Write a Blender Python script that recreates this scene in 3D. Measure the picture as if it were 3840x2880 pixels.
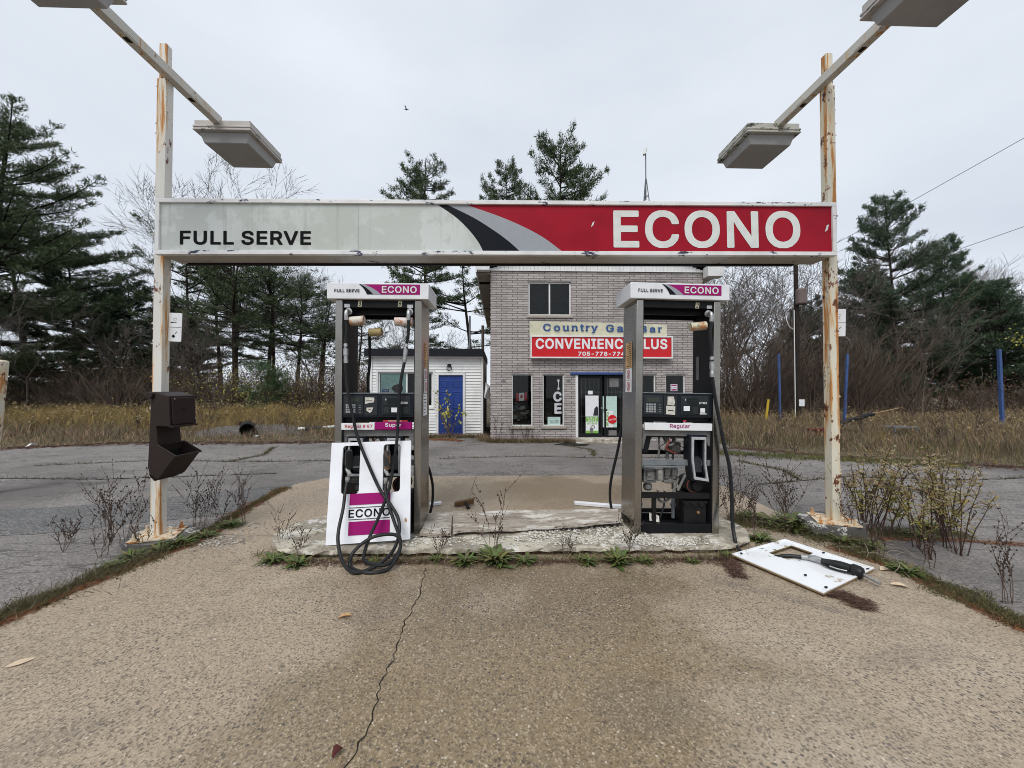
import bpy, math, random
import numpy as np
from mathutils import Vector, Matrix
from mathutils.geometry import tessellate_polygon

R = math.radians
scene = bpy.context.scene
for _o in list(bpy.data.objects):
    bpy.data.objects.remove(_o)

# ------------------------------------------------------------------ camera
cam_data = bpy.data.cameras.new("camera")
cam_data.sensor_width = 36.0
cam_data.lens = 13.59
cam_data.clip_start = 0.05
cam_data.clip_end = 2000
cam = bpy.data.objects.new("camera", cam_data)
scene.collection.objects.link(cam)
cam.location = (0, 0, 1.55)
cam.rotation_euler = (R(91.0), 0, R(-1.7))
scene.camera = cam

# ------------------------------------------------------------------ sky and sun
SUN_ELEV, SUN_AZ = 52.0, 200.0      # azimuth clockwise from +Y: behind the camera, a little to the left
world = bpy.data.worlds.new("World")
scene.world = world
world.use_nodes = True
wn = world.node_tree
wn.nodes.clear()
w_out = wn.nodes.new("ShaderNodeOutputWorld")
w_bg = wn.nodes.new("ShaderNodeBackground")
w_sky = wn.nodes.new("ShaderNodeTexSky")
w_sky.sky_type = 'NISHITA'
w_sky.sun_disc = False
w_sky.sun_elevation = R(SUN_ELEV)
w_sky.sun_rotation = R(SUN_AZ)
w_tc = wn.nodes.new("ShaderNodeTexCoord")
w_map = wn.nodes.new("ShaderNodeMapping")
w_map.inputs['Scale'].default_value = (1.0, 1.0, 2.6)
w_noise = wn.nodes.new("ShaderNodeTexNoise")
w_noise.inputs['Scale'].default_value = 1.3
w_noise.inputs['Detail'].default_value = 5
w_noise.inputs['Roughness'].default_value = 0.5
w_ramp = wn.nodes.new("ShaderNodeValToRGB")
w_ramp.color_ramp.elements[0].position = 0.3
w_ramp.color_ramp.elements[0].color = (6.6, 7.15, 8.0, 1)
w_ramp.color_ramp.elements[1].position = 0.72
w_ramp.color_ramp.elements[1].color = (8.5, 9.0, 9.7, 1)
w_mix = wn.nodes.new("ShaderNodeMixRGB")
w_mix.inputs[0].default_value = 0.93
wn.links.new(w_tc.outputs['Generated'], w_map.inputs['Vector'])
wn.links.new(w_map.outputs['Vector'], w_noise.inputs['Vector'])
wn.links.new(w_noise.outputs['Fac'], w_ramp.inputs['Fac'])
wn.links.new(w_sky.outputs['Color'], w_mix.inputs[1])
wn.links.new(w_ramp.outputs['Color'], w_mix.inputs[2])
wn.links.new(w_mix.outputs['Color'], w_bg.inputs['Color'])
w_bg.inputs['Strength'].default_value = 0.1
wn.links.new(w_bg.outputs['Background'], w_out.inputs['Surface'])

sun_data = bpy.data.lights.new("sun", 'SUN')
sun_data.energy = 2.0
sun_data.angle = R(30)
sun_data.color = (1.0, 0.975, 0.94)
sun = bpy.data.objects.new("sun", sun_data)
scene.collection.objects.link(sun)
_az, _el = R(SUN_AZ), R(SUN_ELEV)
_to_sun = Vector((math.sin(_az) * math.cos(_el), math.cos(_az) * math.cos(_el), math.sin(_el)))
sun.rotation_euler = _to_sun.to_track_quat('Z', 'Y').to_euler()

scene.view_settings.view_transform = 'Standard'
scene.view_settings.look = 'None'
scene.view_settings.exposure = 0.07
scene.view_settings.gamma = 1.0
scene.cycles.max_bounces = 6
scene.cycles.diffuse_bounces = 3
scene.cycles.glossy_bounces = 3
scene.cycles.transparent_max_bounces = 12
scene.cycles.caustics_reflective = False
scene.cycles.caustics_refractive = False
scene.cycles.use_denoising = True
scene.cycles.denoising_input_passes = 'RGB_ALBEDO_NORMAL'
scene.cycles.denoising_prefilter = 'ACCURATE'
scene.cycles.filter_width = 0.95

# ------------------------------------------------------------------ helpers: materials
def rgb(h):
    h = h.lstrip('#')
    c = [int(h[i:i + 2], 16) / 255 for i in (0, 2, 4)]
    return tuple((x / 12.92 if x <= 0.04045 else ((x + 0.055) / 1.055) ** 2.4) for x in c) + (1,)

def col4(c):
    return rgb(c) if isinstance(c, str) else (tuple(c) + (1,) if len(c) == 3 else tuple(c))

class Mat:
    """Small builder: principled surface whose colour is a stack of masked layers."""
    def __init__(s, name, base, rough=0.6, metal=0.0, spec=0.5, coords='Object'):
        s.m = bpy.data.materials.new(name)
        s.m.use_nodes = True
        s.t = s.m.node_tree
        s.p = s.t.nodes['Principled BSDF']
        s.p.inputs['Roughness'].default_value = rough
        s.p.inputs['Metallic'].default_value = metal
        s.p.inputs['Specular IOR Level'].default_value = spec
        s.tc = s.t.nodes.new('ShaderNodeTexCoord').outputs[coords]
        n = s.t.nodes.new('ShaderNodeRGB')
        n.outputs[0].default_value = col4(base)
        s.c = n.outputs[0]
        s.h = None
        s.link()
    def n(s, k):
        return s.t.nodes.new(k)
    def l(s, a, b):
        s.t.links.new(a, b)
    def link(s):
        s.l(s.c, s.p.inputs['Base Color'])
    def mapped(s, stretch=(1, 1, 1), off=(0, 0, 0)):
        mp = s.n('ShaderNodeMapping')
        mp.inputs['Scale'].default_value = stretch
        mp.inputs['Location'].default_value = off
        s.l(s.tc, mp.inputs['Vector'])
        return mp.outputs[0]
    def noise(s, scale, detail=4, stretch=(1, 1, 1), off=(0, 0, 0), rough=0.55):
        t = s.n('ShaderNodeTexNoise')
        t.inputs['Scale'].default_value = scale
        t.inputs['Detail'].default_value = detail
        t.inputs['Roughness'].default_value = rough
        s.l(s.mapped(stretch, off), t.inputs['Vector'])
        return t.outputs['Fac']
    def vor(s, scale, feat='F1', stretch=(1, 1, 1), out='Distance'):
        t = s.n('ShaderNodeTexVoronoi')
        t.feature = feat
        t.inputs['Scale'].default_value = scale
        s.l(s.mapped(stretch), t.inputs['Vector'])
        return t.outputs[out]
    def blob(s, cx, cy, rx, ry, rot=0.0):
        mp = s.n('ShaderNodeMapping'); mp.vector_type = 'TEXTURE'
        mp.inputs['Location'].default_value = (cx, cy, 0); mp.inputs['Rotation'].default_value = (0, 0, R(rot)); mp.inputs['Scale'].default_value = (rx, ry, 1)
        s.l(s.tc, mp.inputs['Vector'])
        g = s.n('ShaderNodeTexGradient'); g.gradient_type = 'SPHERICAL'; s.l(mp.outputs[0], g.inputs[0])
        return g.outputs['Fac']
    def ramp(s, v, lo, hi, a=0.0, b=1.0):
        r = s.n('ShaderNodeMapRange')
        r.inputs[1].default_value = lo; r.inputs[2].default_value = hi
        r.inputs[3].default_value = a; r.inputs[4].default_value = b
        s.l(v, r.inputs[0])
        return r.outputs[0]
    def math(s, op, a, b):
        r = s.n('ShaderNodeMath'); r.operation = op
        for i, x in enumerate((a, b)):
            if isinstance(x, (int, float)): r.inputs[i].default_value = x
            else: s.l(x, r.inputs[i])
        return r.outputs[0]
    def layer(s, mask, colour, mode='MIX', amount=1.0):
        m = s.n('ShaderNodeMixRGB'); m.blend_type = mode
        if amount != 1.0: mask = s.math('MULTIPLY', mask, amount)
        s.l(mask, m.inputs[0]); s.l(s.c, m.inputs[1])
        if isinstance(colour, (str, tuple, list)): m.inputs[2].default_value = col4(colour)
        else: s.l(colour, m.inputs[2])
        s.c = m.outputs[0]; s.link()
        return s
    def nl(s, colour, scale, lo, hi, stretch=(1, 1, 1), detail=4, amount=1.0, off=(0, 0, 0), mode='MIX', rough=0.55):
        return s.layer(s.ramp(s.noise(scale, detail, stretch, off, rough), lo, hi), colour, mode, amount)
    def rough_from(s, v, lo, hi, a, b):
        s.l(s.ramp(v, lo, hi, a, b), s.p.inputs['Roughness']); return s
    def bump(s, v, strength=0.3, dist=0.01):
        b = s.n('ShaderNodeBump')
        b.inputs['Strength'].default_value = strength
        b.inputs['Distance'].default_value = dist
        s.l(v, b.inputs['Height'])
        if s.h is not None: s.l(s.h, b.inputs['Normal'])
        s.h = b.outputs[0]
        s.l(s.h, s.p.inputs['Normal']); return s
    def island(s, stops):
        """Colour varied piece by piece (blade, leaf, needle)."""
        g = s.n('ShaderNodeNewGeometry')
        r = s.n('ShaderNodeValToRGB')
        e = r.color_ramp.elements
        while len(e) < len(stops): e.new(0.5)
        for i, c in enumerate(stops):
            e[i].position = i / max(1, len(stops) - 1); e[i].color = col4(c)
        s.l(g.outputs['Random Per Island'], r.inputs[0])
        s.c = r.outputs[0]; s.link(); return s

def plain(name, c, rough=0.6, metal=0.0, grime=0.12, scale=9.0, spec=None):
    if spec is None: spec = 0.18 if max(c[:3]) < 0.08 else 0.4
    m = Mat(name, c, rough, metal, spec)
    d = [x * 0.55 for x in col4(c)[:3]]
    m.nl(tuple(d), scale, 0.42, 0.75, amount=min(1.0, grime * 3))
    m.bump(m.noise(60, 2), 0.05, 0.002)
    return m.m

def glass_mat(name, tint=(0.5, 0.55, 0.55), refl=0.9):
    m = bpy.data.materials.new(name); m.use_nodes = True
    t = m.node_tree; t.nodes.clear()
    o = t.nodes.new('ShaderNodeOutputMaterial')
    tr = t.nodes.new('ShaderNodeBsdfTransparent'); tr.inputs[0].default_value = tint + (1,)
    gl = t.nodes.new('ShaderNodeBsdfGlossy'); gl.inputs['Roughness'].default_value = 0.03
    gl.inputs[0].default_value = (refl, refl, refl, 1)
    fr = t.nodes.new('ShaderNodeFresnel'); fr.inputs[0].default_value = 1.33
    mx = t.nodes.new('ShaderNodeMixShader')
    t.links.new(fr.outputs[0], mx.inputs[0]); t.links.new(tr.outputs[0], mx.inputs[1]); t.links.new(gl.outputs[0], mx.inputs[2])
    t.links.new(mx.outputs[0], o.inputs[0])
    return m

# ------------------------------------------------------------------ helpers: objects
INV = {}
def thing(name, label=None, cat=None, loc=(0, 0, 0), rot=(0, 0, 0), group=None, kind=None):
    o = bpy.data.objects.new(name, None)
    o.empty_display_size = 0.1
    scene.collection.objects.link(o)
    o.location = loc; o.rotation_euler = rot
    tag(o, label, cat, group, kind)
    from mathutils import Euler
    INV[o.name] = (Matrix.Translation(loc) @ Euler(rot).to_matrix().to_4x4()).inverted()
    return o

def tag(o, label=None, cat=None, group=None, kind=None):
    if label: o['label'] = label
    if cat: o['category'] = cat
    if group: o['group'] = group
    if kind: o['kind'] = kind
    return o

def copy_tree(o, parent=None):
    c = o.copy(); scene.collection.objects.link(c)
    if parent: c.parent = parent
    for ch in [x for x in bpy.data.objects if x.parent == o]:
        copy_tree(ch, c)
    return c

def link_mesh(name, me, parent=None):
    o = bpy.data.objects.new(name, me)
    scene.collection.objects.link(o)
    if parent:
        o.parent = parent
    return o

class MB:
    def __init__(s):
        s.v = []; s.f = []; s.mi = []
    def add(s, vs, fs, mi=0):
        n = len(s.v); s.v += [tuple(x) for x in vs]
        for f in fs: s.f.append([i + n for i in f]); s.mi.append(mi)
        return s
    def box(s, x0, x1, y0, y1, z0, z1, mi=0):
        vs = [(x0, y0, z0), (x1, y0, z0), (x1, y1, z0), (x0, y1, z0), (x0, y0, z1), (x1, y0, z1), (x1, y1, z1), (x0, y1, z1)]
        return s.add(vs, [(3, 2, 1, 0), (4, 5, 6, 7), (0, 1, 5, 4), (1, 2, 6, 5), (2, 3, 7, 6), (3, 0, 4, 7)], mi)
    def hexa(s, bottom, top, mi=0):
        return s.add(list(bottom) + list(top), [(3, 2, 1, 0), (4, 5, 6, 7), (0, 1, 5, 4), (1, 2, 6, 5), (2, 3, 7, 6), (3, 0, 4, 7)], mi)
    def tube(s, path, r, n=8, mi=0, cap=True):
        P = [Vector(p) for p in path]
        if not hasattr(r, '__len__'): r = [r] * len(P)
        rings = []; up = None
        for i, p in enumerate(P):
            t = (P[min(i + 1, len(P) - 1)] - P[max(i - 1, 0)])
            if t.length < 1e-9: t = Vector((0, 0, 1))
            t.normalize()
            if up is None:
                up = Vector((0, 0, 1)) if abs(t.z) < 0.9 else Vector((1, 0, 0))
            a = t.cross(up)
            if a.length < 1e-6: a = t.cross(Vector((0.3, 1, 0.2)))
            a.normalize(); b = a.cross(t); up = b
            rings.append([p + a * (r[i] * math.cos(2 * math.pi * k / n)) + b * (r[i] * math.sin(2 * math.pi * k / n)) for k in range(n)])
        vs = [v for g in rings for v in g]; fs = []
        for i in range(len(P) - 1):
            for k in range(n):
                k2 = (k + 1) % n
                fs.append((i * n + k, i * n + k2, (i + 1) * n + k2, (i + 1) * n + k))
        if cap:
            fs.append(tuple(range(n))); fs.append(tuple(range((len(P) - 1) * n + n - 1, (len(P) - 1) * n - 1, -1)))
        return s.add(vs, fs, mi)
    def cyl(s, a, b, r, n=16, mi=0):
        return s.tube([a, b], r, n, mi)
    def lathe(s, prof, org, axis, n=16, mi=0):
        axis = Vector(axis).normalized(); org = Vector(org)
        return s.tube([org + axis * h for h, _ in prof], [max(q, 1e-4) for _, q in prof], n, mi)
    def plate(s, loops, fn, d0, d1, mi=0, mi_side=None):
        """Flat outline (first loop) with holes (further loops) given thickness; fn(u, v, d) -> xyz."""
        if mi_side is None: mi_side = mi
        flat = [p for lp in loops for p in lp]
        tris = tessellate_polygon([[Vector((p[0], p[1], 0)) for p in lp] for lp in loops])
        n = len(flat)
        vs = [fn(p[0], p[1], d0) for p in flat] + [fn(p[0], p[1], d1) for p in flat]
        s.add(vs, [tuple(t) for t in tris], mi)
        k = len(s.v) - 2 * n
        for t in tris: s.f.append([k + n + i for i in reversed(t)]); s.mi.append(mi)
        o = 0
        for lp in loops:
            m = len(lp)
            for i in range(m):
                j = (i + 1) % m
                s.f.append([k + o + i, k + o + j, k + n + o + j, k + n + o + i]); s.mi.append(mi_side)
            o += m
        return s
    def flat(s, loop, fn, mi=0):
        return s.add([fn(*p) for p in loop], [tuple(t) for t in tessellate_polygon([[Vector((p[0], p[1], 0)) for p in loop]])], mi)
    def build(s, name, mats, parent=None, local=False, bevel=0.0, smooth=True, angle=35, segs=2):
        if not isinstance(mats, (list, tuple)): mats = [mats]
        vs = s.v; M = None
        if parent is not None and parent.name in INV:
            M = INV[parent.name]
            if not local: vs = [tuple(M @ Vector(v)) for v in vs]
        me = bpy.data.meshes.new(name)
        me.from_pydata([tuple(v) for v in vs], [], s.f)
        for m in mats: me.materials.append(m)
        if len(mats) > 1: me.polygons.foreach_set('material_index', s.mi)
        me.update()
        if smooth:
            me.polygons.foreach_set('use_smooth', [True] * len(me.polygons))
            try: me.set_sharp_from_angle(angle=R(angle))
            except Exception: pass
        o = link_mesh(name, me, parent)
        if M is not None: INV[o.name] = M
        fix_normals(me)
        if bevel:
            b = o.modifiers.new('bevel', 'BEVEL'); b.width = bevel; b.segments = segs
            b.limit_method = 'ANGLE'; b.angle_limit = R(40)
        return o

def fix_normals(me):
    import bmesh
    bm = bmesh.new(); bm.from_mesh(me)
    bmesh.ops.recalc_face_normals(bm, faces=bm.faces)
    bm.to_mesh(me); bm.free()

def rrect(x0, x1, z0, z1, r, n=4):
    out = []
    for cx, cz, a0 in ((x1 - r, z1 - r, 0), (x0 + r, z1 - r, 90), (x0 + r, z0 + r, 180), (x1 - r, z0 + r, 270)):
        for k in range(n + 1):
            a = R(a0 + 90 * k / n); out.append((cx + r * math.cos(a), cz + r * math.sin(a)))
    return out

def disc(cx, cz, r, n=20):
    return [(cx + r * math.cos(2 * math.pi * k / n), cz + r * math.sin(2 * math.pi * k / n)) for k in range(n)]

# letter outlines (500 units to the em): advance width, then closed loops
GLYPHS = {'A': (259, '99,258 96,255 12,22 7,12 4,-2 6,-4 45,-4 48,-1 71,67 140,67 170,67 193,-1 196,-4 233,-4 235,-2 235,3 143,255 140,258;120,212 132,169 141,148 156,103 119,103 83,104'),
'B': (247, '28,258 26,256 26,-2 28,-4 147,-3 173,4 187,12 200,25 206,34 210,44 213,60 212,85 208,98 202,110 185,127 170,133 181,139 194,152 201,165 203,180 202,203 196,220 190,230 171,247 158,253 141,257;66,111 135,111 152,105 164,95 170,86 173,77 174,68 172,59 168,49 163,44 153,38 140,34 66,33;66,147 66,222 134,221 146,217 153,211 161,201 164,184 159,166 150,156 128,147'),
'C': (274, '195,8 217,28 224,39 228,42 238,65 240,82 238,84 202,84 199,80 196,67 186,52 173,41 154,33 132,30 119,32 99,39 85,48 75,60 66,75 60,92 56,119 57,148 60,162 66,181 75,195 85,206 106,219 128,224 142,224 158,220 178,210 191,196 202,170 234,170 238,170 240,172 238,190 228,212 217,227 204,240 182,253 162,259 142,262 109,260 90,255 72,246 60,237 42,218 30,198 22,176 16,136 17,105 22,78 30,57 40,40 61,17 63,17 72,8 85,2 109,-6 121,-7 151,-7 163,-5'),
'E': (228, '190,-4 192,-2 192,31 190,33 66,33 66,110 180,110 182,112 182,145 180,147 66,147 66,222 148,222 188,222 190,224 190,256 188,258 28,258 26,256 26,-2 28,-4'),
'F': (224, '28,-4 64,-4 66,-2 66,107 175,107 177,109 177,141 175,143 66,143 66,222 116,222 187,222 189,224 189,256 187,258 28,258 26,256 26,-2'),
'G': (279, '170,257 141,262 115,261 89,255 71,246 41,218 30,198 22,176 17,149 16,119 18,98 24,72 41,37 60,18 72,9 90,0 109,-6 121,-7 158,-6 180,0 203,13 221,31 229,42 237,59 243,93 243,130 241,132 139,132 137,130 137,98 139,96 202,96 200,78 189,55 179,45 160,35 148,31 132,30 106,36 88,46 75,60 67,73 60,92 57,107 56,136 61,166 71,190 85,206 103,218 118,223 135,224 154,221 171,214 190,196 195,187 199,173 202,170 239,170 241,172 241,178 234,201 222,221 198,244'),
'H': (277, '28,-4 64,-4 66,-2 66,112 192,112 192,-2 194,-4 230,-4 232,-2 232,254 230,258 194,258 192,256 192,148 66,148 66,256 64,258 28,258 26,256 26,-2'),
'I': (169, '137,-4 139,-2 139,31 137,33 95,33 95,222 137,222 139,224 139,256 137,258 15,258 12,256 12,224 14,222 55,222 55,33 14,33 12,31 12,-2 14,-4'),
'L': (215, '28,258 26,256 26,-2 28,-4 183,-4 185,-2 185,31 183,33 66,33 66,256 64,258'),
'N': (281, '234,-4 236,-2 236,256 234,258 197,258 195,256 195,59 189,72 185,76 182,85 178,88 171,102 105,203 74,254 70,258 28,257 26,256 26,-2 28,-4 64,-4 66,-2 66,196 100,137 127,97 128,93 186,4 187,0 191,-4'),
'O': (286, '159,-6 195,8 225,37 236,55 245,78 249,97 251,119 249,157 242,185 237,198 227,215 207,237 195,246 177,255 159,260 140,262 109,260 90,255 72,246 60,237 42,218 31,200 22,176 18,157 16,136 18,97 24,72 30,57 40,40 48,30 72,8 108,-6;131,30 112,34 93,42 75,59 66,75 60,92 57,106 56,136 60,162 66,179 75,195 93,212 106,219 119,223 136,224 148,223 165,217 166,215 174,212 192,195 201,179 207,162 210,148 211,119 207,92 201,75 192,59 180,47 168,39 148,32'),
'P': (241, '28,-4 64,-4 66,-2 66,89 129,89 152,93 167,99 178,106 193,121 199,130 207,155 207,193 199,218 184,236 167,249 141,257 28,258 26,256 26,-2;66,125 66,222 129,221 143,217 155,209 163,200 167,189 168,164 163,148 152,135 141,129 129,126'),
'R': (243, '28,258 26,256 26,-2 28,-4 64,-4 66,-2 66,95 121,95 170,3 175,-4 216,-4 218,-2 216,7 214,8 170,91 163,101 164,104 167,104 181,112 194,125 200,135 208,157 208,195 199,220 178,243 168,249 152,255 129,258;66,222 130,221 148,216 152,213 163,201 169,179 168,167 164,153 157,144 148,137 130,132 66,132'),
'S': (242, '134,261 93,261 64,252 47,241 33,227 23,204 22,180 24,167 30,153 44,138 69,122 136,103 152,96 166,83 168,77 168,62 162,49 150,38 142,34 123,29 101,29 87,32 76,37 69,42 61,52 57,68 54,72 17,72 15,70 17,50 28,27 48,7 63,0 83,-5 101,-8 123,-8 146,-5 165,1 184,14 192,22 201,36 207,52 208,76 205,93 196,109 182,123 157,137 90,156 72,166 63,178 62,194 68,208 77,216 101,225 127,224 139,221 150,215 162,200 164,189 167,185 202,185 204,187 203,205 193,227 178,242 163,252 148,258'),
'T': (243, '94,-4 130,-4 132,-2 132,222 210,222 212,224 212,256 210,258 130,258 14,258 12,256 12,224 14,222 92,222 92,-2'),
'U': (278, '231,258 194,258 192,256 191,76 189,67 178,49 169,41 150,32 124,30 105,33 88,42 74,58 70,67 66,85 66,256 64,258 28,258 26,256 26,218 26,76 27,66 38,37 60,13 74,4 90,-3 117,-8 153,-7 181,2 198,13 213,27 220,37 228,54 233,81 233,256'),
'V': (259, '6,258 4,256 6,245 97,-1 100,-4 141,-4 144,-1 224,220 235,251 235,256 233,258 195,258 192,255 120,43 111,75 106,85 96,118 47,255 44,258'),
'W': (362, '339,256 337,258 300,258 297,254 259,110 247,55 245,55 233,110 195,254 192,258 151,258 148,254 110,110 97,53 84,110 45,256 43,258 6,258 4,256 4,250 14,216 72,3 76,-4 117,-4 120,0 163,157 171,196 178,164 223,0 226,-4 267,-4 271,3 339,250'),
'M': (333, '286,258 236,258 233,255 173,100 158,52 144,90 142,100 81,255 78,258 28,258 26,256 26,-2 28,-4 63,-4 65,-2 65,142 65,190 80,144 138,-1 141,-4 173,-4 180,9 249,189 248,-2 250,-4 286,-4 288,-2 288,256'),
'D': (270, '28,-4 117,-4 156,2 181,13 192,21 210,39 221,56 229,80 234,107 235,136 230,174 222,197 210,216 200,225 192,234 179,243 160,252 140,257 28,258 26,256 26,-2;66,33 66,222 129,221 144,217 159,210 172,198 178,193 186,179 192,160 196,131 191,91 178,62 158,44 140,37 115,33'),
'0': (246, '91,-6 135,-6 150,-1 163,7 180,24 188,36 196,54 203,79 207,135 202,181 196,200 188,218 180,230 164,246 150,255 135,260 119,262 91,260 76,255 62,246 49,233 37,214 25,181 21,158 21,96 25,73 32,49 43,29 62,8 76,-1;112,226 133,221 141,216 156,196 165,166 168,135 165,88 157,61 149,47 135,34 115,29 102,30 94,33 77,47 65,76 59,106 59,149 70,194 77,207 86,216 99,223'),
'1': (246, '197,-4 199,-2 199,29 197,31 142,31 142,256 140,258 96,258 49,222 44,220 39,215 39,177 41,175 46,175 55,182 102,215 102,31 36,31 34,29 34,-2 36,-4'),
'2': (246, '30,-4 197,-4 199,-2 199,30 197,32 86,34 172,126 187,151 194,173 194,198 185,226 164,247 144,258 129,261 94,261 67,251 57,245 47,235 33,212 30,200 29,179 31,177 66,177 68,179 68,190 72,204 84,218 102,225 114,226 125,224 136,220 150,208 155,194 156,178 148,157 137,142 113,117 113,115 96,99 96,97 79,81 79,79 62,63 62,61 45,45 45,43 28,27 28,-2'),
'3': (246, '33,258 31,256 31,224 33,222 134,220 115,199 115,197 107,190 107,188 99,181 99,179 82,162 82,160 74,153 74,122 76,120 116,119 138,112 154,97 159,86 161,74 157,55 153,47 148,42 137,34 112,29 95,30 76,37 63,51 59,68 57,70 20,70 18,68 18,60 23,39 31,26 44,14 51,7 65,0 88,-6 130,-6 155,1 175,14 189,30 199,54 200,81 195,104 184,121 170,135 143,147 121,149 161,194 161,196 168,202 168,204 175,210 175,212 190,227 190,256 188,258'),
'4': (246, '157,258 121,258 118,255 78,185 67,169 65,163 57,152 55,146 47,135 45,129 37,118 35,112 27,101 25,95 17,84 16,51 18,49 137,49 137,-2 139,-4 173,-4 175,-2 175,49 191,49 209,49 211,51 211,83 209,85 175,85 175,161 173,163 139,163 137,161 137,86 62,87 98,150 106,161 108,167 119,183 121,189 132,205 134,211 145,227 147,233 158,249 159,256'),
'5': (246, '185,258 46,258 44,256 30,124 37,121 67,119 70,123 79,128 98,134 119,134 128,131 140,124 153,110 158,97 160,78 157,62 150,48 141,39 129,32 108,29 95,31 86,35 73,45 67,56 65,67 63,69 28,69 26,67 26,60 30,41 37,27 56,8 76,-2 101,-7 120,-7 144,-3 166,10 182,26 196,52 199,72 199,99 191,124 179,142 159,160 131,170 99,170 80,164 73,159 72,163 79,222 185,222 187,224 187,256'),
'6': (246, '163,258 124,258 120,254 76,187 52,154 35,120 29,98 28,71 31,51 38,34 46,22 61,8 81,-3 103,-7 129,-6 145,-3 165,8 188,33 194,46 197,59 197,98 190,121 184,131 169,146 149,157 126,161 106,161 100,159 165,251 165,256;116,28 96,31 81,41 69,60 66,76 68,95 78,113 88,122 99,127 110,129 127,127 142,119 155,102 160,82 157,60 150,47 138,35 127,30'),
'7': (246, '46,-4 84,-4 87,-1 199,221 199,256 197,258 69,258 29,258 27,256 27,224 29,222 127,221 155,219 44,3 44,-2'),
'8': (246, '132,261 95,261 70,253 59,246 41,228 32,206 31,181 35,164 42,151 52,141 64,133 59,132 48,125 36,113 28,99 22,75 23,50 33,28 46,14 67,1 93,-6 134,-6 148,-3 165,4 166,6 174,9 189,23 197,35 203,51 204,82 198,101 190,113 176,127 163,133 185,153 190,162 195,182 195,198 191,215 185,228 167,246 154,254;164,62 157,47 147,37 124,29 101,29 77,38 68,47 62,62 63,80 69,93 78,103 97,112 110,114 123,113 132,111 148,103 154,97 160,88 164,77;156,190 155,180 150,166 138,155 122,149 104,149 83,158 74,170 71,186 70,190 74,205 81,215 94,223 110,226 129,224 140,219 150,209'),
'9': (246, '63,-4 102,-4 106,0 155,73 158,75 183,115 194,142 198,157 198,183 195,203 191,214 182,229 165,246 145,257 122,262 96,261 74,254 57,243 44,230 38,221 32,208 29,195 28,166 31,147 37,131 45,121 61,106 90,94 114,93 126,96 61,3 61,-2;104,126 88,133 76,144 67,166 67,186 73,203 85,217 99,224 110,226 122,225 138,219 153,203 159,185 159,165 153,148 138,133 122,126'),
'#': (239, '30,-4 59,-4 61,-2 72,66 127,66 117,-2 119,-4 149,-4 152,1 162,66 198,66 200,68 204,98 202,100 168,100 176,154 213,154 216,159 219,179 219,186 217,188 182,188 192,249 192,256 189,258 161,258 159,256 148,188 92,188 103,256 101,258 71,258 68,253 58,188 22,188 20,186 16,156 18,154 52,154 44,100 7,100 4,95 1,75 1,68 3,66 38,66 28,5 28,-2;78,100 87,154 142,154 133,100'),
'$': (242, '99,296 97,294 97,261 83,259 68,254 47,241 33,227 29,220 23,204 22,195 24,167 34,148 49,134 67,123 97,114 97,30 84,33 69,42 61,52 57,68 54,72 17,72 15,70 15,62 17,50 22,37 28,27 48,7 75,-4 97,-7 97,-39 99,-41 124,-41 126,-39 126,-7 146,-5 165,1 184,14 192,22 201,36 207,52 208,61 206,89 203,98 196,109 175,128 157,137 126,146 126,224 139,221 150,215 162,200 164,189 167,185 202,185 204,187 204,197 200,214 193,227 178,242 163,252 151,257 134,261 126,261 126,294 124,296;126,30 126,105 139,102 154,95 156,92 166,83 168,77 169,68 166,56 162,49 150,38 142,34;97,224 97,154 84,159 74,166 67,171 62,181 62,194 64,200 68,208 77,216'),
'-': (246, '172,92 172,124 170,126 55,126 53,124 53,92 55,90 170,90'),
'&': (243, '84,260 66,254 55,248 41,232 36,220 34,207 35,181 44,161 61,138 31,113 18,94 13,74 13,58 17,39 23,28 41,9 54,1 68,-4 88,-7 115,-7 139,-1 159,10 163,15 180,-4 214,-4 221,-4 223,-2 223,3 189,43 196,54 205,79 208,114 206,116 172,116 170,114 169,92 165,79 162,75 153,88 116,131 152,162 162,178 166,197 166,209 160,229 141,250 134,254 108,261;140,44 130,36 106,28 87,28 71,34 61,42 55,51 53,58 53,73 59,86 69,97 86,110;91,162 74,188 72,198 74,210 80,219 87,224 94,226 108,226 121,219 126,209 127,198 122,186 110,174 105,172 94,162'),
'a': (214, '170,-4 172,-2 172,143 165,163 160,171 150,181 131,191 110,196 82,196 63,192 39,179 28,168 17,151 16,144 26,139 46,133 52,133 59,145 70,154 83,160 96,161 106,161 122,155 132,141 134,129 133,124 129,120 118,117 82,114 54,108 40,103 29,96 21,88 13,73 11,46 15,29 20,19 31,7 44,-2 64,-8 94,-8 103,-6 118,0 133,14 134,-2 136,-4;134,88 134,67 131,55 125,44 113,33 96,27 76,27 68,29 58,35 55,37 50,47 52,64 57,70 64,74 81,79 115,83'),
'c': (217, '156,182 139,191 126,195 93,196 69,191 47,178 30,159 23,147 17,130 13,106 14,71 23,42 37,20 55,4 69,-3 83,-7 117,-8 147,1 160,10 169,19 169,21 176,27 183,40 185,47 185,53 183,55 156,63 150,63 147,60 142,45 130,34 115,28 93,28 77,35 67,44 58,60 53,80 52,98 58,128 67,144 82,157 100,161 111,161 125,157 141,144 149,127 183,134 185,136 185,141 177,159'),
'e': (221, '82,195 68,191 49,179 32,162 20,138 14,116 13,82 17,58 24,39 37,20 47,10 63,0 84,-7 124,-7 144,-2 163,9 178,24 183,33 186,42 186,47 184,49 152,57 148,54 143,42 137,36 126,30 116,29 113,27 86,30 71,39 59,54 54,69 53,81 188,81 190,83 189,117 184,141 171,165 154,181 136,191 117,196;53,114 55,125 61,139 74,153 78,155 92,160 106,161 122,157 130,153 135,147 145,133 149,114'),
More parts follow.
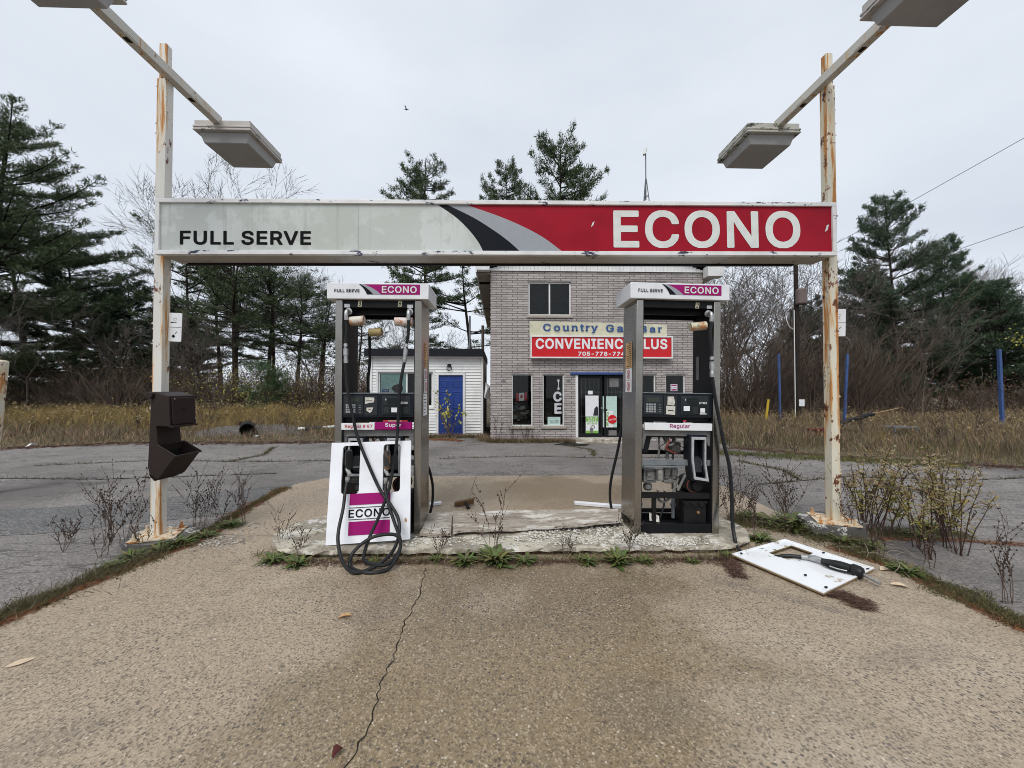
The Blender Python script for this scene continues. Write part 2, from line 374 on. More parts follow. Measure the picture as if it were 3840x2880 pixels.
'g': (232, '188,194 155,194 152,187 151,172 137,186 118,195 88,196 66,191 53,184 31,163 23,150 16,127 13,107 13,84 17,60 31,29 53,9 69,2 84,-1 113,-1 127,3 136,8 152,25 152,-4 150,-16 145,-28 136,-35 129,-40 112,-44 100,-45 86,-43 66,-33 53,-16 46,-17 21,-33 21,-38 31,-52 46,-65 61,-73 85,-79 112,-79 136,-76 160,-66 179,-48 189,-24 190,-14 190,192;91,34 82,37 70,45 60,58 53,83 53,110 58,130 63,140 74,152 91,160 112,160 131,152 137,146 145,133 152,109 152,83 146,62 141,52 131,42 113,34'),
'l': (114, '24,258 22,256 23,26 31,10 44,-1 61,-5 82,-5 91,-3 94,-1 94,5 86,29 84,31 72,30 64,32 61,40 61,256 59,258'),
'n': (224, '181,-4 183,-2 183,129 180,149 169,171 156,184 140,193 122,196 96,195 73,185 61,172 60,192 58,194 24,194 22,192 22,55 22,-2 24,-4 59,-4 61,-2 61,117 66,138 72,147 81,155 92,159 106,161 125,156 139,142 144,122 144,-2 146,-4'),
'o': (227, '139,-3 152,4 170,20 184,40 189,52 194,78 195,101 188,139 184,149 170,168 152,184 139,191 114,196 83,195 69,191 55,184 37,168 24,149 20,139 14,117 13,106 14,71 19,52 25,38 37,20 55,4 69,-3 93,-8 124,-7;108,27 93,28 84,31 74,37 67,44 58,60 52,89 55,118 63,138 67,144 82,157 100,161 116,160 125,157 141,144 151,125 156,98 153,70 150,60 141,44 127,33'),
'p': (231, '24,-75 59,-75 61,-73 63,16 76,2 94,-6 107,-8 134,-7 147,-3 166,9 175,18 189,39 195,55 198,70 198,118 195,134 190,147 181,163 172,172 159,184 147,191 134,195 99,196 91,194 73,184 61,169 60,192 58,194 24,194 22,192 22,-73;106,27 99,28 85,34 71,49 62,74 60,100 64,124 74,144 90,157 106,161 113,160 121,160 130,157 145,145 154,130 157,120 160,91 155,62 146,45 137,36 128,31 120,28'),
'r': (149, '24,-4 59,-4 61,-2 61,121 65,137 74,149 85,155 101,159 112,159 118,157 124,157 126,159 126,194 124,196 106,196 92,195 77,190 73,188 61,176 61,174 60,192 58,194 24,194 22,192 22,-2'),
's': (201, '120,194 111,196 85,196 57,190 45,184 29,169 23,160 20,151 19,132 21,121 25,110 38,96 56,86 75,80 102,75 119,69 127,62 129,57 129,45 121,35 112,30 95,27 74,29 63,34 57,40 49,57 16,51 14,49 14,43 20,26 27,16 43,2 60,-4 70,-7 100,-8 117,-6 133,-1 148,9 160,21 169,40 170,58 168,69 164,79 153,92 134,104 115,110 77,118 63,126 59,133 58,139 62,150 66,154 75,159 90,162 113,159 125,148 132,135 164,141 166,143 166,148 156,169 139,186'),
'u': (224, '24,194 22,192 23,50 31,26 37,17 56,0 83,-7 109,-5 130,3 145,18 145,-2 147,-4 181,-4 183,-2 183,134 183,192 181,194 146,194 144,192 144,73 138,49 122,34 102,29 89,30 70,41 62,59 61,192 59,194'),
't': (133, '107,-4 111,-1 111,5 105,29 103,31 89,29 73,31 69,36 67,47 67,160 104,160 106,162 106,192 104,194 67,194 67,238 65,240 42,240 30,240 28,238 28,194 1,194 -1,192 -1,162 1,160 28,160 28,40 30,28 34,17 46,5 55,-1 74,-6 96,-6'),
'y': (214, '25,-75 52,-77 73,-72 94,-54 101,-43 190,187 190,192 188,194 151,194 148,191 101,60 98,47 96,47 94,59 84,90 79,100 47,191 44,194 7,194 5,192 7,181 76,1 69,-23 65,-31 58,-38 47,-41 35,-39 29,-39 27,-41 20,-65 20,-71'),
' ': (94, '')}

def text_flat(body, x0, x1, z0, z1, bold=0.0, spacing=1.0, keep=False, serif=False):
    """Letters as a flat mesh fitted to a rectangle: (verts2d, faces)."""
    vs = []; fs = []; pen = 0.0
    for ch in body:
        adv, data = GLYPHS[ch]
        if data:
            loops = [[tuple(int(q) for q in p.split(',')) for p in l.split(' ')] for l in data.split(';')]
            loops.sort(key=lambda l: -(max(p[0] for p in l) - min(p[0] for p in l)) * (max(p[1] for p in l) - min(p[1] for p in l)))
            n = len(vs)
            def inside(l, L):
                x, y = l[0]; c = False; j = len(L) - 1
                for i in range(len(L)):
                    if (L[i][1] > y) != (L[j][1] > y) and x < (L[j][0] - L[i][0]) * (y - L[i][1]) / (L[j][1] - L[i][1]) + L[i][0]: c = not c
                    j = i
                return c
            outer = []
            off = bold * 260
            if off:
                grown = []
                for l in loops:     # counter-clockwise outlines grow, clockwise counters shrink
                    m = len(l); q = []
                    for i in range(m):
                        p0, p1, p2 = Vector(l[i - 1]), Vector(l[i]), Vector(l[(i + 1) % m])
                        e1, e2 = (p1 - p0).normalized(), (p2 - p1).normalized(); n1, n2 = Vector((e1.y, -e1.x)), Vector((e2.y, -e2.x))
                        nn = n1 + n2; k = nn.length
                        nn = nn / k if k > 1e-4 else n1
                        q.append(tuple(p1 + nn * (off / max(.5, nn.dot(n1)))))
                    grown.append(q)
                loops = grown
            for l in loops:
                for g in outer:
                    if inside(l, g[0]): g.append(l); break
                else: outer.append([l])
            for g in outer:
                n = len(vs); flat = [p for l in g for p in l]
                vs += [(p[0] + pen, p[1]) for p in flat]
                fs += [tuple(i + n for i in t) for t in tessellate_polygon([[Vector((p[0], p[1], 0)) for p in l] for l in g])]
            if serif:
                w = 40
                def bar(cx, z, ww=70, h=20):
                    n = len(vs); vs.extend([(pen + cx - ww / 2, z), (pen + cx + ww / 2, z), (pen + cx + ww / 2, z + h), (pen + cx - ww / 2, z + h)]); fs.append((n, n + 1, n + 2, n + 3))
                L = min(p[0] for l in loops for p in l) + w / 2; Rr = max(p[0] for l in loops for p in l) - w / 2; xh = 190
                if ch in 'nr': bar(L, -2, 90); bar(L - 18, xh - 18, 50)
                if ch == 'n': bar(Rr, -2, 84)
                if ch == 'u': bar(L - 16, xh - 18, 54); bar(Rr - 16, xh - 18, 54); bar(Rr + 14, -2, 54)
                if ch == 'y': bar(L, xh - 18, 84); bar(Rr, xh - 18, 84)
                if ch == 'B': bar(L - 8, -2, 80); bar(L - 8, 236, 80)
                if ch == 'a': bar(Rr + 16, -2, 50)
        pen += adv * spacing
    ax = min(v[0] for v in vs); bx = max(v[0] for v in vs); az = min(v[1] for v in vs); bz = max(v[1] for v in vs)
    sz = (z1 - z0) / (bz - az); sx = (x1 - x0) / (bx - ax)
    if keep: sx = sz
    return [(x0 + (v[0] - ax) * sx, z0 + (v[1] - az) * sz) for v in vs], fs

def add_text(mb, body, x0, x1, z0, z1, fn, mi=0, bold=0.0, spacing=1.0, keep=False, serif=False):
    vs, fs = text_flat(body, x0, x1, z0, z1, bold, spacing, keep, serif)
    mb.add([fn(*v) for v in vs], fs, mi)
    return mb

def raw_mesh(name, V, F, mats, parent=None, mi=None):
    """Large numpy meshes: V (n,3), F (m,3 or 4)."""
    me = bpy.data.meshes.new(name)
    V = np.asarray(V, dtype=np.float32); F = np.asarray(F, dtype=np.int32)
    k = F.shape[1]
    me.vertices.add(len(V)); me.vertices.foreach_set('co', V.ravel())
    me.loops.add(F.size); me.loops.foreach_set('vertex_index', F.ravel())
    me.polygons.add(len(F)); me.polygons.foreach_set('loop_start', np.arange(0, F.size, k, dtype=np.int32))
    for m in (mats if isinstance(mats, (list, tuple)) else [mats]): me.materials.append(m)
    if mi is not None: me.polygons.foreach_set('material_index', np.asarray(mi, dtype=np.int32))
    me.update(calc_edges=True); me.validate()
    return link_mesh(name, me, parent)

def catmull(pts, n=6):
    P = [Vector(p) for p in pts]; P = [P[0] * 2 - P[1]] + P + [P[-1] * 2 - P[-2]]
    out = []
    for i in range(1, len(P) - 2):
        a, b, c, d = P[i - 1:i + 3]
        for k in range(n):
            t = k / n
            out.append(0.5 * ((2 * b) + (c - a) * t + (2 * a - 5 * b + 4 * c - d) * t * t + (3 * b - a - 3 * c + d) * t ** 3))
    out.append(P[-2]); return out

# ------------------------------------------------------------------ materials
def make_concrete():
    m = Mat('washed_concrete', (0.365, 0.288, 0.205), 0.62)
    big = m.noise(0.7, 4, off=(3.1, 1.7, 0))
    wob = m.math('MULTIPLY', m.math('SUBTRACT', m.noise(1.3, 5, off=(1, 4, 0)), 0.5), 1.3)
    # rain-soaked stretch before and behind the island, with its own wandering outline
    damp = m.math('MAXIMUM', m.ramp(m.math('ADD', m.blob(0.15, 1.6, 1.95, 3.1), wob), 0.20, 0.38), m.ramp(m.math('ADD', m.blob(0.5, 5.9, 2.9, 1.5), wob), 0.25, 0.5, 0, .8))
    m.layer(damp, (0.222, 0.164, 0.092), amount=0.92)
    m.layer(m.ramp(m.math('ADD', m.blob(0.2, 3.1, 2.2, 0.95), m.math('MULTIPLY', wob, .6)), 0.15, 0.6), (0.165, 0.122, 0.078), amount=0.62)
    m.layer(m.ramp(big, 0.50, 0.68), (0.29, 0.225, 0.15), amount=0.6)
    m.nl((0.44, 0.362, 0.272), 0.9, 0.52, 0.72, off=(8, 2, 0), amount=0.7)
    m.nl((0.20, 0.155, 0.105), 2.6, 0.58, 0.80, off=(1, 9, 0), amount=0.55)
    for cx, cy, rx, ry, rot in ((2.12, 2.86, .62, .10, -35), (2.35, 2.66, .50, .06, -38), (1.85, 3.1, .25, .16, -20), (-0.9, 2.75, .35, .22, 20), (2.35, 2.2, .5, .12, 10), (-2.1, 1.7, .6, .18, 35), (0.7, 1.9, .4, .25, 0), (-2.9, 4.05, .55, .22, 15), (2.95, 4.0, .5, .25, 20)):
        m.layer(m.ramp(m.math('ADD', m.blob(cx, cy, rx, ry, rot), m.math('MULTIPLY', wob, .35)), 0.12, 0.5), (0.125, 0.104, 0.085), amount=0.30)
    v = m.vor(120, out='Color')
    sep = m.n('ShaderNodeSeparateColor'); m.l(v, sep.inputs[0])
    m.layer(m.ramp(sep.outputs[0], 0.5, 0.95), (0.085, 0.062, 0.042), amount=0.70)
    m.layer(m.ramp(sep.outputs[1], 0.66, 1.0), (0.60, 0.50, 0.36), amount=0.42)
    v2 = m.vor(50, out='Color'); d2 = m.vor(50)
    clus = m.ramp(m.noise(1.1, 3, off=(6, 6, 0)), 0.35, 0.65, 0.25, 1.0)
    sep2 = m.n('ShaderNodeSeparateColor'); m.l(v2, sep2.inputs[0])
    stone = m.math('MULTIPLY', m.math('MULTIPLY', m.ramp(sep2.outputs[0], 0.70, 0.76), m.ramp(d2, 0.45, 0.36)), clus)
    m.layer(stone, (0.060, 0.052, 0.050), amount=0.92)
    pale = m.math('MULTIPLY', m.ramp(sep2.outputs[1], 0.965, 0.975), m.ramp(d2, 0.36, 0.26))
    m.layer(pale, (0.62, 0.55, 0.45), amount=0.75)
    v3 = m.vor(13, out='Color'); d3 = m.vor(13)
    sep3 = m.n('ShaderNodeSeparateColor'); m.l(v3, sep3.inputs[0])
    m.layer(m.math('MULTIPLY', m.ramp(sep3.outputs[2], 0.86, 0.9), m.ramp(d3, 0.18, 0.11)), (0.05, 0.045, 0.045), amount=0.9)
    m.nl((0.12, 0.095, 0.07), 24, 0.62, 0.8, amount=0.4)
    m.rough_from(damp, 0.0, 1.0, 0.60, 0.24)
    m.bump(m.vor(120), 0.35, 0.004)
    m.bump(m.noise(260, 3), 0.25, 0.002)
    return m.m

def make_asphalt(name, base, tint):
    m = Mat(name, base, 0.8)
    m.nl(tint, 0.7, 0.42, 0.66)
    m.nl([x * 0.6 for x in base], 1.6, 0.52, 0.75, stretch=(0.5, 1.6, 1), amount=0.7)
    v = m.vor(70, out='Color'); sep = m.n('ShaderNodeSeparateColor'); m.l(v, sep.inputs[0])
    m.layer(m.ramp(sep.outputs[0], 0.5, 1.0), (0.36, 0.33, 0.31), amount=0.6)
    m.layer(m.ramp(sep.outputs[1], 0.7, 1.0), (0.03, 0.028, 0.026), amount=0.75)
    cn = m.math('ABSOLUTE', m.math('SUBTRACT', m.noise(0.45, 9, rough=0.62), 0.5), 0.0)
    m.layer(m.math('MULTIPLY', m.ramp(cn, 0.006, 0.002), m.ramp(m.noise(0.6, 2, off=(5, 5, 0)), 0.45, 0.6)), (0.03, 0.027, 0.024), amount=0.75)
    m.nl((0.24, 0.21, 0.18), 5, 0.62, 0.8, amount=0.4)
    m.nl([x * .55 for x in base], 0.28, 0.50, 0.62, off=(2, 7, 0), amount=0.75)
    m.nl((0.05, 0.045, 0.04), 0.5, 0.485, 0.5, stretch=(0.25, 2.2, 1), detail=7, amount=0.0)
    c2 = m.math('ABSOLUTE', m.math('SUBTRACT', m.noise(0.8, 8, stretch=(.35, 1.5, 1), off=(4, 2, 0)), 0.5), 0.0)
    m.layer(m.ramp(c2, 0.008, 0.002), (0.035, 0.03, 0.027), amount=0.6)
    m.bump(m.vor(70), 0.4, 0.005)
    return m.m

M = {}
M['concrete'] = make_concrete()
M['asphalt'] = make_asphalt('old_asphalt', (0.160, 0.144, 0.133), (0.218, 0.198, 0.186))
M['asphalt_new'] = make_asphalt('patched_asphalt', (0.088, 0.089, 0.088), (0.108, 0.109, 0.107))
M['crack'] = plain('crack_dirt', (0.022, 0.018, 0.014), 0.95)

def make_soil():
    m = Mat('field_soil', (0.085, 0.062, 0.036), 0.95)
    m.nl((0.14, 0.105, 0.06), 0.6, 0.4, 0.65)
    m.nl((0.055, 0.06, 0.022), 0.35, 0.5, 0.7, off=(4, 4, 0))
    m.nl((0.04, 0.03, 0.018), 12, 0.5, 0.8)
    m.bump(m.noise(9, 6), 0.8, 0.08)
    return m.m
M['soil'] = make_soil()

def make_worn_paint():
    m = Mat('worn_white_kerb', (0.30, 0.265, 0.21), 0.8)
    m.nl((0.15, 0.13, 0.10), 3, 0.5, 0.75)
    n = m.noise(2.6, 6, stretch=(1, 1.6, 1), rough=0.7)
    m.layer(m.ramp(n, 0.485, 0.53), (0.50, 0.455, 0.365))
    m.nl((0.74, 0.72, 0.67), 4, 0.55, 0.58, detail=7, rough=0.75, amount=.6, off=(5, 0, 0))
    m.nl((0.19, 0.165, 0.12), 7, 0.54, 0.62, detail=6, rough=0.7)
    m.nl((0.10, 0.085, 0.06), 40, 0.6, 0.75, amount=0.7)
    m.bump(n, 0.5, 0.012); m.bump(m.noise(45, 4), 0.35, 0.005)
    return m.m
M['kerb_top'] = make_worn_paint()
def make_kerb_side():
    m = Mat('rusty_kerb_edge', (0.10, 0.05, 0.028), 0.9)
    m.nl((0.42, 0.36, 0.27), 3.5, 0.5, 0.6, stretch=(1, 1, 2), detail=6, rough=0.7)
    m.nl((0.33, 0.12, 0.03), 6, 0.56, 0.68, stretch=(1, 1, 2))
    m.nl((0.03, 0.02, 0.015), 5, 0.55, 0.7, off=(3, 3, 3))
    m.bump(m.noise(25, 5), 0.7, 0.015)
    return m.m
M['kerb_side'] = make_kerb_side()

def rusty(name, base=(0.68, 0.655, 0.58), lo=0.60, streak_off=(0, 0, 0), grime=0.5):
    m = Mat(name, base, 0.5)
    m.nl([x * 0.72 for x in base], 2.2, 0.45, 0.7, stretch=(1, 1, .4), amount=grime)
    s1 = m.noise(7, 5, stretch=(2.2, 2.2, 0.16), off=streak_off, rough=0.6)
    m.layer(m.ramp(s1, lo - 0.06, lo + 0.03), (0.63, 0.43, 0.19), amount=0.7)
    m.layer(m.ramp(s1, lo, lo + 0.06), (0.44, 0.165, 0.032), amount=0.9)
    s2 = m.noise(11, 6, stretch=(1, 1, .55), off=streak_off, rough=0.7)
    m.layer(m.ramp(s2, lo + 0.03, lo + 0.06), (0.17, 0.055, 0.02))
    m.layer(m.ramp(s2, lo + 0.10, lo + 0.13), (0.03, 0.018, 0.012))
    m.rough_from(s1, lo - .05, lo + .05, 0.42, 0.85)
    m.bump(s2, 0.4, 0.006); m.bump(m.noise(40, 3), 0.08, 0.003)
    return m.m
M['post_paint'] = rusty('rusting_white_paint', (0.68, 0.665, 0.61), 0.565)
M['post_paint_b'] = rusty('rust_streaked_white_paint', (0.66, 0.62, 0.50), 0.535, (3, 1, 2))
M['arm_paint'] = rusty('rusting_arm_paint', (0.56, 0.54, 0.48), 0.60, (7, 2, 4))
M['rust_plate'] = rusty('rusty_base_plate', (0.70, 0.60, 0.45), 0.535, (1, 8, 4))

def flaking(name, base, under, lo=0.60, stretch=(1, 1, 1)):
    m = Mat(name, base, 0.5)
    m.nl([x * 0.8 for x in base], 3, 0.45, 0.7)
    n = m.noise(6, 7, stretch=stretch, rough=0.72)
    m.layer(m.ramp(n, lo, lo + 0.012), under)
    m.layer(m.ramp(n, lo + 0.05, lo + 0.06), (0.02, 0.02, 0.025))
    m.bump(m.ramp(n, lo, lo + 0.01, 1, 0), 0.4, 0.004)
    return m.m
M['sign_frame'] = flaking('flaking_white_frame', (0.74, 0.74, 0.73), (0.022, 0.028, 0.085), 0.582, (0.7, 1, 2.2))
M['sign_under'] = flaking('brown_grey_frame_underside', (0.40, 0.37, 0.32), (0.06, 0.05, 0.05), 0.63)  # browner and darker than the white frame front

def make_sign_white():
    m = Mat('faded_acrylic_painted_reflections', (0.50, 0.53, 0.495), 0.3, 0.0, 0.3)
    m.nl((0.62, 0.65, 0.63), 3.0, 0.50, 0.52, detail=8, stretch=(1, 1, .8), amount=0.7, rough=0.75)  # lighter mottling paints the reflection of trees into the colour
    m.nl((0.44, 0.46, 0.42), 0.9, 0.45, 0.65, amount=0.6)
    m.nl((0.33, 0.33, 0.28), 5, 0.58, 0.75, stretch=(2.5, 1, .12), amount=0.5)
    m.bump(m.noise(160, 2), 0.05, 0.002)
    return m.m
M['sign_white'] = make_sign_white()
M['sign_red'] = plain('faded_red_acrylic', (0.33, 0.008, 0.022), 0.4, grime=0.16, scale=3, spec=0.12)
M['sign_black'] = plain('sign_black', (0.007, 0.009, 0.013), 0.45, grime=0.0, spec=0.1)
M['sign_grey'] = plain('sign_grey', (0.30, 0.32, 0.345), 0.4, grime=0.05)
M['letter_white'] = plain('letter_white', (0.68, 0.70, 0.66), 0.35, grime=0.1)
M['letter_black'] = plain('letter_black', (0.005, 0.005, 0.006), 0.5, grime=0, spec=0.08)
M['magenta'] = plain('magenta_vinyl', (0.31, 0.008, 0.14), 0.4, grime=0.08, scale=4, spec=0.15)
M['cap_white'] = plain('dirty_white_enamel', (0.74, 0.75, 0.77), 0.35, grime=0.10, scale=5)
M['panel_white'] = plain('white_sheet_metal', (0.82, 0.835, 0.87), 0.3, grime=0.07, scale=6)

def make_floor_panel():
    m = Mat('chipped_white_sheet', (0.82, 0.84, 0.86), 0.4)
    n = m.noise(5, 7, rough=0.75, off=(2, 5, 1))
    m.layer(m.ramp(n, 0.60, 0.625), (0.40, 0.33, 0.24))
    m.layer(m.ramp(n, 0.645, 0.66), (0.06, 0.045, 0.035))
    m.nl((0.6, 0.58, 0.52), 3, 0.5, 0.75, amount=0.5)
    return m.m
M['floor_panel'] = make_floor_panel()
M['panel_edge'] = plain('tan_rusty_edge', (0.30, 0.20, 0.10), 0.7, grime=0.3)

def make_steel():
    m = Mat('brushed_stainless', (0.36, 0.342, 0.312), 0.22, 1.0)
    br = m.noise(14, 5, stretch=(1, 1, 26))
    m.layer(m.ramp(br, 0.35, 0.7), (0.27, 0.252, 0.222))
    m.nl((0.15, 0.122, 0.085), 1.6, 0.52, 0.75, stretch=(1, 1, .7), amount=0.6)
    m.rough_from(br, 0.3, 0.7, 0.17, 0.30)
    m.bump(m.noise(2.2, 3), 0.12, 0.03)
    m.bump(br, 0.06, 0.002)
    return m.m
M['steel'] = make_steel()
M['black_sheet'] = plain('black_sheet_metal', (0.008, 0.0085, 0.010), 0.5, grime=0.3, scale=6)
def make_scuffed():
    m = Mat('scuffed_black_lining', (0.009, 0.010, 0.012), 0.5, 0.0, 0.2)
    m.nl((0.10, 0.105, 0.11), 8, 0.58, 0.70, stretch=(1, 1, .35), detail=8, rough=0.75, amount=0.55)
    return m.m
M['lining'] = make_scuffed()
M['navy_plastic'] = plain('dark_navy_plastic', (0.011, 0.014, 0.020), 0.45, grime=0.15)
M['grey_plastic'] = plain('grey_plastic', (0.030, 0.034, 0.038), 0.5, grime=0.2)
M['lcd'] = plain('blank_lcd', (0.045, 0.055, 0.045), 0.15, grime=0.0)
M['lcd_dark'] = plain('dark_lcd', (0.015, 0.02, 0.02), 0.12, grime=0.0)
M['key'] = plain('worn_keys', (0.34, 0.35, 0.36), 0.5, grime=0.3, scale=60)
M['paper'] = plain('dirty_paper', (0.62, 0.60, 0.54), 0.8, grime=0.25, scale=25)
M['paper_white'] = plain('paper_white', (0.78, 0.79, 0.80), 0.7, grime=0.08)
M['paper_orange'] = plain('faded_orange_label', (0.60, 0.36, 0.16), 0.6, grime=0.15)
M['paper_mint'] = plain('pale_green_paper', (0.50, 0.66, 0.60), 0.7)
M['red_ink'] = plain('red_ink', (0.48, 0.03, 0.05), 0.6, grime=0)
_rb = Mat('black_hose_rubber', (0.013, 0.014, 0.015), 0.42, 0.0, 0.22); _rb.nl((0.05, 0.048, 0.044), 6, 0.52, 0.72, detail=6, amount=.6); _rb.bump(_rb.noise(70, 3), .15, .002); M['rubber'] = _rb.m
M['chrome'] = plain('dull_aluminium', (0.50, 0.50, 0.49), 0.42, 0.85, grime=0.25, scale=25)
M['cast'] = plain('dull_cast_metal', (0.20, 0.197, 0.19), 0.6, 0.3, grime=0.35, scale=14)
M['grey_metal'] = plain('grey_painted_metal', (0.17, 0.185, 0.195), 0.6, grime=0.3, scale=8)
M['dark_machine'] = plain('oily_dark_iron', (0.013, 0.012, 0.012), 0.55, grime=0.3)
M['copper'] = plain('brass_fitting', (0.35, 0.20, 0.09), 0.45, 0.7)
M['boot_rim'] = plain('scuffed_grey_rim', (0.42, 0.43, 0.44), 0.5, grime=0.25, scale=20)
def make_can(name, base, ink):
    m = Mat(name, base, 0.5)
    m.nl(ink, 26, 0.60, 0.64, stretch=(1, 1, .6), amount=0.8)
    m.nl((0.42, 0.15, 0.03), 9, 0.52, 0.64, detail=6)
    m.nl((0.05, 0.025, 0.015), 14, 0.62, 0.7)
    return m.m
M['can_white'] = make_can('rusty_white_can', (0.62, 0.58, 0.50), (0.05, 0.05, 0.06))
M['can_red'] = make_can('rusty_red_white_can', (0.66, 0.60, 0.58), (0.45, 0.03, 0.06))
M['can_tan'] = make_can('rusty_tan_can', (0.44, 0.34, 0.15), (0.05, 0.05, 0.04))
M['brown_plastic'] = plain('dark_brown_plastic', (0.028, 0.019, 0.017), 0.5, grime=0.1, scale=5)
M['bin_inside'] = plain('black_inside', (0.008, 0.008, 0.008), 0.8, grime=0)
M['lamp_shell'] = flaking('weathered_lamp_shell', (0.47, 0.44, 0.41), (0.16, 0.16, 0.12), 0.60, (1, 1, 2))
M['lamp_mossy'] = flaking('mossy_lamp_shell', (0.43, 0.42, 0.37), (0.08, 0.085, 0.045), 0.53, (1, 1, 2))
M['lamp_lens'] = plain('grey_lamp_lens', (0.36, 0.355, 0.35), 0.45, grime=0.12, scale=3)
M['footing'] = flaking('footing_paint', (0.10, 0.095, 0.09), (0.62, 0.60, 0.55), 0.56)

def make_wood():
    m = Mat('weathered_grey_board', (0.36, 0.315, 0.26), 0.8)
    g = m.noise(5, 7, stretch=(0.8, 7, 7), rough=0.75)
    m.layer(m.ramp(g, 0.45, 0.62), (0.19, 0.15, 0.11))
    m.nl((0.62, 0.59, 0.53), 2.6, 0.50, 0.56, stretch=(.8, 2, 2), detail=8, rough=.75, amount=.85)
    m.nl((0.12, 0.095, 0.07), 1.6, 0.52, 0.7, stretch=(.8, 1.4, 1), amount=.7)
    m.nl((0.06, 0.045, 0.035), 7, 0.62, 0.68, stretch=(.4, 5, 5), detail=6)
    m.bump(g, 0.6, 0.008)
    return m.m
M['board'] = make_wood()
M['pebble'] = Mat('white_gravel', (0.6, 0.57, 0.5), 0.8).island([(0.70, 0.68, 0.62), (0.50, 0.47, 0.40), (0.62, 0.60, 0.56), (0.32, 0.29, 0.24)]).m

M['goldenrod_stem'] = plain('goldenrod_stem', (0.060, 0.036, 0.030), 0.9)
# vegetation
M['needles'] = Mat('pine_needles', (0.05, 0.08, 0.03), 0.7).island([(0.026, 0.046, 0.018), (0.072, 0.105, 0.038), (0.046, 0.074, 0.028), (0.105, 0.138, 0.056)]).m
M['needles_dark'] = Mat('spruce_needles', (0.03, 0.05, 0.03), 0.75).island([(0.020, 0.042, 0.021), (0.052, 0.090, 0.040), (0.032, 0.062, 0.031), (0.086, 0.125, 0.060)]).m
M['bark'] = plain('grey_brown_bark', (0.085, 0.070, 0.058), 0.9, grime=0.4, scale=6)
M['bark_dark'] = plain('dark_pine_bark', (0.035, 0.027, 0.022), 0.9, grime=0.4, scale=6)
M['twig'] = plain('bare_twig_bark', (0.125, 0.105, 0.092), 0.9, grime=0.3, scale=3)
M['brush'] = Mat('brown_brush', (0.06, 0.045, 0.035), 0.9).island([(0.055, 0.039, 0.030), (0.125, 0.086, 0.062), (0.085, 0.064, 0.052), (0.155, 0.110, 0.078)]).m
M['weed_stem'] = plain('dead_weed_stem', (0.115, 0.078, 0.058), 0.9, grime=0.2)
M['weed_head'] = plain('dark_seed_head', (0.045, 0.032, 0.026), 0.95, grime=0.2)
M['goldenrod_leaf'] = Mat('goldenrod_leaf', (0.2, 0.18, 0.04), 0.8).island([(0.20, 0.21, 0.035), (0.33, 0.28, 0.05), (0.27, 0.14, 0.05), (0.14, 0.165, 0.03), (0.34, 0.25, 0.07), (0.24, 0.235, 0.045), (0.12, 0.075, 0.035), (0.17, 0.19, 0.04)]).m
M['plume'] = Mat('faded_plume', (0.4, 0.33, 0.22), 0.9).island([(0.36, 0.29, 0.20), (0.26, 0.18, 0.08), (0.46, 0.40, 0.31), (0.30, 0.22, 0.08)]).m
M['rosette'] = Mat('dandelion_leaf', (0.08, 0.13, 0.02), 0.6).island([(0.045, 0.080, 0.015), (0.090, 0.135, 0.026), (0.065, 0.105, 0.020), (0.15, 0.155, 0.040), (0.13, 0.085, 0.035), (0.05, 0.075, 0.02), (0.11, 0.15, 0.03)]).m
M['dry_grass'] = Mat('dry_field_grass', (0.25, 0.18, 0.08), 0.9).island([(0.19, 0.115, 0.075), (0.30, 0.195, 0.125), (0.085, 0.055, 0.038), (0.23, 0.15, 0.092), (0.11, 0.085, 0.045), (0.42, 0.30, 0.19), (0.055, 0.042, 0.026), (0.26, 0.15, 0.10)]).m
M['gold_grass'] = Mat('golden_weeds', (0.3, 0.22, 0.05), 0.9).island([(0.22, 0.155, 0.040), (0.16, 0.105, 0.038), (0.30, 0.21, 0.055), (0.095, 0.075, 0.026), (0.20, 0.115, 0.045)]).m
M['grey_weeds'] = Mat('greyish_dead_weeds', (0.12, 0.1, 0.06), 0.9).island([(0.095, 0.075, 0.045), (0.15, 0.120, 0.072), (0.065, 0.050, 0.034), (0.115, 0.105, 0.045), (0.19, 0.15, 0.09)]).m
M['green_grass'] = Mat('low_green_grass', (0.1, 0.12, 0.03), 0.85).island([(0.075, 0.095, 0.022), (0.13, 0.145, 0.035), (0.15, 0.13, 0.05), (0.055, 0.065, 0.02)]).m
M['moss'] = Mat('moss_and_turf', (0.08, 0.09, 0.03), 0.9).island([(0.055, 0.060, 0.020), (0.095, 0.095, 0.030), (0.12, 0.095, 0.040), (0.075, 0.055, 0.030), (0.15, 0.145, 0.045)]).m
M['needle_litter'] = Mat('orange_needle_litter', (0.25, 0.1, 0.04), 0.9).island([(0.23, 0.085, 0.030), (0.15, 0.055, 0.025), (0.30, 0.14, 0.055), (0.085, 0.04, 0.022)]).m
M['brown_litter'] = Mat('brown_needle_litter', (0.12, 0.07, 0.05), 0.9).island([(0.115, 0.062, 0.042), (0.065, 0.036, 0.028), (0.16, 0.085, 0.05)]).m
M['dry_leaf'] = plain('dry_leaf', (0.46, 0.28, 0.14), 0.8, grime=0.2, scale=40)
M['pale_leaf'] = plain('pale_leaf', (0.60, 0.47, 0.33), 0.8, grime=0.15, scale=40)
M['yellow_leaf'] = Mat('yellow_leaf', (0.4, 0.36, 0.05), 0.7).island([(0.42, 0.40, 0.05), (0.30, 0.33, 0.05), (0.50, 0.44, 0.09), (0.22, 0.20, 0.05)]).m
M['blue_paint'] = plain('chalky_blue_paint', (0.045, 0.095, 0.25), 0.6, grime=0.25, scale=5)
M['yellow_paint'] = plain('yellow_marker', (0.55, 0.38, 0.03), 0.6)

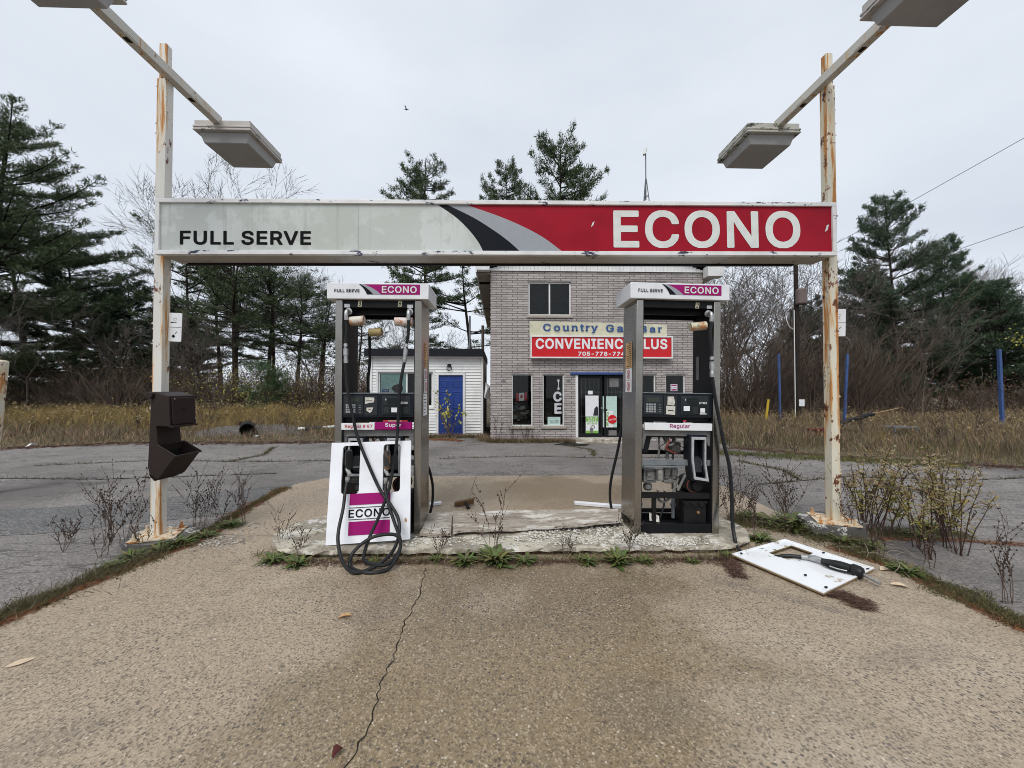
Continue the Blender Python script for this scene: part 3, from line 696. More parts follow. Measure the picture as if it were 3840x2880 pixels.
# ------------------------------------------------------------------ the ground
rnd = random.Random(5)
g = MB()
ext = 400
g.add([(-ext, -60, -0.03), (ext, -60, -0.03), (ext, ext, -0.03), (-ext, ext, -0.03)], [(0, 1, 2, 3)])
tag(g.build('field', M['soil'], smooth=False), kind='structure')

lot = [(-60, -30), (60, -30), (60, 1.5), (26, 3.9), (17, 5.6), (12.6, 6.9), (10.6, 7.5), (8.9, 8.5), (7.9, 8.95), (7.0, 9.6), (6.4, 10.4), (6.35, 11.6), (5.9, 11.78),
       (-0.35, 11.85), (-0.6, 12.95), (-4.6, 12.95), (-5.0, 11.9), (-7.2, 11.75), (-9.0, 11.95), (-10.9, 11.9), (-13.3, 10.75), (-17, 10.3), (-24, 9.6), (-34, 9.2), (-60, 9)]
def ragged(poly, step, amp, keep, rr):
    out = []
    for i, p in enumerate(poly):
        q = poly[(i + 1) % len(poly)]
        out.append(p)
        L = math.hypot(q[0] - p[0], q[1] - p[1])
        if keep(p, q): continue
        n = int(L / step)
        nx, ny = -(q[1] - p[1]) / L, (q[0] - p[0]) / L
        for k in range(1, n):
            t = k / n; a = rr.uniform(-amp, amp)
            out.append((p[0] + (q[0] - p[0]) * t + nx * a, p[1] + (q[1] - p[1]) * t + ny * a))
    return out
lot = ragged(lot, 0.35, 0.07, lambda p, q: abs(p[0]) > 40 or p[1] < -5, rnd)
g = MB()
g.plate([lot], lambda u, v, d: (u, v, d), 0.0, -0.02)
# newer, darker resurfaced band crossing on the left
patch = ragged([(-30, 3.1), (-9.0, 4.55), (-5.2, 5.55), (-4.2, 6.15), (-3.35, 6.6), (-3.3, 5.1), (-3.55, 4.95), (-5.0, 4.35), (-9.0, 3.7), (-30, 2.4)], 0.3, 0.025, lambda p, q: False, rnd)
g.flat(patch, lambda u, v: (u, v, 0.004), 1)
LOT = g

pad = [(-3.34, -3.5), (3.40, -3.5), (3.40, 2.4), (3.44, 3.8), (3.50, 4.6), (3.62, 6.15), (2.65, 7.0), (-2.95, 7.1), (-3.40, 6.5), (-3.30, 5.2), (-3.20, 4.3), (-3.27, 3.3), (-3.34, 2.4)]
pad = ragged(pad, 0.12, 0.012, lambda p, q: p[1] < -1, rnd)
g = MB()
g.plate([pad], lambda u, v, d: (u, v, d), 0.008, -0.015)
def crack_strip(pts, w, z=0.0105, jit=0.012):
    P = []
    for a, b in zip(pts, pts[1:]):
        n = max(2, int(math.hypot(b[0] - a[0], b[1] - a[1]) / 0.035))
        for k in range(n):
            t = k / n
            P.append((a[0] + (b[0] - a[0]) * t + rnd.uniform(-jit, jit), a[1] + (b[1] - a[1]) * t + rnd.uniform(-jit * .4, jit * .4)))
    P.append(pts[-1])
    vs = []; fs = []
    for i, p in enumerate(P):
        q = P[min(i + 1, len(P) - 1)]; o = P[max(i - 1, 0)]
        dx, dy = q[0] - o[0], q[1] - o[1]; L = math.hypot(dx, dy) or 1
        ww = w * rnd.uniform(0.35, 1.25) / 2
        vs += [(p[0] - dy / L * ww, p[1] + dx / L * ww, z), (p[0] + dy / L * ww, p[1] - dx / L * ww, z)]
        if i: fs.append((2 * i - 2, 2 * i - 1, 2 * i + 1, 2 * i))
    g.add(vs, fs, 1)
pg = g; g = LOT
CRACKS = ([(-9.6, 8.3), (-7.5, 8.9), (-5.6, 8.6), (-3.4, 8.75)], [(-1.4, 8.9), (0.8, 9.15), (2.6, 8.8), (4.6, 8.95)], [(-14, 6.6), (-10, 7.2), (-7, 7.0), (-4.2, 7.4)], [(4.3, 6.3), (6.2, 6.8), (8.2, 6.5), (10, 6.7)], [(-6.2, 10.8), (-5.7, 9.5), (-5.9, 8.6)], [(1.8, 11.0), (2.4, 10.0), (2.2, 9.1)], [(5.2, 8.4), (5.5, 7.4), (5.2, 6.6)])
for c_ in CRACKS:
    n0 = len(g.mi); crack_strip(c_, 0.035, z=0.005, jit=0.05)
    for i_ in range(n0, len(g.mi)): g.mi[i_] = 2
tag(g.build('asphalt_lot', [M['asphalt'], M['asphalt_new'], M['crack']], smooth=False), kind='structure'); g = pg
crack_strip([(-0.65, 3.40), (-0.61, 2.95), (-0.64, 2.56), (-0.615, 2.30), (-0.63, 2.12), (-0.60, 1.85), (-0.63, 1.66), (-0.66, 1.2)], 0.0075)
crack_strip([(-3.2, 4.28), (-2.8, 4.24), (-2.35, 4.22)], 0.008, jit=0.004)
crack_strip([(2.65, 4.2), (3.0, 4.18), (3.5, 4.2)], 0.008, jit=0.004)
crack_strip([(-0.42, 4.75), (-0.45, 5.6), (-0.44, 7.07)], 0.006, jit=0.004)
tag(g.build('concrete_pavement', [M['concrete'], M['crack']], smooth=False), kind='structure')

# the raised pump island
def stadium(x0, x1, y0, y1, n=14):
    r = (y1 - y0) / 2; out = []
    for k in range(n + 1):
        a = R(-90 + 180 * k / n); out.append((x1 - r + r * math.cos(a), (y0 + y1) / 2 + r * math.sin(a)))
    for k in range(n + 1):
        a = R(90 + 180 * k / n); out.append((x0 + r + r * math.cos(a), (y0 + y1) / 2 + r * math.sin(a)))
    return out
IZ = 0.078
isl = ragged(stadium(-2.33, 2.62, 3.62, 4.74), 0.07, 0.012, lambda p, q: False, rnd)
isl_t = [(x * 0.997 + rnd.uniform(-.012, .006), 4.18 + (y - 4.18) * 0.985 + rnd.uniform(-.012, .012)) for x, y in isl]
g = MB()
n = len(isl)
low = [(.14 + (x - .14) * .985, 4.18 + (y - 4.18) * .90, -0.01) for x, y in isl]
mid = [(.14 + (x - .14) * .988 + rnd.uniform(-.008, .008), 4.18 + (y - 4.18) * .92 + rnd.uniform(-.008, .008), IZ - 0.034) for x, y in isl]
lip = [(x + rnd.uniform(-.010, .010), y + rnd.uniform(-.012, .012), IZ - 0.030 + rnd.uniform(-.006, .006)) for x, y in isl]
top = [(x, y, IZ + rnd.uniform(-.006, .004)) for x, y in isl_t]
inn = [(x * 0.93 + 0.01, 4.18 + (y - 4.18) * 0.80, IZ + rnd.uniform(-.004, .004)) for x, y in isl_t]
g.add(low + mid + lip, [(a * n + i, a * n + (i + 1) % n, (a + 1) * n + (i + 1) % n, (a + 1) * n + i) for a in (0, 1) for i in range(n)], 1)
g.add(lip + top, [(i, (i + 1) % n, n + (i + 1) % n, n + i) for i in range(n)], 0)
g.add(top + inn, [(i, (i + 1) % n, n + (i + 1) % n, n + i) for i in range(n)], 0)
g.add(inn, [tuple(t) for t in tessellate_polygon([[Vector(p) for p in inn]])], 0)
tag(g.build('kerb_island', [M['kerb_top'], M['kerb_side']], smooth=False), kind='structure')

# white gravel in the sunken middle of the island
def pebbles(name, spots, mat, rr, rmin=0.008, rmax=0.02, label=None):
    mb = MB()
    base = [(1, 0, 0), (-1, 0, 0), (0, 1, 0), (0, -1, 0), (0, 0, 1), (0, 0, -1)]
    F = [(0, 2, 4), (2, 1, 4), (1, 3, 4), (3, 0, 4), (2, 0, 5), (1, 2, 5), (3, 1, 5), (0, 3, 5)]
    for x, y, z in spots:
        r = rr.uniform(rmin, rmax); a = rr.uniform(0, 6.28)
        sx, sy, sz = r * rr.uniform(.8, 1.4), r * rr.uniform(.7, 1.1), r * rr.uniform(.5, .8)
        vs = []
        for p in base:
            q = (p[0] * sx, p[1] * sy); vs.append((x + q[0] * math.cos(a) - q[1] * math.sin(a), y + q[0] * math.sin(a) + q[1] * math.cos(a), z + p[2] * sz))
        mb.add(vs, F)
    o = mb.build(name, mat)
    return tag(o, label, None, None, 'stuff')
sp = []
for _ in range(1500):
    x = rnd.uniform(-0.95, 1.5); y = rnd.uniform(3.70, 4.25)
    if x < 0.2 and y > 3.93: continue
    if rnd.random() > (1.0 if x > 0.2 else 0.45): continue
    sp.append((x, y, IZ + 0.006))
for _ in range(260):
    sp.append((rnd.gauss(1.62, .2), rnd.uniform(3.64, 3.86), IZ + .005))
pebbles('gravel', sp, M['pebble'], rnd, 0.007, 0.017, 'loose white gravel spilled along the island between the pumps')
sp = [(rnd.gauss(-2.9, .16), rnd.gauss(4.05, .07), .013) for _ in range(160)] + [(rnd.gauss(-2.75, .25), rnd.gauss(4.4, .12), .012) for _ in range(110)]
sp += [(rnd.uniform(-2.2, 2.6), 3.56 + rnd.gauss(0, .05), .012) for _ in range(170)]
pebbles('rubble', sp, Mat('grey_grit', (.3, .28, .25), .9).island([(.36, .33, .29), (.16, .14, .12), (.5, .47, .42), (.11, .09, .07)]).m, rnd, 0.005, 0.016, 'grey grit and crumbs of concrete round the island')

# ------------------------------------------------------------------ lamp poles
def light_pole(px, arm_x, arm_z, top_z, lamp_x, seed, mats, label, z0, notice_side):
    root = thing('light_pole', label, 'light pole', (px, 4.12, 0), group='light poles carrying the sign')
    rr = random.Random(seed)
    w = 0.047
    mb = MB(); mb.box(px - w, px + w, 4.07, 4.07 + 2 * w, z0 + 0.012, arm_z - 0.045)
    mb.box(px - 0.036, px + 0.036, 4.08, 4.152, arm_z - 0.045, top_z)
    # curled flakes of paint along the edges
    for _ in range(26):
        z = rr.uniform(0.5, arm_z - .1); sx = rr.choice((-1, 1)); a = rr.uniform(.006, .02)
        x = px + sx * w
        mb.add([(x - sx * .004, 4.068, z), (x + sx * a, 4.062, z + .012), (x - sx * .004, 4.068, z + rr.uniform(.02, .04)), (x - sx * .002, 4.075, z + .015)], [(0, 1, 2), (0, 2, 3), (1, 3, 2), (0, 3, 1)])
    mb.build('post', mats[0], root, bevel=0.007)
    mb = MB(); mb.box(arm_x - 0.043, arm_x + 0.043, 3.0, 4.78, arm_z - 0.05, arm_z + 0.05)
    # jagged rusted-through lip under the arm
    for y in (3.62, 4.36):
        mb.add([(arm_x - .045, y - .06, arm_z - .035), (arm_x + .045, y - .07, arm_z - .035), (arm_x + .045, y + .07, arm_z - .035), (arm_x - .045, y + .05, arm_z - .035), (arm_x, y + .01, arm_z - .066)], [(0, 1, 4), (1, 2, 4), (2, 3, 4), (3, 0, 4)], 1)
    mb.build('arm', [mats[1], M['crack']], root, bevel=0.005)
    ang = R(22 if px < 0 else -24)
    c, s = math.cos(ang), math.sin(ang)
    def rot(u, v, d): return (px + u * c - v * s, 4.12 + u * s + v * c, d)
    mb = MB(); mb.plate([rrect(-.19, .19, -.19, .19, .012)], rot, z0, z0 + .014)
    bp = mb.build('base_plate', M['rust_plate'], root, bevel=.003)
    for u, v in ((-.145, -.145), (.145, -.145), (.145, .145), (-.145, .145)):
        mb = MB(); q = rot(u, v, z0 + .014)
        mb.cyl(q, (q[0], q[1], z0 + .035), .021, 6); mb.cyl((q[0], q[1], z0 + .03), (q[0], q[1], z0 + .075), .011, 8)
        mb.build('anchor_bolt', M['rust_plate'], bp)
    return root

def lamp(lx, cy, z, shell, root, label):
    """A square box lamp: ridged shell above, tapering lens below."""
    mb = MB(); a = 0.345
    for (s0, za, zb) in ((a - .012, z + .055, z + .125), (a, z + .035, z + .06), (a - .006, z + .02, z + .036), (a, z, z + .022)):
        mb.box(lx - s0, lx + s0, cy - s0, cy + s0, za, zb)
    hs = mb.build('lamp_housing', shell, root, bevel=0.006)
    if label: hs['label'] = label
    b0, b1 = 0.30, 0.265
    mb = MB()
    mb.hexa([(lx - b1, cy - b1, z - .115), (lx + b1, cy - b1, z - .115), (lx + b1, cy + b1, z - .115), (lx - b1, cy + b1, z - .115)],
            [(lx - b0, cy - b0, z + .002), (lx + b0, cy - b0, z + .002), (lx + b0, cy + b0, z + .002), (lx - b0, cy + b0, z + .002)])
    mb.build('lamp_lens', M['lamp_lens'], hs, bevel=0.008)

lp = light_pole(-3.525, -3.450, 4.845, 5.18, -3.385, 3, (M['post_paint'], M['arm_paint']), 'rust streaked white lamp post holding up the grey end of the sign', 0.062, 1)
lamp(-3.385, 5.08, 4.715, M['lamp_shell'], lp, None)
lamp(-3.41, 2.87, 4.715, M['lamp_shell'], lp, None)
rp = light_pole(3.612, 3.535, 4.94, 5.265, 3.455, 9, (M['post_paint_b'], M['arm_paint']), 'orange rusted lamp post holding up the red end of the sign', 0.145, -1)
lamp(3.45, 5.06, 4.81, M['lamp_mossy'], rp, 'shell stained green and black with moss')
lamp(3.51, 2.92, 4.81, M['lamp_shell'], rp, None)

def footing(cx, cy, r, z, sq, label, seed):
    rr = random.Random(seed); mb = MB()
    pts = [(cx + r * math.cos(R(22.5 + 45 * k)) * rr.uniform(.93, 1.06), cy + r * sq * math.sin(R(22.5 + 45 * k)) * rr.uniform(.93, 1.06)) for k in range(8)]
    pts = ragged(pts, 0.06, 0.012, lambda p, q: False, rr)
    mb.plate([pts], lambda u, v, d: (u, v, d), z, -0.01)
    tag(mb.build('footing', M['footing'], bevel=0.012), label, 'concrete footing')
footing(-3.54, 4.16, 0.33, 0.058, 0.92, 'low cracked concrete footing under the post with the brown towel box', 2)
footing(3.63, 4.16, 0.33, 0.142, 0.92, 'chipped black and white concrete footing under the orange rusted post', 5)

def warning_plate(px, z, ang, label):
    w, h = 0.125, 0.30
    root = thing('warning_plate', label, 'sign plate', (px, 4.14, z), (0, R(1.5), R(ang)), 'warning plates on the lamp posts')
    fn = lambda u, v, d: (u, d, v)
    mb = MB(); mb.plate([rrect(-w / 2, w / 2, -h / 2, h / 2, .008)], fn, -.003, .003)
    mb.build('plate', M['paper_white'], root, local=True)
    ink = MB(); f2 = lambda u, v: (u, -.005, v)
    ink.flat([(-w / 2, -.002), (w / 2, -.002), (w / 2, .001), (-w / 2, .001)], f2)
    ink.flat([(-.045, .045), (-.008, .045), (-.008, .054), (-.045, .054)], f2)          # cigarette
    ink.flat([(0, .045), (.012, .045), (.012, .053), (0, .053)], f2)
    for k in range(7):                                                                   # curl of smoke
        a = k * .8; ink.flat([(.0 + .014 * math.cos(a), .08 + .014 * math.sin(a)), (.0 + .017 * math.cos(a), .08 + .017 * math.sin(a)), (.0 + .017 * math.cos(a + .7), .08 + .017 * math.sin(a + .7)), (.0 + .014 * math.cos(a + .7), .08 + .014 * math.sin(a + .7))], f2)
    ink.flat([(-.03, -.095), (-.012, -.075), (.006, -.095), (-.012, -.115)], f2)          # match head
    ink.flat([(.0, -.07), (.004, -.074), (.025, -.045), (.02, -.043)], f2)
    ink.build('pictogram', M['letter_black'], root, local=True)
warning_plate(-3.405, 2.215, 4, 'small white no smoking plate on the post above the towel box')
warning_plate(3.725, 2.30, -20, 'small white no smoking plate on the orange rusted post')

# ------------------------------------------------------------------ the long overhead sign
SX, SZ, TILT = -3.483, 2.925, 0.48
sign = thing('overhead_sign', 'long grey and red fuel station sign with chipped white frame spanning the two lamp posts', 'sign', (SX, 3.97, SZ), (0, R(-TILT), 0))
L, HH, D = 7.055, 0.57, 0.32
mb = MB(); t = 0.042
mb.box(0, L, 0, 0.05, HH - t, HH); mb.box(0, L, 0, 0.05, 0, t); mb.box(0, t, 0.001, 0.05, t, HH - t); mb.box(L - t, L, 0.001, 0.05, t, HH - t)
mb.build('frame', M['sign_frame'], sign, local=True, bevel=0.004)
mb = MB(); mb.box(0.008, L - 0.008, 0.05, D, 0.006, HH - 0.006)
mb.build('cabinet', M['sign_under'], sign, local=True, bevel=0.004)
mb = MB(); mb.box(0.1, L - .25, D - .03, D + .012, -0.012, 0.0055); mb.build('bottom_rail', M['black_sheet'], sign, local=True)
FY = 0.022
def swoosh_curves(x0, z0, wd, hg, n=16):
    A = [(35, 58), (130, 130), (200, 205), (245, 270), (270, 322)]
    B = [(85, 58), (220, 130), (330, 205), (410, 270), (462, 322)]
    C = [(190, 60), (350, 120), (480, 180), (590, 245), (685, 322)]
    out = []
    for cv in (A, B, C):
        pts = catmull([((x - 35) / 650, 0, 1 - (y - 58) / 264) for x, y in cv], 5)
        out.append([(x0 + p.x * wd, z0 + p.z * hg) for p in pts])
    return out
wa, wb, wc = swoosh_curves(2.836, t, 1.293, HH - 2 * t)
z_lo, z_hi = t, HH - t
def face(name, loop, mat):
    mb = MB(); mb.plate([loop], lambda u, v, d: (u, d, v), FY, FY + .02); return mb.build(name, mat, sign, local=True, smooth=False)
wf = face('white_face', [(t, z_lo), (wa[-1][0], z_lo)] + wa[::-1][1:] + [(t, z_hi)], M['sign_white'])
face('black_stripe', wa + wb[::-1], M['sign_black'])
face('grey_stripe', wb + wc[::-1], M['sign_grey'])
rf = face('red_face', wc + [(L - t, z_lo), (L - t, z_hi)], M['sign_red'])
fs = lambda u, v: (u, FY - .003, v)
mb = MB(); mb.flat([(2.02, z_lo), (2.0225, z_lo), (2.0225, z_hi), (2.02, z_hi)], fs); mb.build('panel_seam', M['sign_grey'], sign, local=True, smooth=False)
add_text(MB(), 'FULL SERVE', 0.235, 1.545, 0.103, 0.248, fs, bold=0.028).build('lettering', M['letter_black'], sign, local=True, smooth=False)
add_text(MB(), 'ECONO', 4.667, 6.672, 0.082, 0.483, fs, bold=0.022).build('lettering', M['letter_white'], sign, local=True, smooth=False)
mb = MB(); mb.flat([(4.43, .30), (4.455, .32), (4.47, .36), (4.45, .35)], fs); mb.build('chipped_spot', M['letter_white'], sign, local=True, smooth=False); mb = MB(); mb.flat([(6.94, .26), (6.97, .28), (6.985, .34), (6.96, .33)], fs)
mb.build('chipped_spot', M['letter_white'], sign, local=True, smooth=False)

# ------------------------------------------------------------------ the towel and squeegee box on the left post
td = thing('towel_dispenser', 'dark brown plastic towel box and squeegee bucket strapped to the left post', 'towel dispenser', (-3.44, 4.05, 0.66))
Y0, Y1 = 3.93, 4.215
side = [(-3.455, 1.50), (-3.42, 1.541), (-3.395, 1.535), (-3.30, 1.40), (-3.30, 1.23), (-3.405, 1.206), (-3.385, 1.03), (-3.395, 0.90), (-3.41, 0.655), (-3.455, 0.70), (-3.478, 0.80)]
mb = MB(); mb.plate([[(p[0], p[1]) for p in side]], lambda u, v, d: (u, d, v), Y0, Y1)
mb.build('body', M['brown_plastic'], td, bevel=0.006, smooth=False)
mb = MB()
mb.hexa([(-3.40, Y0 - .008, 1.20), (-3.262, Y0 - .008, 1.192), (-3.240, Y1 + .008, 1.192), (-3.38, Y1 + .008, 1.20)], [(-3.42, Y0 - .008, 1.54), (-3.278, Y0 - .008, 1.497), (-3.256, Y1 + .008, 1.502), (-3.40, Y1 + .008, 1.54)])
bx = mb.build('towel_box', M['brown_plastic'], td, bevel=0.008, smooth=False)
mb = MB(); mb.hexa([(-3.255, Y0 + .012, 1.215), (-3.243, Y0 + .012, 1.215), (-3.225, Y1 - .012, 1.215), (-3.237, Y1 - .012, 1.215)], [(-3.273, Y0 + .012, 1.48), (-3.262, Y0 + .012, 1.48), (-3.243, Y1 - .012, 1.485), (-3.255, Y1 - .012, 1.485)])
dr = mb.build('door', M['brown_plastic'], bx, bevel=0.004, smooth=False)
mb = MB(); mb.box(-3.233, -3.222, 4.19, 4.196, 1.25, 1.275); mb.build('latch', M['chrome'], bx)
mb = MB(); mb.box(-3.268, -3.222, Y0 - .012, Y1 + .012, 1.186, 1.203); mb.build('lower_rim', M['brown_plastic'], bx, bevel=.003)
mb = MB(); mb.cyl((-3.455, Y0 - .03, 1.505), (-3.455, Y0 + .04, 1.505), 0.034, 20); mb.build('pivot_knob', M['brown_plastic'], td, bevel=.005)
for z in (.80, 1.36):
    mb = MB(); mb.box(-3.585, -3.452, 4.060, 4.066, z, z + .022); mb.box(-3.585, -3.452, 4.170, 4.176, z, z + .022); mb.box(-3.58, -3.574, 4.066, 4.17, z, z + .022); mb.build('strap', M['chrome'], td)
for z in (1.22, 1.47):
    for y in (Y0 + .03, Y1 - .03):
        mb = MB(); mb.lathe([(0, .007), (.004, .006)], (-3.262 + (1.22 - z) * .02 + .014, y, z), (1, 0, 0), 8); mb.build('screw', M['chrome'], bx)
mb = MB(); mb.hexa([(-3.252, 4.03, 1.352), (-3.246, 4.03, 1.352), (-3.240, 4.12, 1.352), (-3.246, 4.12, 1.352)], [(-3.253, 4.03, 1.368), (-3.247, 4.03, 1.368), (-3.241, 4.12, 1.368), (-3.247, 4.12, 1.368)]); mb.build('pull_recess', M['bin_inside'], bx)
# open bucket hung on the lower slope
mb = MB()
A0 = [(-3.385, 1.02), (-3.235, 0.912), (-3.37, 0.70), (-3.43, 0.74)]
th = 0.012
b0, b1 = Y0 - .012, Y1 + .02
outer = [(-3.375, 1.015), (-3.205, 0.905), (-3.365, 0.685), (-3.44, 0.72)]
mb.plate([outer], lambda u, v, d: (u, d, v), b0, b0 + th); mb.plate([outer], lambda u, v, d: (u, d, v), b1 - th, b1)
def wall(p, q, off=0.0):
    mb.hexa([(p[0], b0 + th, p[1]), (q[0], b0 + th, q[1]), (q[0], b1 - th, q[1]), (p[0], b1 - th, p[1])], [(p[0] - th, b0 + th, p[1] - th), (q[0] - th, b0 + th, q[1] - th), (q[0] - th, b1 - th, q[1] - th), (p[0] - th, b1 - th, p[1] - th)])
wall(outer[1], outer[2]); wall(outer[2], outer[3]); wall(outer[3], outer[0])
bk = mb.build('bucket', M['brown_plastic'], td, smooth=False)
mb = MB(); mb.tube([(outer[0][0], b0, outer[0][1]), (outer[1][0] + .01, b0 - .004, outer[1][1]), (outer[1][0] + .01, b1 + .004, outer[1][1]), (outer[0][0], b1, outer[0][1]), (outer[0][0], b0, outer[0][1])], .008, 6)
mb.build('rim', M['brown_plastic'], bk)
mb = MB(); mb.add([(-3.392, b0 + th + .002, 1.0), (-3.385, b0 + th + .002, .70), (-3.385, b1 - th - .002, .70), (-3.392, b1 - th - .002, 1.0)], [(0, 1, 2, 3)])
mb.add([(-3.385, b0 + th + .002, .72), (-3.22, b0 + th + .002, .885), (-3.22, b1 - th - .002, .885), (-3.385, b1 - th - .002, .72)], [(0, 1, 2, 3)])
mb.build('dark_inside', M['bin_inside'], bk, smooth=False)

# ------------------------------------------------------------------ fuel pumps
PW, PD, PH = 0.4425, 0.43, 2.41
def boot(root, pts):
    """Nozzle boot: pale rim round a dark recessed tub."""
    cx = sum(p[0] for p in pts) / len(pts); cz = sum(p[1] for p in pts) / len(pts)
    inn = [(cx + (p[0] - cx) * .74, cz + (p[1] - cz) * .88) for p in pts]
    fn = lambda u, v, d: (u, d, v)
    mb = MB(); mb.plate([pts, inn], fn, -.035, .02); b = mb.build('nozzle_boot', M['boot_rim'], root, local=True, bevel=.004, smooth=False)
    big = [(cx + (p[0] - cx) * 1.22, cz + (p[1] - cz) * 1.08) for p in pts]
    mb = MB(); mb.plate([big, inn], fn, -.012, .10); mb.plate([big], fn, .10, .115)
    mb.build('tub', M['navy_plastic'], b, local=True, smooth=False)
    mb = MB(); mb.hexa([(cx - .05, .02, cz - .14), (cx + .05, .02, cz - .14), (cx + .05, .09, cz - .10), (cx - .05, .09, cz - .10)], [(cx - .045, .03, cz + .0), (cx + .045, .03, cz + .0), (cx + .045, .095, cz + .02), (cx - .045, .095, cz + .02)])
    mb.build('latch_lever', M['grey_plastic'], b, local=True, bevel=.004)
    return b

def spout(root, x, z):
    mb = MB(); mb.lathe([(0, .034), (.02, .034), (.021, .024), (.035, .024)], (x, .03, z), (0, -1, 0), 14)
    mb.tube(catmull([(x, .0, z), (x, -.035, z - .008), (x, -.05, z - .04), (x, -.045, z - .10)], 5), .021, 12)
    return mb.build('spout', M['chrome'], root, local=True)

def can(root, x0, x1, z, y, r, tilt, mat):
    mb = MB(); d = Vector((x1 - x0, 0, tilt)); L_ = d.length
    mb.lathe([(0, r * .9), (0.004, r), (.012, r * .96), (L_ - .012, r * .96), (L_ - .004, r), (L_, r * .9)], (x0, y, z), d, 20)
    return mb.build('fuel_filter', mat, root, local=True)

def decal_boxes(root, name, mat, rects, y):
    mb = MB()
    for x0, x1, z0, z1 in rects: mb.flat([(x0, z0), (x1, z0), (x1, z1), (x0, z1)], lambda u, v: (u, y, v))
    return mb.build(name, mat, root, local=True, smooth=False)

def pump_shell(root, rr):
    for s in (-1, 1):
        mb = MB(); a, b = sorted((s * PW, s * (PW - .072)))
        mb.box(a, b, 0, PD, 0, PH); mb.build('side_panel', M['steel'], root, local=True, bevel=.004)
        mb = MB(); a, b = sorted((s * (PW - .0715), s * (PW - .079))); mb.box(a, b, .012, PD - .01, .02, PH - .01)
        mb.build('inner_lining', M['lining'], root, local=True)
    w = PW - .079
    mb = MB(); mb.box(-w, w, .012, .05, 2.335, 2.405); mb.box(-w, w, .05, PD - .02, 2.36, 2.405)
    mb.box(-w, w, .12, .16, 2.285, 2.36); mb.box(-w, w, PD - .06, PD - .02, 2.28, 2.36)
    mb.build('header', M['black_sheet'], root, local=True, bevel=.003)
    mb = MB(); mb.box(-.52, .52, -.03, PD + .03, 2.415, 2.582)
    cap = mb.build('canopy', M['cap_white'], root, local=True, bevel=.007)
    cy = -.033
    fn = lambda u, v: (u, cy, v)
    ca, cb, cc = swoosh_curves(-.192, 2.462, .222, .105)
    mb = MB(); mb.flat(cc + [(.43, 2.462), (.43, 2.567)], fn); mb.build('colour_band', M['magenta'], cap, local=True, smooth=False)
    mb = MB(); mb.flat(ca + cb[::-1], fn); mb.build('black_stripe', M['sign_black'], cap, local=True, smooth=False)
    mb = MB(); mb.flat(cb + cc[::-1], fn); mb.build('grey_stripe', M['sign_grey'], cap, local=True, smooth=False)
    f2 = lambda u, v: (u, cy - .003, v)
    add_text(MB(), 'FULL SERVE', -.44, -.185, 2.482, 2.517, f2, bold=.02).build('lettering', M['letter_black'], cap, local=True, smooth=False)
    add_text(MB(), 'ECONO', .042, .398, 2.478, 2.549, f2, bold=.02).build('lettering', M['letter_white'], cap, local=True, smooth=False)
    # electronics head
    mb = MB(); mb.box(-w, w, .01, PD - .02, 1.195, 1.448); hd = mb.build('display_head', M['navy_plastic'], root, local=True, bevel=.006)
    mb = MB(); mb.box(-w, w, .004, .012, 1.442, 1.452); mb.build('top_trim', M['grey_metal'], hd, local=True)
    def inset(name, x0, x1, z0, z1, mat, y0=.004, par=hd, bv=.004):
        mb = MB(); mb.box(x0, x1, y0, .0105, z0, z1); return mb.build(name, mat, par, local=True, bevel=bv)
    kp = inset('keypad_module', -.355, -.155, 1.225, 1.42, M['grey_plastic'])
    mb = MB(); mb.box(-.325, -.19, .001, .005, 1.35, 1.398); mb.build('message_window', M['lcd'], kp, local=True)
    mb = MB()
    for i in range(4):
        for j in range(4): mb.box(-.33 + i * .026, -.31 + i * .026, -.001, .006, 1.245 + j * .024, 1.263 + j * .024)
    mb.build('keypad', M['key'], kp, local=True)
    decal_boxes(kp, 'key_label', M['key'], [(-.20, -.175, 1.25 + .024 * k, 1.254 + .024 * k) for k in range(4)], .003)
    cr = inset('receipt_module', -.145, -.01, 1.215, 1.42, M['grey_plastic'])
    ds = inset('price_display', .035, .325, 1.22, 1.42, M['grey_plastic'])
    mb = MB(); mb.box(.045, .315, .001, .006, 1.335, 1.405); mb.build('display_bezel', M['grey_plastic'], ds, local=True, bevel=.003)
    mb = MB(); mb.box(.095, .215, -.001, .005, 1.337, 1.402); mb.build('display_window', M['lcd_dark'], ds, local=True)
    mb = MB(); mb.box(.05, .31, .001, .007, 1.228, 1.325); mb.build('lower_window', M['lcd_dark'], ds, local=True)
    add_text(MB(), '$', .073, .084, 1.372, 1.392, lambda u, v: (u, -.001, v), bold=.02).build('lettering', M['paper_white'], ds, local=True, smooth=False)
    add_text(MB(), 'LITRES', .222, .302, 1.338, 1.358, lambda u, v: (u, -.002, v), bold=.03).build('lettering', M['paper_white'], ds, local=True, smooth=False)
    mb = MB(); mb.box(-w, w, .06, .10, 1.145, 1.195); mb.box(-w, w, .05, .07, .98, 1.07)
    mb.build('upper_frame', M['black_sheet'], root, local=True)
    return cap, hd, cr, ds

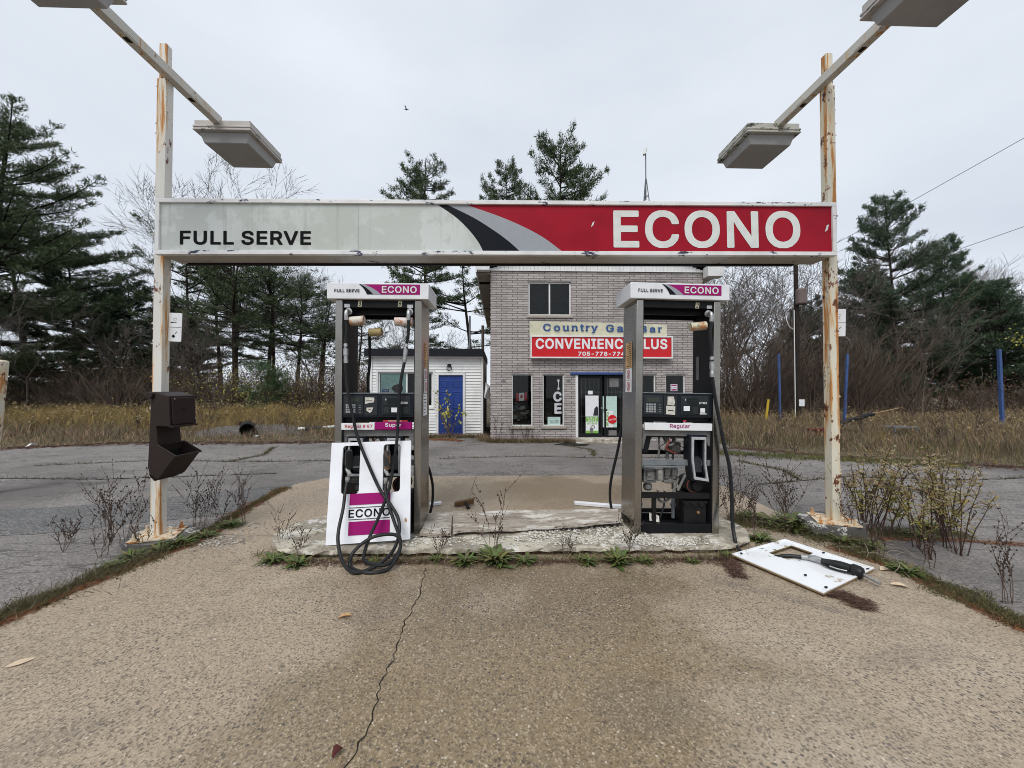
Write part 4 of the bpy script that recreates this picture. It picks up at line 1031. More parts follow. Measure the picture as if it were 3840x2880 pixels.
def machinery(root, rr):
    w = PW - .079
    mb = MB(); mb.box(-w, w, .035, .06, 1.0, 1.066); mb.hexa([(-w, .04, .86), (-w + .02, .04, .86), (-w + .02, .06, .86), (-w, .06, .86)], [(-w, .04, 1.0), (-w + .05, .04, 1.0), (-w + .05, .06, 1.0), (-w, .06, 1.0)])
    mb.hexa([(w - .02, .04, .90), (w, .04, .90), (w, .06, .90), (w - .02, .06, .90)], [(w - .06, .04, 1.0), (w, .04, 1.0), (w, .06, 1.0), (w - .06, .06, 1.0)])
    mb.build('upper_rail', M['cast'], root, local=True)
    mb = MB(); mb.hexa([(-w + .02, .07, .82), (-w + .08, .07, .82), (-w + .08, .3, .82), (-w + .02, .3, .82)], [(-w + .06, .07, 1.0), (-w + .12, .07, 1.0), (-w + .12, .3, 1.0), (-w + .06, .3, 1.0)]); mb.build('brace', M['black_sheet'], root, local=True)
    mb = MB(); mb.box(-w, w, .03, .05, .695, .755); mb.box(-w + .02, .09, .012, .05, .675, .69); mb.build('shelf_rail', M['grey_metal'], root, local=True, bevel=.003)
    mb = MB(); mb.box(-w, w, PD - .05, PD - .03, .755, .80); mb.build('rear_rail', M['black_sheet'], root, local=True)
    mt = MB(); mt.box(-.315, -.185, .09, .24, .50, .645); mt.box(-.29, -.21, .075, .09, .53, .62)
    for k in range(4): mt.box(-.32, -.18, .085, .245, .515 + .035 * k, .522 + .035 * k)
    mt.cyl((-.265, .09, .59), (-.265, .06, .59), .022, 12); mt.box(-.19, .07, .12, .26, .53, .56); mt.box(-.1, .06, .10, .24, .50, .53)
    meter = mt.build('flow_meter', M['cast'], root, local=True, bevel=.004)
    mb = MB(); mb.lathe([(0, .034), (.01, .04), (.11, .04), (.12, .03)], (-.155, .07, .53), (0, 0, 1), 14); mb.build('meter_register', M['chrome'], meter, local=True)
    mb = MB()
    for cx in (-.06, .02):
        mb.lathe([(0, .032), (.03, .036), (.10, .036), (.13, .026), (.15, .026)], (cx, .13, .54), (0, 0, 1), 12)
        mb.box(cx - .03, cx + .03, .09, .12, .58, .65)
    mb.lathe([(0, .05), (.02, .055), (.05, .05)], (-.02, .15, .49), (0, 0, 1), 14)
    mb.build('valve_block', M['cast'], root, local=True, bevel=.003)
    mb = MB()
    mb.tube(catmull([(-.145, .12, 1.04), (-.145, .12, .86), (-.15, .12, .70)], 5), .012, 8)
    mb.tube(catmull([(-.09, .12, 1.04), (-.085, .12, .95), (-.05, .10, .90), (0, .10, .91), (.03, .12, .96)], 5), .014, 8)
    mb.tube(catmull([(-.16, .10, .42), (-.16, .10, .34), (-.11, .09, .30), (-.05, .09, .33), (0, .1, .40), (.06, .1, .55)], 5), .013, 8)
    mb.cyl((.035, .06, .43), (.11, .05, .60), .014, 10)
    mb.build('pipework', M['cast'], root, local=True)
    mb = MB(); mb.tube(catmull([(-.085, .11, .41), (-.09, .1, .28), (-.13, .09, .16), (-.17, .08, .08)], 5), .010, 8); mb.build('cable', M['rubber'], root, local=True); mb = MB()
    mb.tube(catmull([(-.07, .12, 1.0), (-.02, .1, .97), (.01, .11, .92)], 5), .005, 6); mb.build('cable', M['rubber'], root, local=True)
    mb = MB(); mb.box(-w, w, .03, .07, .355, .41); mb.box(-.235, -.195, .05, .08, .1, .36); mb.box(-w, w, PD - .08, PD - .05, .11, .15); mb.build('lower_rail', M['dark_machine'], root, local=True)
    for (xx, yy, za, zb, r_, mt_) in ((-.33, .16, .69, 1.0, .014, 'cast'), (-.02, .2, .66, 1.0, .018, 'grey_metal'), (.06, .24, .40, 1.0, .012, 'cast'), (-.30, .22, .10, .36, .016, 'cast'), (.05, .2, .1, .36, .02, 'grey_metal')):
        mb = MB(); mb.cyl((xx, yy, za), (xx, yy, zb), r_, 8); mb.lathe([(0, r_ * 1.6), (.02, r_ * 1.6)], (xx, yy, (za + zb) / 2), (0, 0, 1), 8); mb.build('riser_pipe', M[mt_], root, local=True)
    mb = MB(); mb.box(-.02, .10, .14, .22, .80, .92); mb.cyl((.03, .13, .86), (.03, .15, .86), .035, 14); mb.box(.055, .085, .125, .14, .82, .90); mb.build('junction_box', plain('machine_grey', (.10, .095, .085), .6, grime=.35), root, local=True, bevel=.004)
    for k in range(4):
        mb = MB(); x0 = -.12 + .05 * k; mb.tube(catmull([(x0, .11, 1.0), (x0 + rr.uniform(-.05, .05), .08, .93), (x0 + rr.uniform(-.06, .1), .10, .86), (.03 + .01 * k, .14, .80)], 5), .0045, 5); mb.build('wire', M[('rubber', 'panel_edge', 'red_ink', 'rubber')[k]], root, local=True)
    mb = MB(); mb.lathe([(0, .03), (.02, .045), (.06, .045), (.07, .03), (.11, .03)], (-.25, .15, .41), (0, 0, 1), 12); mb.build('check_valve', M['cast'], root, local=True)
    mb = MB(); mb.tube([(.21 + .07 * math.cos(a * .33), .075, .48 + .07 * math.sin(a * .33)) for a in range(20)], .006, 5); mb.build('pulley_rim', plain('rusty_red', (.14, .035, .025), .7), root, local=True)
    mb = MB(); mb.box(.10, .34, .06, .3, .08, .31); mb.box(.09, .35, .05, .31, .295, .325); mb.box(.12, .32, .09, .3, .325, .40)
    mb.cyl((.21, .08, .48), (.21, .28, .48), .085, 20); mb.lathe([(0, .05), (.01, .055), (.03, .055)], (.24, .08, .48), (0, -1, 0), 16)
    for k in range(3): mb.box(.105 + .08 * k, .155 + .08 * k, .048, .062, .26, .30)
    pu = mb.build('suction_pump', M['dark_machine'], root, local=True, bevel=.004)
    mb = MB(); mb.lathe([(0, .016), (.012, .016), (.014, .009), (.02, .009)], (.25, .06, .205), (0, -1, 0), 10); mb.build('fitting', M['copper'], pu, local=True)
    mb = MB(); mb.box(-w, w, .005, .035, .015, .10); mb.box(-w, w, PD - .05, PD - .02, .01, .09); mb.box(-w, -w + .03, .035, PD - .05, .01, .09); mb.box(w - .03, w, .035, PD - .05, .01, .09); mb.box(-w + .03, w - .03, .035, PD - .05, .01, .03)
    mb.build('base_frame', M['black_sheet'], root, local=True, bevel=.003)
    mb = MB(); mb.add([(-.26, .06, .115), (-.16, .05, .10), (-.15, .09, .155), (-.25, .10, .185)], [(0, 1, 2, 3)]); mb.add([(-.24, .062, .16), (-.18, .058, .148), (-.176, .07, .17), (-.235, .072, .19)], [(0, 1, 2, 3)])
    mb.build('torn_paper', M['paper'], root, local=True)

def hose(root, pts, r=.0155, name='hose', n=6):
    mb = MB(); mb.tube(catmull(pts, n), r, 10); return mb.build(name, M['rubber'], root)

def breakaway(par, a, b):
    a, b = Vector(a), Vector(b); L_ = (b - a).length
    mb = MB(); mb.lathe([(0, .019), (.03, .020), (.035, .015), (.05, .015), (.052, .024), (L_ * .6, .024), (L_ * .62, .020), (L_ * .8, .020), (L_ * .82, .023), (L_, .021)], a, b - a, 12)
    return mb.build('breakaway_coupling', M['chrome'], par)

# ---- the pump with two hoses
lpx, lpy = -1.262, 4.03
lpump = thing('fuel_pump', 'steel fuel pump with two hoses and a white panel leaning on its front', 'fuel pump', (lpx, lpy, IZ), (0, 0, 0), 'fuel pumps on the island')
rr = random.Random(4)
cap, hd, cr, ds = pump_shell(lpump, rr); machinery(lpump, rr)
mb = MB(); mb.flat([(-.134, 1.335), (-.095, 1.345), (-.045, 1.352), (-.038, 1.385), (-.045, 1.402), (-.133, 1.404)], lambda u, v: (u, .001, v)); mb.flat([(-.12, 1.268), (-.085, 1.243), (-.065, 1.26), (-.05, 1.30), (-.118, 1.298)], lambda u, v: (u, .001, v)); mb.build('torn_label', M['paper'], cr, local=True, smooth=False)
decal_boxes(cr, 'slot', M['letter_black'], [(-.12, -.06, 1.366, 1.372), (-.10, -.07, 1.275, 1.28)], -.001)
decal_boxes(ds, 'price_card', M['paper_white'], [(.135, .205, 1.25, 1.298)], -.0005)
for a in (.055, .255):
    mb = MB(); mb.box(a, a + .055, -.002, .006, 1.235, 1.30); mb.build('grade_button', M['grey_plastic'], ds, local=True, bevel=.003)
def number_tag(root, ch, x, z):
    mb = MB(); mb.flat([(x - .021, z - .03), (x + .018, z - .03), (x + .023, z + .03), (x - .016, z + .03)], lambda u, v: (u, .0085, v)); o = mb.build('number_plate', Mat_tag, root, local=True, smooth=False)
    add_text(MB(), ch, x - .012, x + .014, z - .022, z + .022, lambda u, v: (u + (v - z) * .15, .006, v), bold=.01).build('digit', M['letter_black'], o, local=True, smooth=False)
Mat_tag = plain('cream_sticker', (0.66, 0.62, 0.44), 0.6, grime=.2, scale=40)
number_tag(lpump, '3', -.197, 2.375); number_tag(lpump, '6', .215, 2.378)
decal_boxes(lpump, 'metal_tag', M['chrome'], [(-.355, -.298, 2.335, 2.372), (.292, .35, 2.332, 2.368)], .009)
mb = MB(); mb.box(-.372, -.034, -.006, .03, 1.07, 1.138); st = mb.build('grade_sign', M['paper_white'], lpump, local=True, bevel=.003)
mb = MB(); mb.box(-.032, .345, -.006, .03, 1.072, 1.147); s2 = mb.build('grade_sign', M['magenta'], lpump, local=True, bevel=.003)
add_text(MB(), 'Regular # 87', -.335, -.055, 1.083, 1.124, lambda u, v: (u, -.008, v), bold=.012).build('lettering', M['red_ink'], st, local=True, smooth=False)
add_text(MB(), 'Super', .075, .24, 1.092, 1.140, lambda u, v: (u, -.008, v), bold=.014).build('lettering', M['paper_white'], s2, local=True, smooth=False)
decal_boxes(lpump, 'warning_strip', M['red_ink'], [(.05, .30, 1.152, 1.168)], .005); decal_boxes(lpump, 'strip_print', Mat_tag, [(.10, .24, 1.156, 1.164)], .003)
boot(lpump, [(-.29, .985), (-.145, .985), (-.14, .60), (-.30, .60)]); boot(lpump, [(.10, .985), (.235, .985), (.235, .60), (.09, .60)])
s1 = spout(lpump, -.312, 2.295); s2 = spout(lpump, .318, 2.295)
can(lpump, -.29, -.145, 2.19, -.0, .049, .012, M['can_white']); can(lpump, -.155, -.02, 2.10, .18, .043, .012, M['can_tan']); can(lpump, .165, .35, 2.19, .01, .048, -.004, M['can_red'])
hA0 = [(-1.574, 3.985, 2.28), (-1.57, 3.98, 2.16), (-1.575, 3.98, 2.02), (-1.573, 3.98, 1.86), (-1.56, 3.97, 1.64), (-1.525, 3.96, 1.43), (-1.49, 3.95, 1.30)]
hA1 = [(-1.44, 3.93, 1.11), (-1.34, 3.9, 0.88), (-1.18, 3.83, 0.59), (-1.06, 3.77, 0.46), (-0.97, 3.72, 0.34), (-0.94, 3.64, 0.23), (-0.95, 3.54, 0.14), (-1.0, 3.45, 0.08), (-1.1, 3.38, 0.03), (-1.2, 3.30, 0.027), (-1.29, 3.34, 0.04), (-1.38, 3.44, 0.07), (-1.46, 3.55, 0.17), (-1.49, 3.63, 0.27), (-1.495, 3.74, 0.43), (-1.505, 3.81, 0.56), (-1.51, 3.87, 0.65)]
ha = hose(lpump, hA0 + hA1)
breakaway(ha, (-1.577, 3.98, 2.03), (-1.572, 3.978, 1.83))
hB0 = [(-.944, 3.985, 2.28), (-.945, 3.98, 2.14), (-.962, 3.98, 2.02), (-.978, 3.98, 1.87), (-1.008, 3.97, 1.70), (-1.024, 3.96, 1.54)]
hB1 = [(-1.033, 3.95, 1.32), (-1.04, 3.92, 1.04), (-1.075, 3.87, 0.71), (-1.1, 3.81, 0.54), (-1.16, 3.73, 0.34), (-1.2, 3.64, 0.22), (-1.22, 3.56, 0.12), (-1.215, 3.50, 0.05), (-1.14, 3.43, 0.047), (-1.04, 3.38, 0.05), (-0.96, 3.40, 0.06), (-0.91, 3.48, 0.11), (-0.9, 3.54, 0.17), (-0.94, 3.57, 0.23), (-1.03, 3.585, 0.24), (-1.16, 3.57, 0.22), (-1.26, 3.52, 0.165), (-1.31, 3.46, 0.1), (-1.30, 3.42, 0.025), (-1.18, 3.33, 0.022), (-1.07, 3.31, 0.022), (-0.96, 3.35, 0.03), (-0.90, 3.44, 0.1), (-0.905, 3.55, 0.19), (-1.0, 3.69, 0.32), (-1.07, 3.76, 0.45), (-1.12, 3.82, 0.57), (-1.13, 3.87, 0.63)]
hb = hose(lpump, hB0 + hB1)
breakaway(hb, (-.962, 3.98, 2.03), (-.984, 3.978, 1.84))
def hung_nozzle(par, x, y, z, mat):
    mb = MB(); mb.tube(catmull([(x, y, z + .30), (x - .005, y + .01, z + .22), (x, y + .02, z + .12)], 4), [.03, .034, .036, .036, .036, .036, .036, .034, .03][:9], 10)
    nz = mb.build('nozzle', mat, par)
    mb = MB(); mb.lathe([(0, .016), (.03, .018), (.032, .022), (.06, .022)], (x - .012, y - .01, z - .02), (.1, .05, 1), 10); mb.lathe([(0, .019), (.05, .021), (.07, .017)], (x + .008, y + .01, z + .06), (-.35, .1, .6), 10)
    mb.build('swivel', M['chrome'], nz)
hung_nozzle(ha, -1.50, 3.885, .66, M['rubber']); hung_nozzle(hb, -1.125, 3.885, .65, Mat('sun_bleached_nozzle', (.20, .12, .07), .6).nl((.03, .03, .03), 9, .45, .55).m)
def side_sticker(par, X, y0, y1, z0, z1, mat, lines, sgn, kind=None):
    e = .003 * sgn
    fn = lambda u, v: (X + e, u, v)
    mb = MB(); mb.flat([(y0, z0), (y1, z0), (y1, z1), (y0, z1)], fn); o = mb.build('sticker', mat, par, local=True, smooth=False)
    f2 = lambda u, v: (X + 2 * e, u, v); ink = MB()
    yc, zc, r = (y0 + y1) / 2, (z0 + z1) / 2, min(y1 - y0, z1 - z0) * .40
    if kind == 'ban':
        for k in range(20):
            a, b = 2 * math.pi * k / 20, 2 * math.pi * (k + 1) / 20
            ink.flat([(yc + r * math.cos(a), zc + r * math.sin(a)), (yc + r * math.cos(b), zc + r * math.sin(b)), (yc + .8 * r * math.cos(b), zc + .8 * r * math.sin(b)), (yc + .8 * r * math.cos(a), zc + .8 * r * math.sin(a))], f2)
        ink.flat([(yc - .62 * r, zc + .5 * r), (yc - .5 * r, zc + .62 * r), (yc + .62 * r, zc - .5 * r), (yc + .5 * r, zc - .62 * r)], f2)
        ink.build('ban_ring', M['red_ink'], o, local=True, smooth=False)
        ink = MB(); ink.flat([(yc - .12 * r, zc - .5 * r), (yc + .1 * r, zc - .5 * r), (yc + .15 * r, zc + .3 * r), (yc - .05 * r, zc + .5 * r)], lambda u, v: (X + 1.6 * e, u, v)); ink.build('pictogram', M['letter_black'], o, local=True, smooth=False)
    else:
        for k in range(lines):
            z = z1 - (k + .8) * (z1 - z0) / (lines + .6); ll = .5 + .4 * ((k * 7919) % 5) / 5
            ink.flat([(y0 + .012, z), (y0 + .012 + (y1 - y0 - .024) * ll, z), (y0 + .012 + (y1 - y0 - .024) * ll, z + .007), (y0 + .012, z + .007)], f2)
        ink.build('small_print', M['grey_plastic'], o, local=True, smooth=False)
side_sticker(lpump, PW, .14, .30, 1.715, 1.99, M['paper_orange'], 9, 1)
side_sticker(lpump, PW, .14, .29, 1.585, 1.71, M['paper_white'], 0, 1, 'ban'); side_sticker(lpump, PW, .14, .29, 1.45, 1.58, M['paper_white'], 0, 1, 'ban')
side_sticker(lpump, PW, .09, .29, 1.205, 1.44, M['paper_white'], 6, 1)

# ---- the pump with its front open
rpx, rpy = 1.812, 3.95
rpump = thing('fuel_pump', 'open steel fuel pump with bare machinery and a single nozzle boot, pump number 2', 'fuel pump', (rpx, rpy, IZ), (0, R(1.0), 0), 'fuel pumps on the island')
cap, hd, cr, ds = pump_shell(rpump, rr); machinery(rpump, rr)
mb = MB(); mb.flat([(-.11, 1.325), (-.04, 1.318), (-.03, 1.35), (-.045, 1.412), (-.108, 1.41)], lambda u, v: (u, .001, v)); mb.flat([(-.125, 1.228), (-.03, 1.222), (-.028, 1.31), (-.122, 1.316)], lambda u, v: (u, -.0005, v)); mb.build('torn_label', M['paper'], cr, local=True, smooth=False)
decal_boxes(cr, 'slot', M['letter_black'], [(-.105, -.05, 1.262, 1.27)], -.002)
decal_boxes(ds, 'price_card', M['paper_white'], [(.06, .125, 1.265, 1.315), (.235, .285, 1.25, 1.295), (.23, .30, 1.232, 1.242)], -.0005)
mb = MB(); mb.box(.16, .21, -.002, .006, 1.235, 1.305); mb.build('grade_button', M['grey_plastic'], ds, local=True, bevel=.003)
number_tag(rpump, '2', .198, 2.365)
decal_boxes(rpump, 'metal_tag', M['chrome'], [(.30, .355, 2.335, 2.368)], .009)
mb = MB(); mb.box(-.345, .36, -.006, .03, 1.062, 1.137); st = mb.build('grade_sign', M['paper_white'], rpump, local=True, bevel=.003)
add_text(MB(), 'Regular', -.085, .125, 1.076, 1.130, lambda u, v: (u, -.008, v), bold=.014).build('lettering', M['magenta'], st, local=True, smooth=False)
decal_boxes(rpump, 'warning_strip', M['red_ink'], [(.06, .09, 1.15, 1.168)], .005)
boot(rpump, [(.135, 1.0), (.285, .998), (.285, .73), (.315, .545), (.165, .565), (.135, .765)])
spout(rpump, .318, 2.285)
can(rpump, .12, .285, 2.135, 0, .046, .02, make_can('rusty_label_can', (.58, .55, .40), (.10, .20, .12)))
mb = MB(); mb.box(-.355, -.35, .2, .3, 1.7, 2.1); mb.build('inner_bracket', M['black_sheet'], rpump, local=True)
mb = MB(); mb.flat([(.28, 1.60), (.34, 1.60), (.34, 1.86), (.28, 1.86)], lambda u, v: (.361, u, v)); mb.build('faded_notice', M['cast'], rpump, local=True)
hc = hose(rpump, [(2.165, 3.90, 2.26), (2.15, 3.90, 2.13), (2.162, 3.90, 1.99), (2.17, 3.90, 1.85), (2.168, 3.90, 1.72), (2.198, 3.90, 1.48), (2.24, 3.89, 1.22), (2.276, 3.88, 1.0), (2.315, 3.86, 0.79), (2.325, 3.84, 0.50), (2.305, 3.80, 0.25), (2.29, 3.74, 0.11), (2.27, 3.66, 0.045), (2.29, 3.57, 0.020), (2.40, 3.53, 0.020), (2.50, 3.49, 0.026), (2.58, 3.45, 0.056), (2.69, 3.401, 0.066)], .0175)
breakaway(hc, (2.167, 3.90, 1.90), (2.169, 3.90, 1.69))
# second hose on the far side of the same pump
h2 = hose(rpump, [(1.49, 4.43, 2.26), (1.49, 4.46, 2.1), (1.455, 4.47, 1.9), (1.44, 4.46, 1.6), (1.40, 4.5, 1.0), (1.33, 4.62, .5), (1.335, 4.70, .25), (1.36, 4.72, .10)], .016)
h3 = hose(lpump, [(-1.50, 4.46, 2.2), (-1.50, 4.48, 1.9), (-1.51, 4.49, 1.5), (-1.3, 4.5, 1.0), (-.9, 4.52, .75), (-.80, 4.56, .5), (-.80, 4.6, .25), (-.83, 4.6, .10)], .016)
# nozzle lying on the fallen panel
mb = MB(); mb.lathe([(0, .021), (.05, .021), (.052, .024), (.065, .024)], (2.68, 3.403, .066), (1, -.25, 0), 12)
mb.tube(catmull([(2.74, 3.388, .068), (2.77, 3.34, .075), (2.79, 3.30, .075)], 4), [.022, .026, .028, .028, .028, .027, .027, .026, .025], 12)
nz = mb.build('nozzle_swivel', M['chrome'], hc)
mb = MB(); mb.tube(catmull([(2.785, 3.305, .07), (2.83, 3.255, .072), (2.88, 3.205, .07), (2.92, 3.15, .066), (2.945, 3.11, .062)], 5), [.026 + .012 * min(1, k / 9) + (.012 if k > 14 else 0) for k in range(21)], 12)
mb.tube(catmull([(2.80, 3.26, .05), (2.83, 3.21, .046), (2.89, 3.15, .046), (2.93, 3.11, .05)], 4), .009, 8)
nb = mb.build('nozzle', M['rubber'], hc)
mb = MB(); mb.lathe([(0, .05), (.03, .052), (.05, .045), (.06, .025)], (2.925, 3.135, .064), (.5, -.85, -.1), 14); mb.build('splash_guard', M['rubber'], nb)
mb = MB(); mb.tube([(2.945, 3.10, .058), (2.957, 3.04, .052), (2.963, 2.955, .045)], .0125, 10)
for k in range(5): mb.lathe([(0, .014), (.006, .014)], (2.949 + .003 * k, 3.075 - .018 * k, .056 - .002 * k), (.1, -1, -.1), 10)
mb.build('spout', M['chrome'], nb)
mb = MB(); mb.tube(catmull([(2.77, 3.265, .060), (2.785, 3.22, .05), (2.825, 3.165, .048), (2.88, 3.12, .05), (2.905, 3.135, .058)], 5), .007, 7); mb.build('lever_guard', M['rubber'], nb)
mb = MB(); mb.tube(catmull([(2.80, 3.235, .058), (2.835, 3.19, .054), (2.875, 3.15, .056)], 4), .006, 6); mb.build('lever', M['chrome'], nb)
side_sticker(rpump, -PW, .12, .33, 1.71, 1.99, M['paper_orange'], 12, -1)
side_sticker(rpump, -PW, .12, .32, 1.58, 1.705, M['paper_white'], 0, -1, 'ban'); side_sticker(rpump, -PW, .12, .32, 1.45, 1.575, M['paper_white'], 0, -1, 'ban')

# ------------------------------------------------------------------ loose pump panels
TL, TR, BL, BR = [Vector(p) for p in ((-1.712, 3.985, 1.02), (-.914, 3.985, 1.042), (-1.655, 3.735, .085), (-.872, 3.775, .12))]
nrm = ((TR - TL).cross(BL - TL)).normalized()
if nrm.y < 0: nrm = -nrm
def lean(u, v, d):      # u right 0..1, v up 0..1
    return (BL * (1 - u) + BR * u) * (1 - v) + (TL * (1 - u) + TR * u) * v + nrm * d
def leanq(x, z, d=0.0):  # rough metric position seen on the panel
    return lean(x, z, d)
lpn = thing('pump_cover', 'white fuel pump front panel with magenta bars leaning against the two hose pump', 'pump panel', (-1.3, 3.75, .08))
mb = MB(); mb.plate([[(0, 0), (1, 0), (1, 1), (0, 1)], rrect(.145, .365, .475, .965, .035), rrect(.655, .87, .475, .968, .035)], lambda u, v, d: lean(u, v, d), 0, .022)
mb.build('sheet', M['panel_white'], lpn, bevel=.003, smooth=False)
pf = lambda u, v: tuple(lean(u, v, -.004))
for (a, b) in ((.365, .475), (.075, .205)):
    mb = MB(); mb.flat([(.26, a), (.755, a), (.755, b), (.26, b)], pf); mb.build('colour_bar', M['magenta'], lpn, smooth=False)
mb = MB(); mb.flat([(.255, .335), (.755, .335), (.755, .341), (.255, .341)], pf); mb.flat([(.255, .222), (.755, .222), (.755, .228), (.255, .228)], pf); mb.build('rule_line', M['letter_black'], lpn, smooth=False)
add_text(MB(), 'ECONO', .255, .755, .243, .322, pf, bold=.01).build('lettering', M['letter_black'], lpn, smooth=False)
mb = MB(); mb.flat([(.93, .19), (.945, .17), (.96, .17), (.965, .19), (.945, .215)], pf); mb.build('stuck_leaf', M['dry_leaf'], lpn)

P0, P1, P2, P3 = (2.125, 3.518), (2.874, 3.852), (3.188, 3.229), (2.414, 2.845)
def fl(u, v, d):  # u along P0->P3 (towards camera), v along P0->P1
    x = P0[0] * (1 - u) * (1 - v) + P3[0] * u * (1 - v) + P1[0] * (1 - u) * v + P2[0] * u * v
    y = P0[1] * (1 - u) * (1 - v) + P3[1] * u * (1 - v) + P1[1] * (1 - u) * v + P2[1] * u * v
    return (x, y, d + .012 * (1 - u))
fp = thing('pump_cover', 'white pump panel lying flat on the ground with the nozzle resting on it', 'pump panel', (2.65, 3.36, .01))
hole = [(.17, .42), (.16, .88), (.43, .87), (.45, .60), (.39, .43)]
mb = MB(); mb.plate([[(0, 0), (1, 0), (1, 1), (0, 1)], hole], fl, .034, .021, 0, 1)
mb.build('sheet', [M['floor_panel'], M['panel_edge']], fp, smooth=False)
mb = MB()
for a in ((0, 0, 1, .025), (0, .975, 1, 1), (0, .025, .02, .975), (.98, .025, 1, .975)):
    q = [fl(a[0], a[1], .034), fl(a[2], a[1], .034), fl(a[2], a[3], .034), fl(a[0], a[3], .034)]; r = [(p[0], p[1], p[2] + .008) for p in q]; mb.hexa(q, r)
mb.build('folded_rim', M['floor_panel'], fp, smooth=False)
for u, v in ((.72, .2), (.5, .95), (.96, .12), (.98, .9), (.05, .1)):
    mb = MB(); q = fl(u, v, .042); mb.box(q[0] - .009, q[0] + .009, q[1] - .005, q[1] + .005, q[2] - .003, q[2] + .008); mb.build('clip', M['dark_machine'], fp)

# ------------------------------------------------------------------ boards and scraps on the island
def board(label, quad, z0, z1, th, seed):
    rr = random.Random(seed); mb = MB()
    (ax, ay), (bx_, by), (cx, cy), (dx, dy) = quad
    n = 24; fr = []; bk = []
    for k in range(n + 1):
        t = k / n
        fr.append((ax + (bx_ - ax) * t, ay + (by - ay) * t + rr.uniform(-.007, .007) + .02 * math.sin(t * 9 + seed) * math.sin(t * 23), z0 + (z1 - z0) * t + .008 * math.sin(t * 7 + seed)))
        bk.append((dx + (cx - dx) * t, dy + (cy - dy) * t + rr.uniform(-.006, .006), z0 + (z1 - z0) * t + .012))
    vs = fr + bk + [(p[0], p[1], p[2] - th) for p in fr] + [(p[0], p[1], p[2] - th) for p in bk]; m = n + 1
    fs = []
    for k in range(n):
        fs += [(k, k + 1, m + k + 1, m + k), (2 * m + k, 3 * m + k, 3 * m + k + 1, 2 * m + k + 1), (k, 2 * m + k, 2 * m + k + 1, k + 1), (m + k, m + k + 1, 3 * m + k + 1, 3 * m + k)]
    fs += [(0, m, 3 * m, 2 * m), (n, 2 * m + n, 3 * m + n, m + n)]
    mb.add(vs, fs)
    tag(mb.build('weathered_board', M['board'], smooth=False), label, 'board', 'weathered boards on the island')
board('long weathered grey board lying across the middle of the island', [(-.476, 3.94), (1.315, 4.13), (1.38, 4.54), (-.555, 4.58)], .125, .15, .025, 1)
board('short weathered grey board beside the two hose pump', [(-.81, 3.915), (-.495, 3.90), (-.562, 4.545), (-.83, 4.535)], .118, .12, .025, 2)
br = thing('broken_scraper', 'broken brown wooden scraper lying on the concrete behind the boards', 'scraper', (-.48, 5.2, .01))
mb = MB(); mb.hexa([(-.61, 5.16, .02), (-.36, 5.22, .03), (-.36, 5.30, .03), (-.61, 5.24, .02)], [(-.61, 5.16, .065), (-.36, 5.22, .10), (-.36, 5.30, .10), (-.61, 5.24, .065)]); mb.build('head', plain('varnished_brown', (.10, .05, .015), .5), br, bevel=.004)
mb = MB(); mb.cyl((-.46, 5.20, .06), (-.42, 5.08, .015), .02, 8); mb.build('handle_stub', M['dark_machine'], br)
for lab, q in (('white metal strip on the concrete behind the open pump', [(1.0, 5.20), (1.62, 5.0), (1.62, 5.08), (1.0, 5.28)]), ('small white scrap of trim behind the two hose pump', [(-.95, 5.2), (-.80, 5.25), (-.80, 5.31), (-.95, 5.27)])):
    mb = MB(); mb.hexa([(x, y, .012) for x, y in q], [(x, y, .05) for x, y in q]); tag(mb.build('trim_strip', M['panel_white'], bevel=.003), lab, 'trim strip')

def leaf(label, x, y, z, L_, W_, a, mat, curl=.3):
    mb = MB(); n = 6; vs = []; fs = []
    for k in range(n + 1):
        t = k / n; w = W_ * math.sin(math.pi * min(1, t * .92 + .05)) ** .8
        for s in (-1, 0, 1):
            u = (t - .5) * L_; v = s * w / 2
            vs.append((x + u * math.cos(a) - v * math.sin(a), y + u * math.sin(a) + v * math.cos(a), z + .004 + abs(s) * curl * w * .5 + .10 * curl * W_ * math.sin(t * 3)))
        if k: b = 3 * k; fs += [(b - 3, b - 2, b + 1, b), (b - 2, b - 1, b + 2, b + 1)]
    tag(mb.add(vs, fs).build('fallen_leaf', mat), label, 'leaf')
leaf('curled rust coloured leaf lying left of the long crack', -1.056, 2.69, .008, .085, .04, .3, M['dry_leaf'], .8)
leaf('pale beige leaf alone on the pavement near the left edge of the photo', -2.72, 2.30, .006, .105, .06, .75, M['pale_leaf'], .12)
leaf('dark red crumpled leaf beside the crack at the bottom of the photo', -.69, 1.69, .006, .05, .04, 1.1, plain('dark_red_leaf', (.10, .025, .02), .8), 1.2)
leaf('tan leaf at the edge of the pavement below the weeds by the fallen panel', 3.14, 2.98, .01, .10, .06, -.5, M['pale_leaf'], .5)
leaf('pale leaf beside the tip of the fallen panel', 3.30, 3.25, .01, .09, .06, .2, M['pale_leaf'], .5)

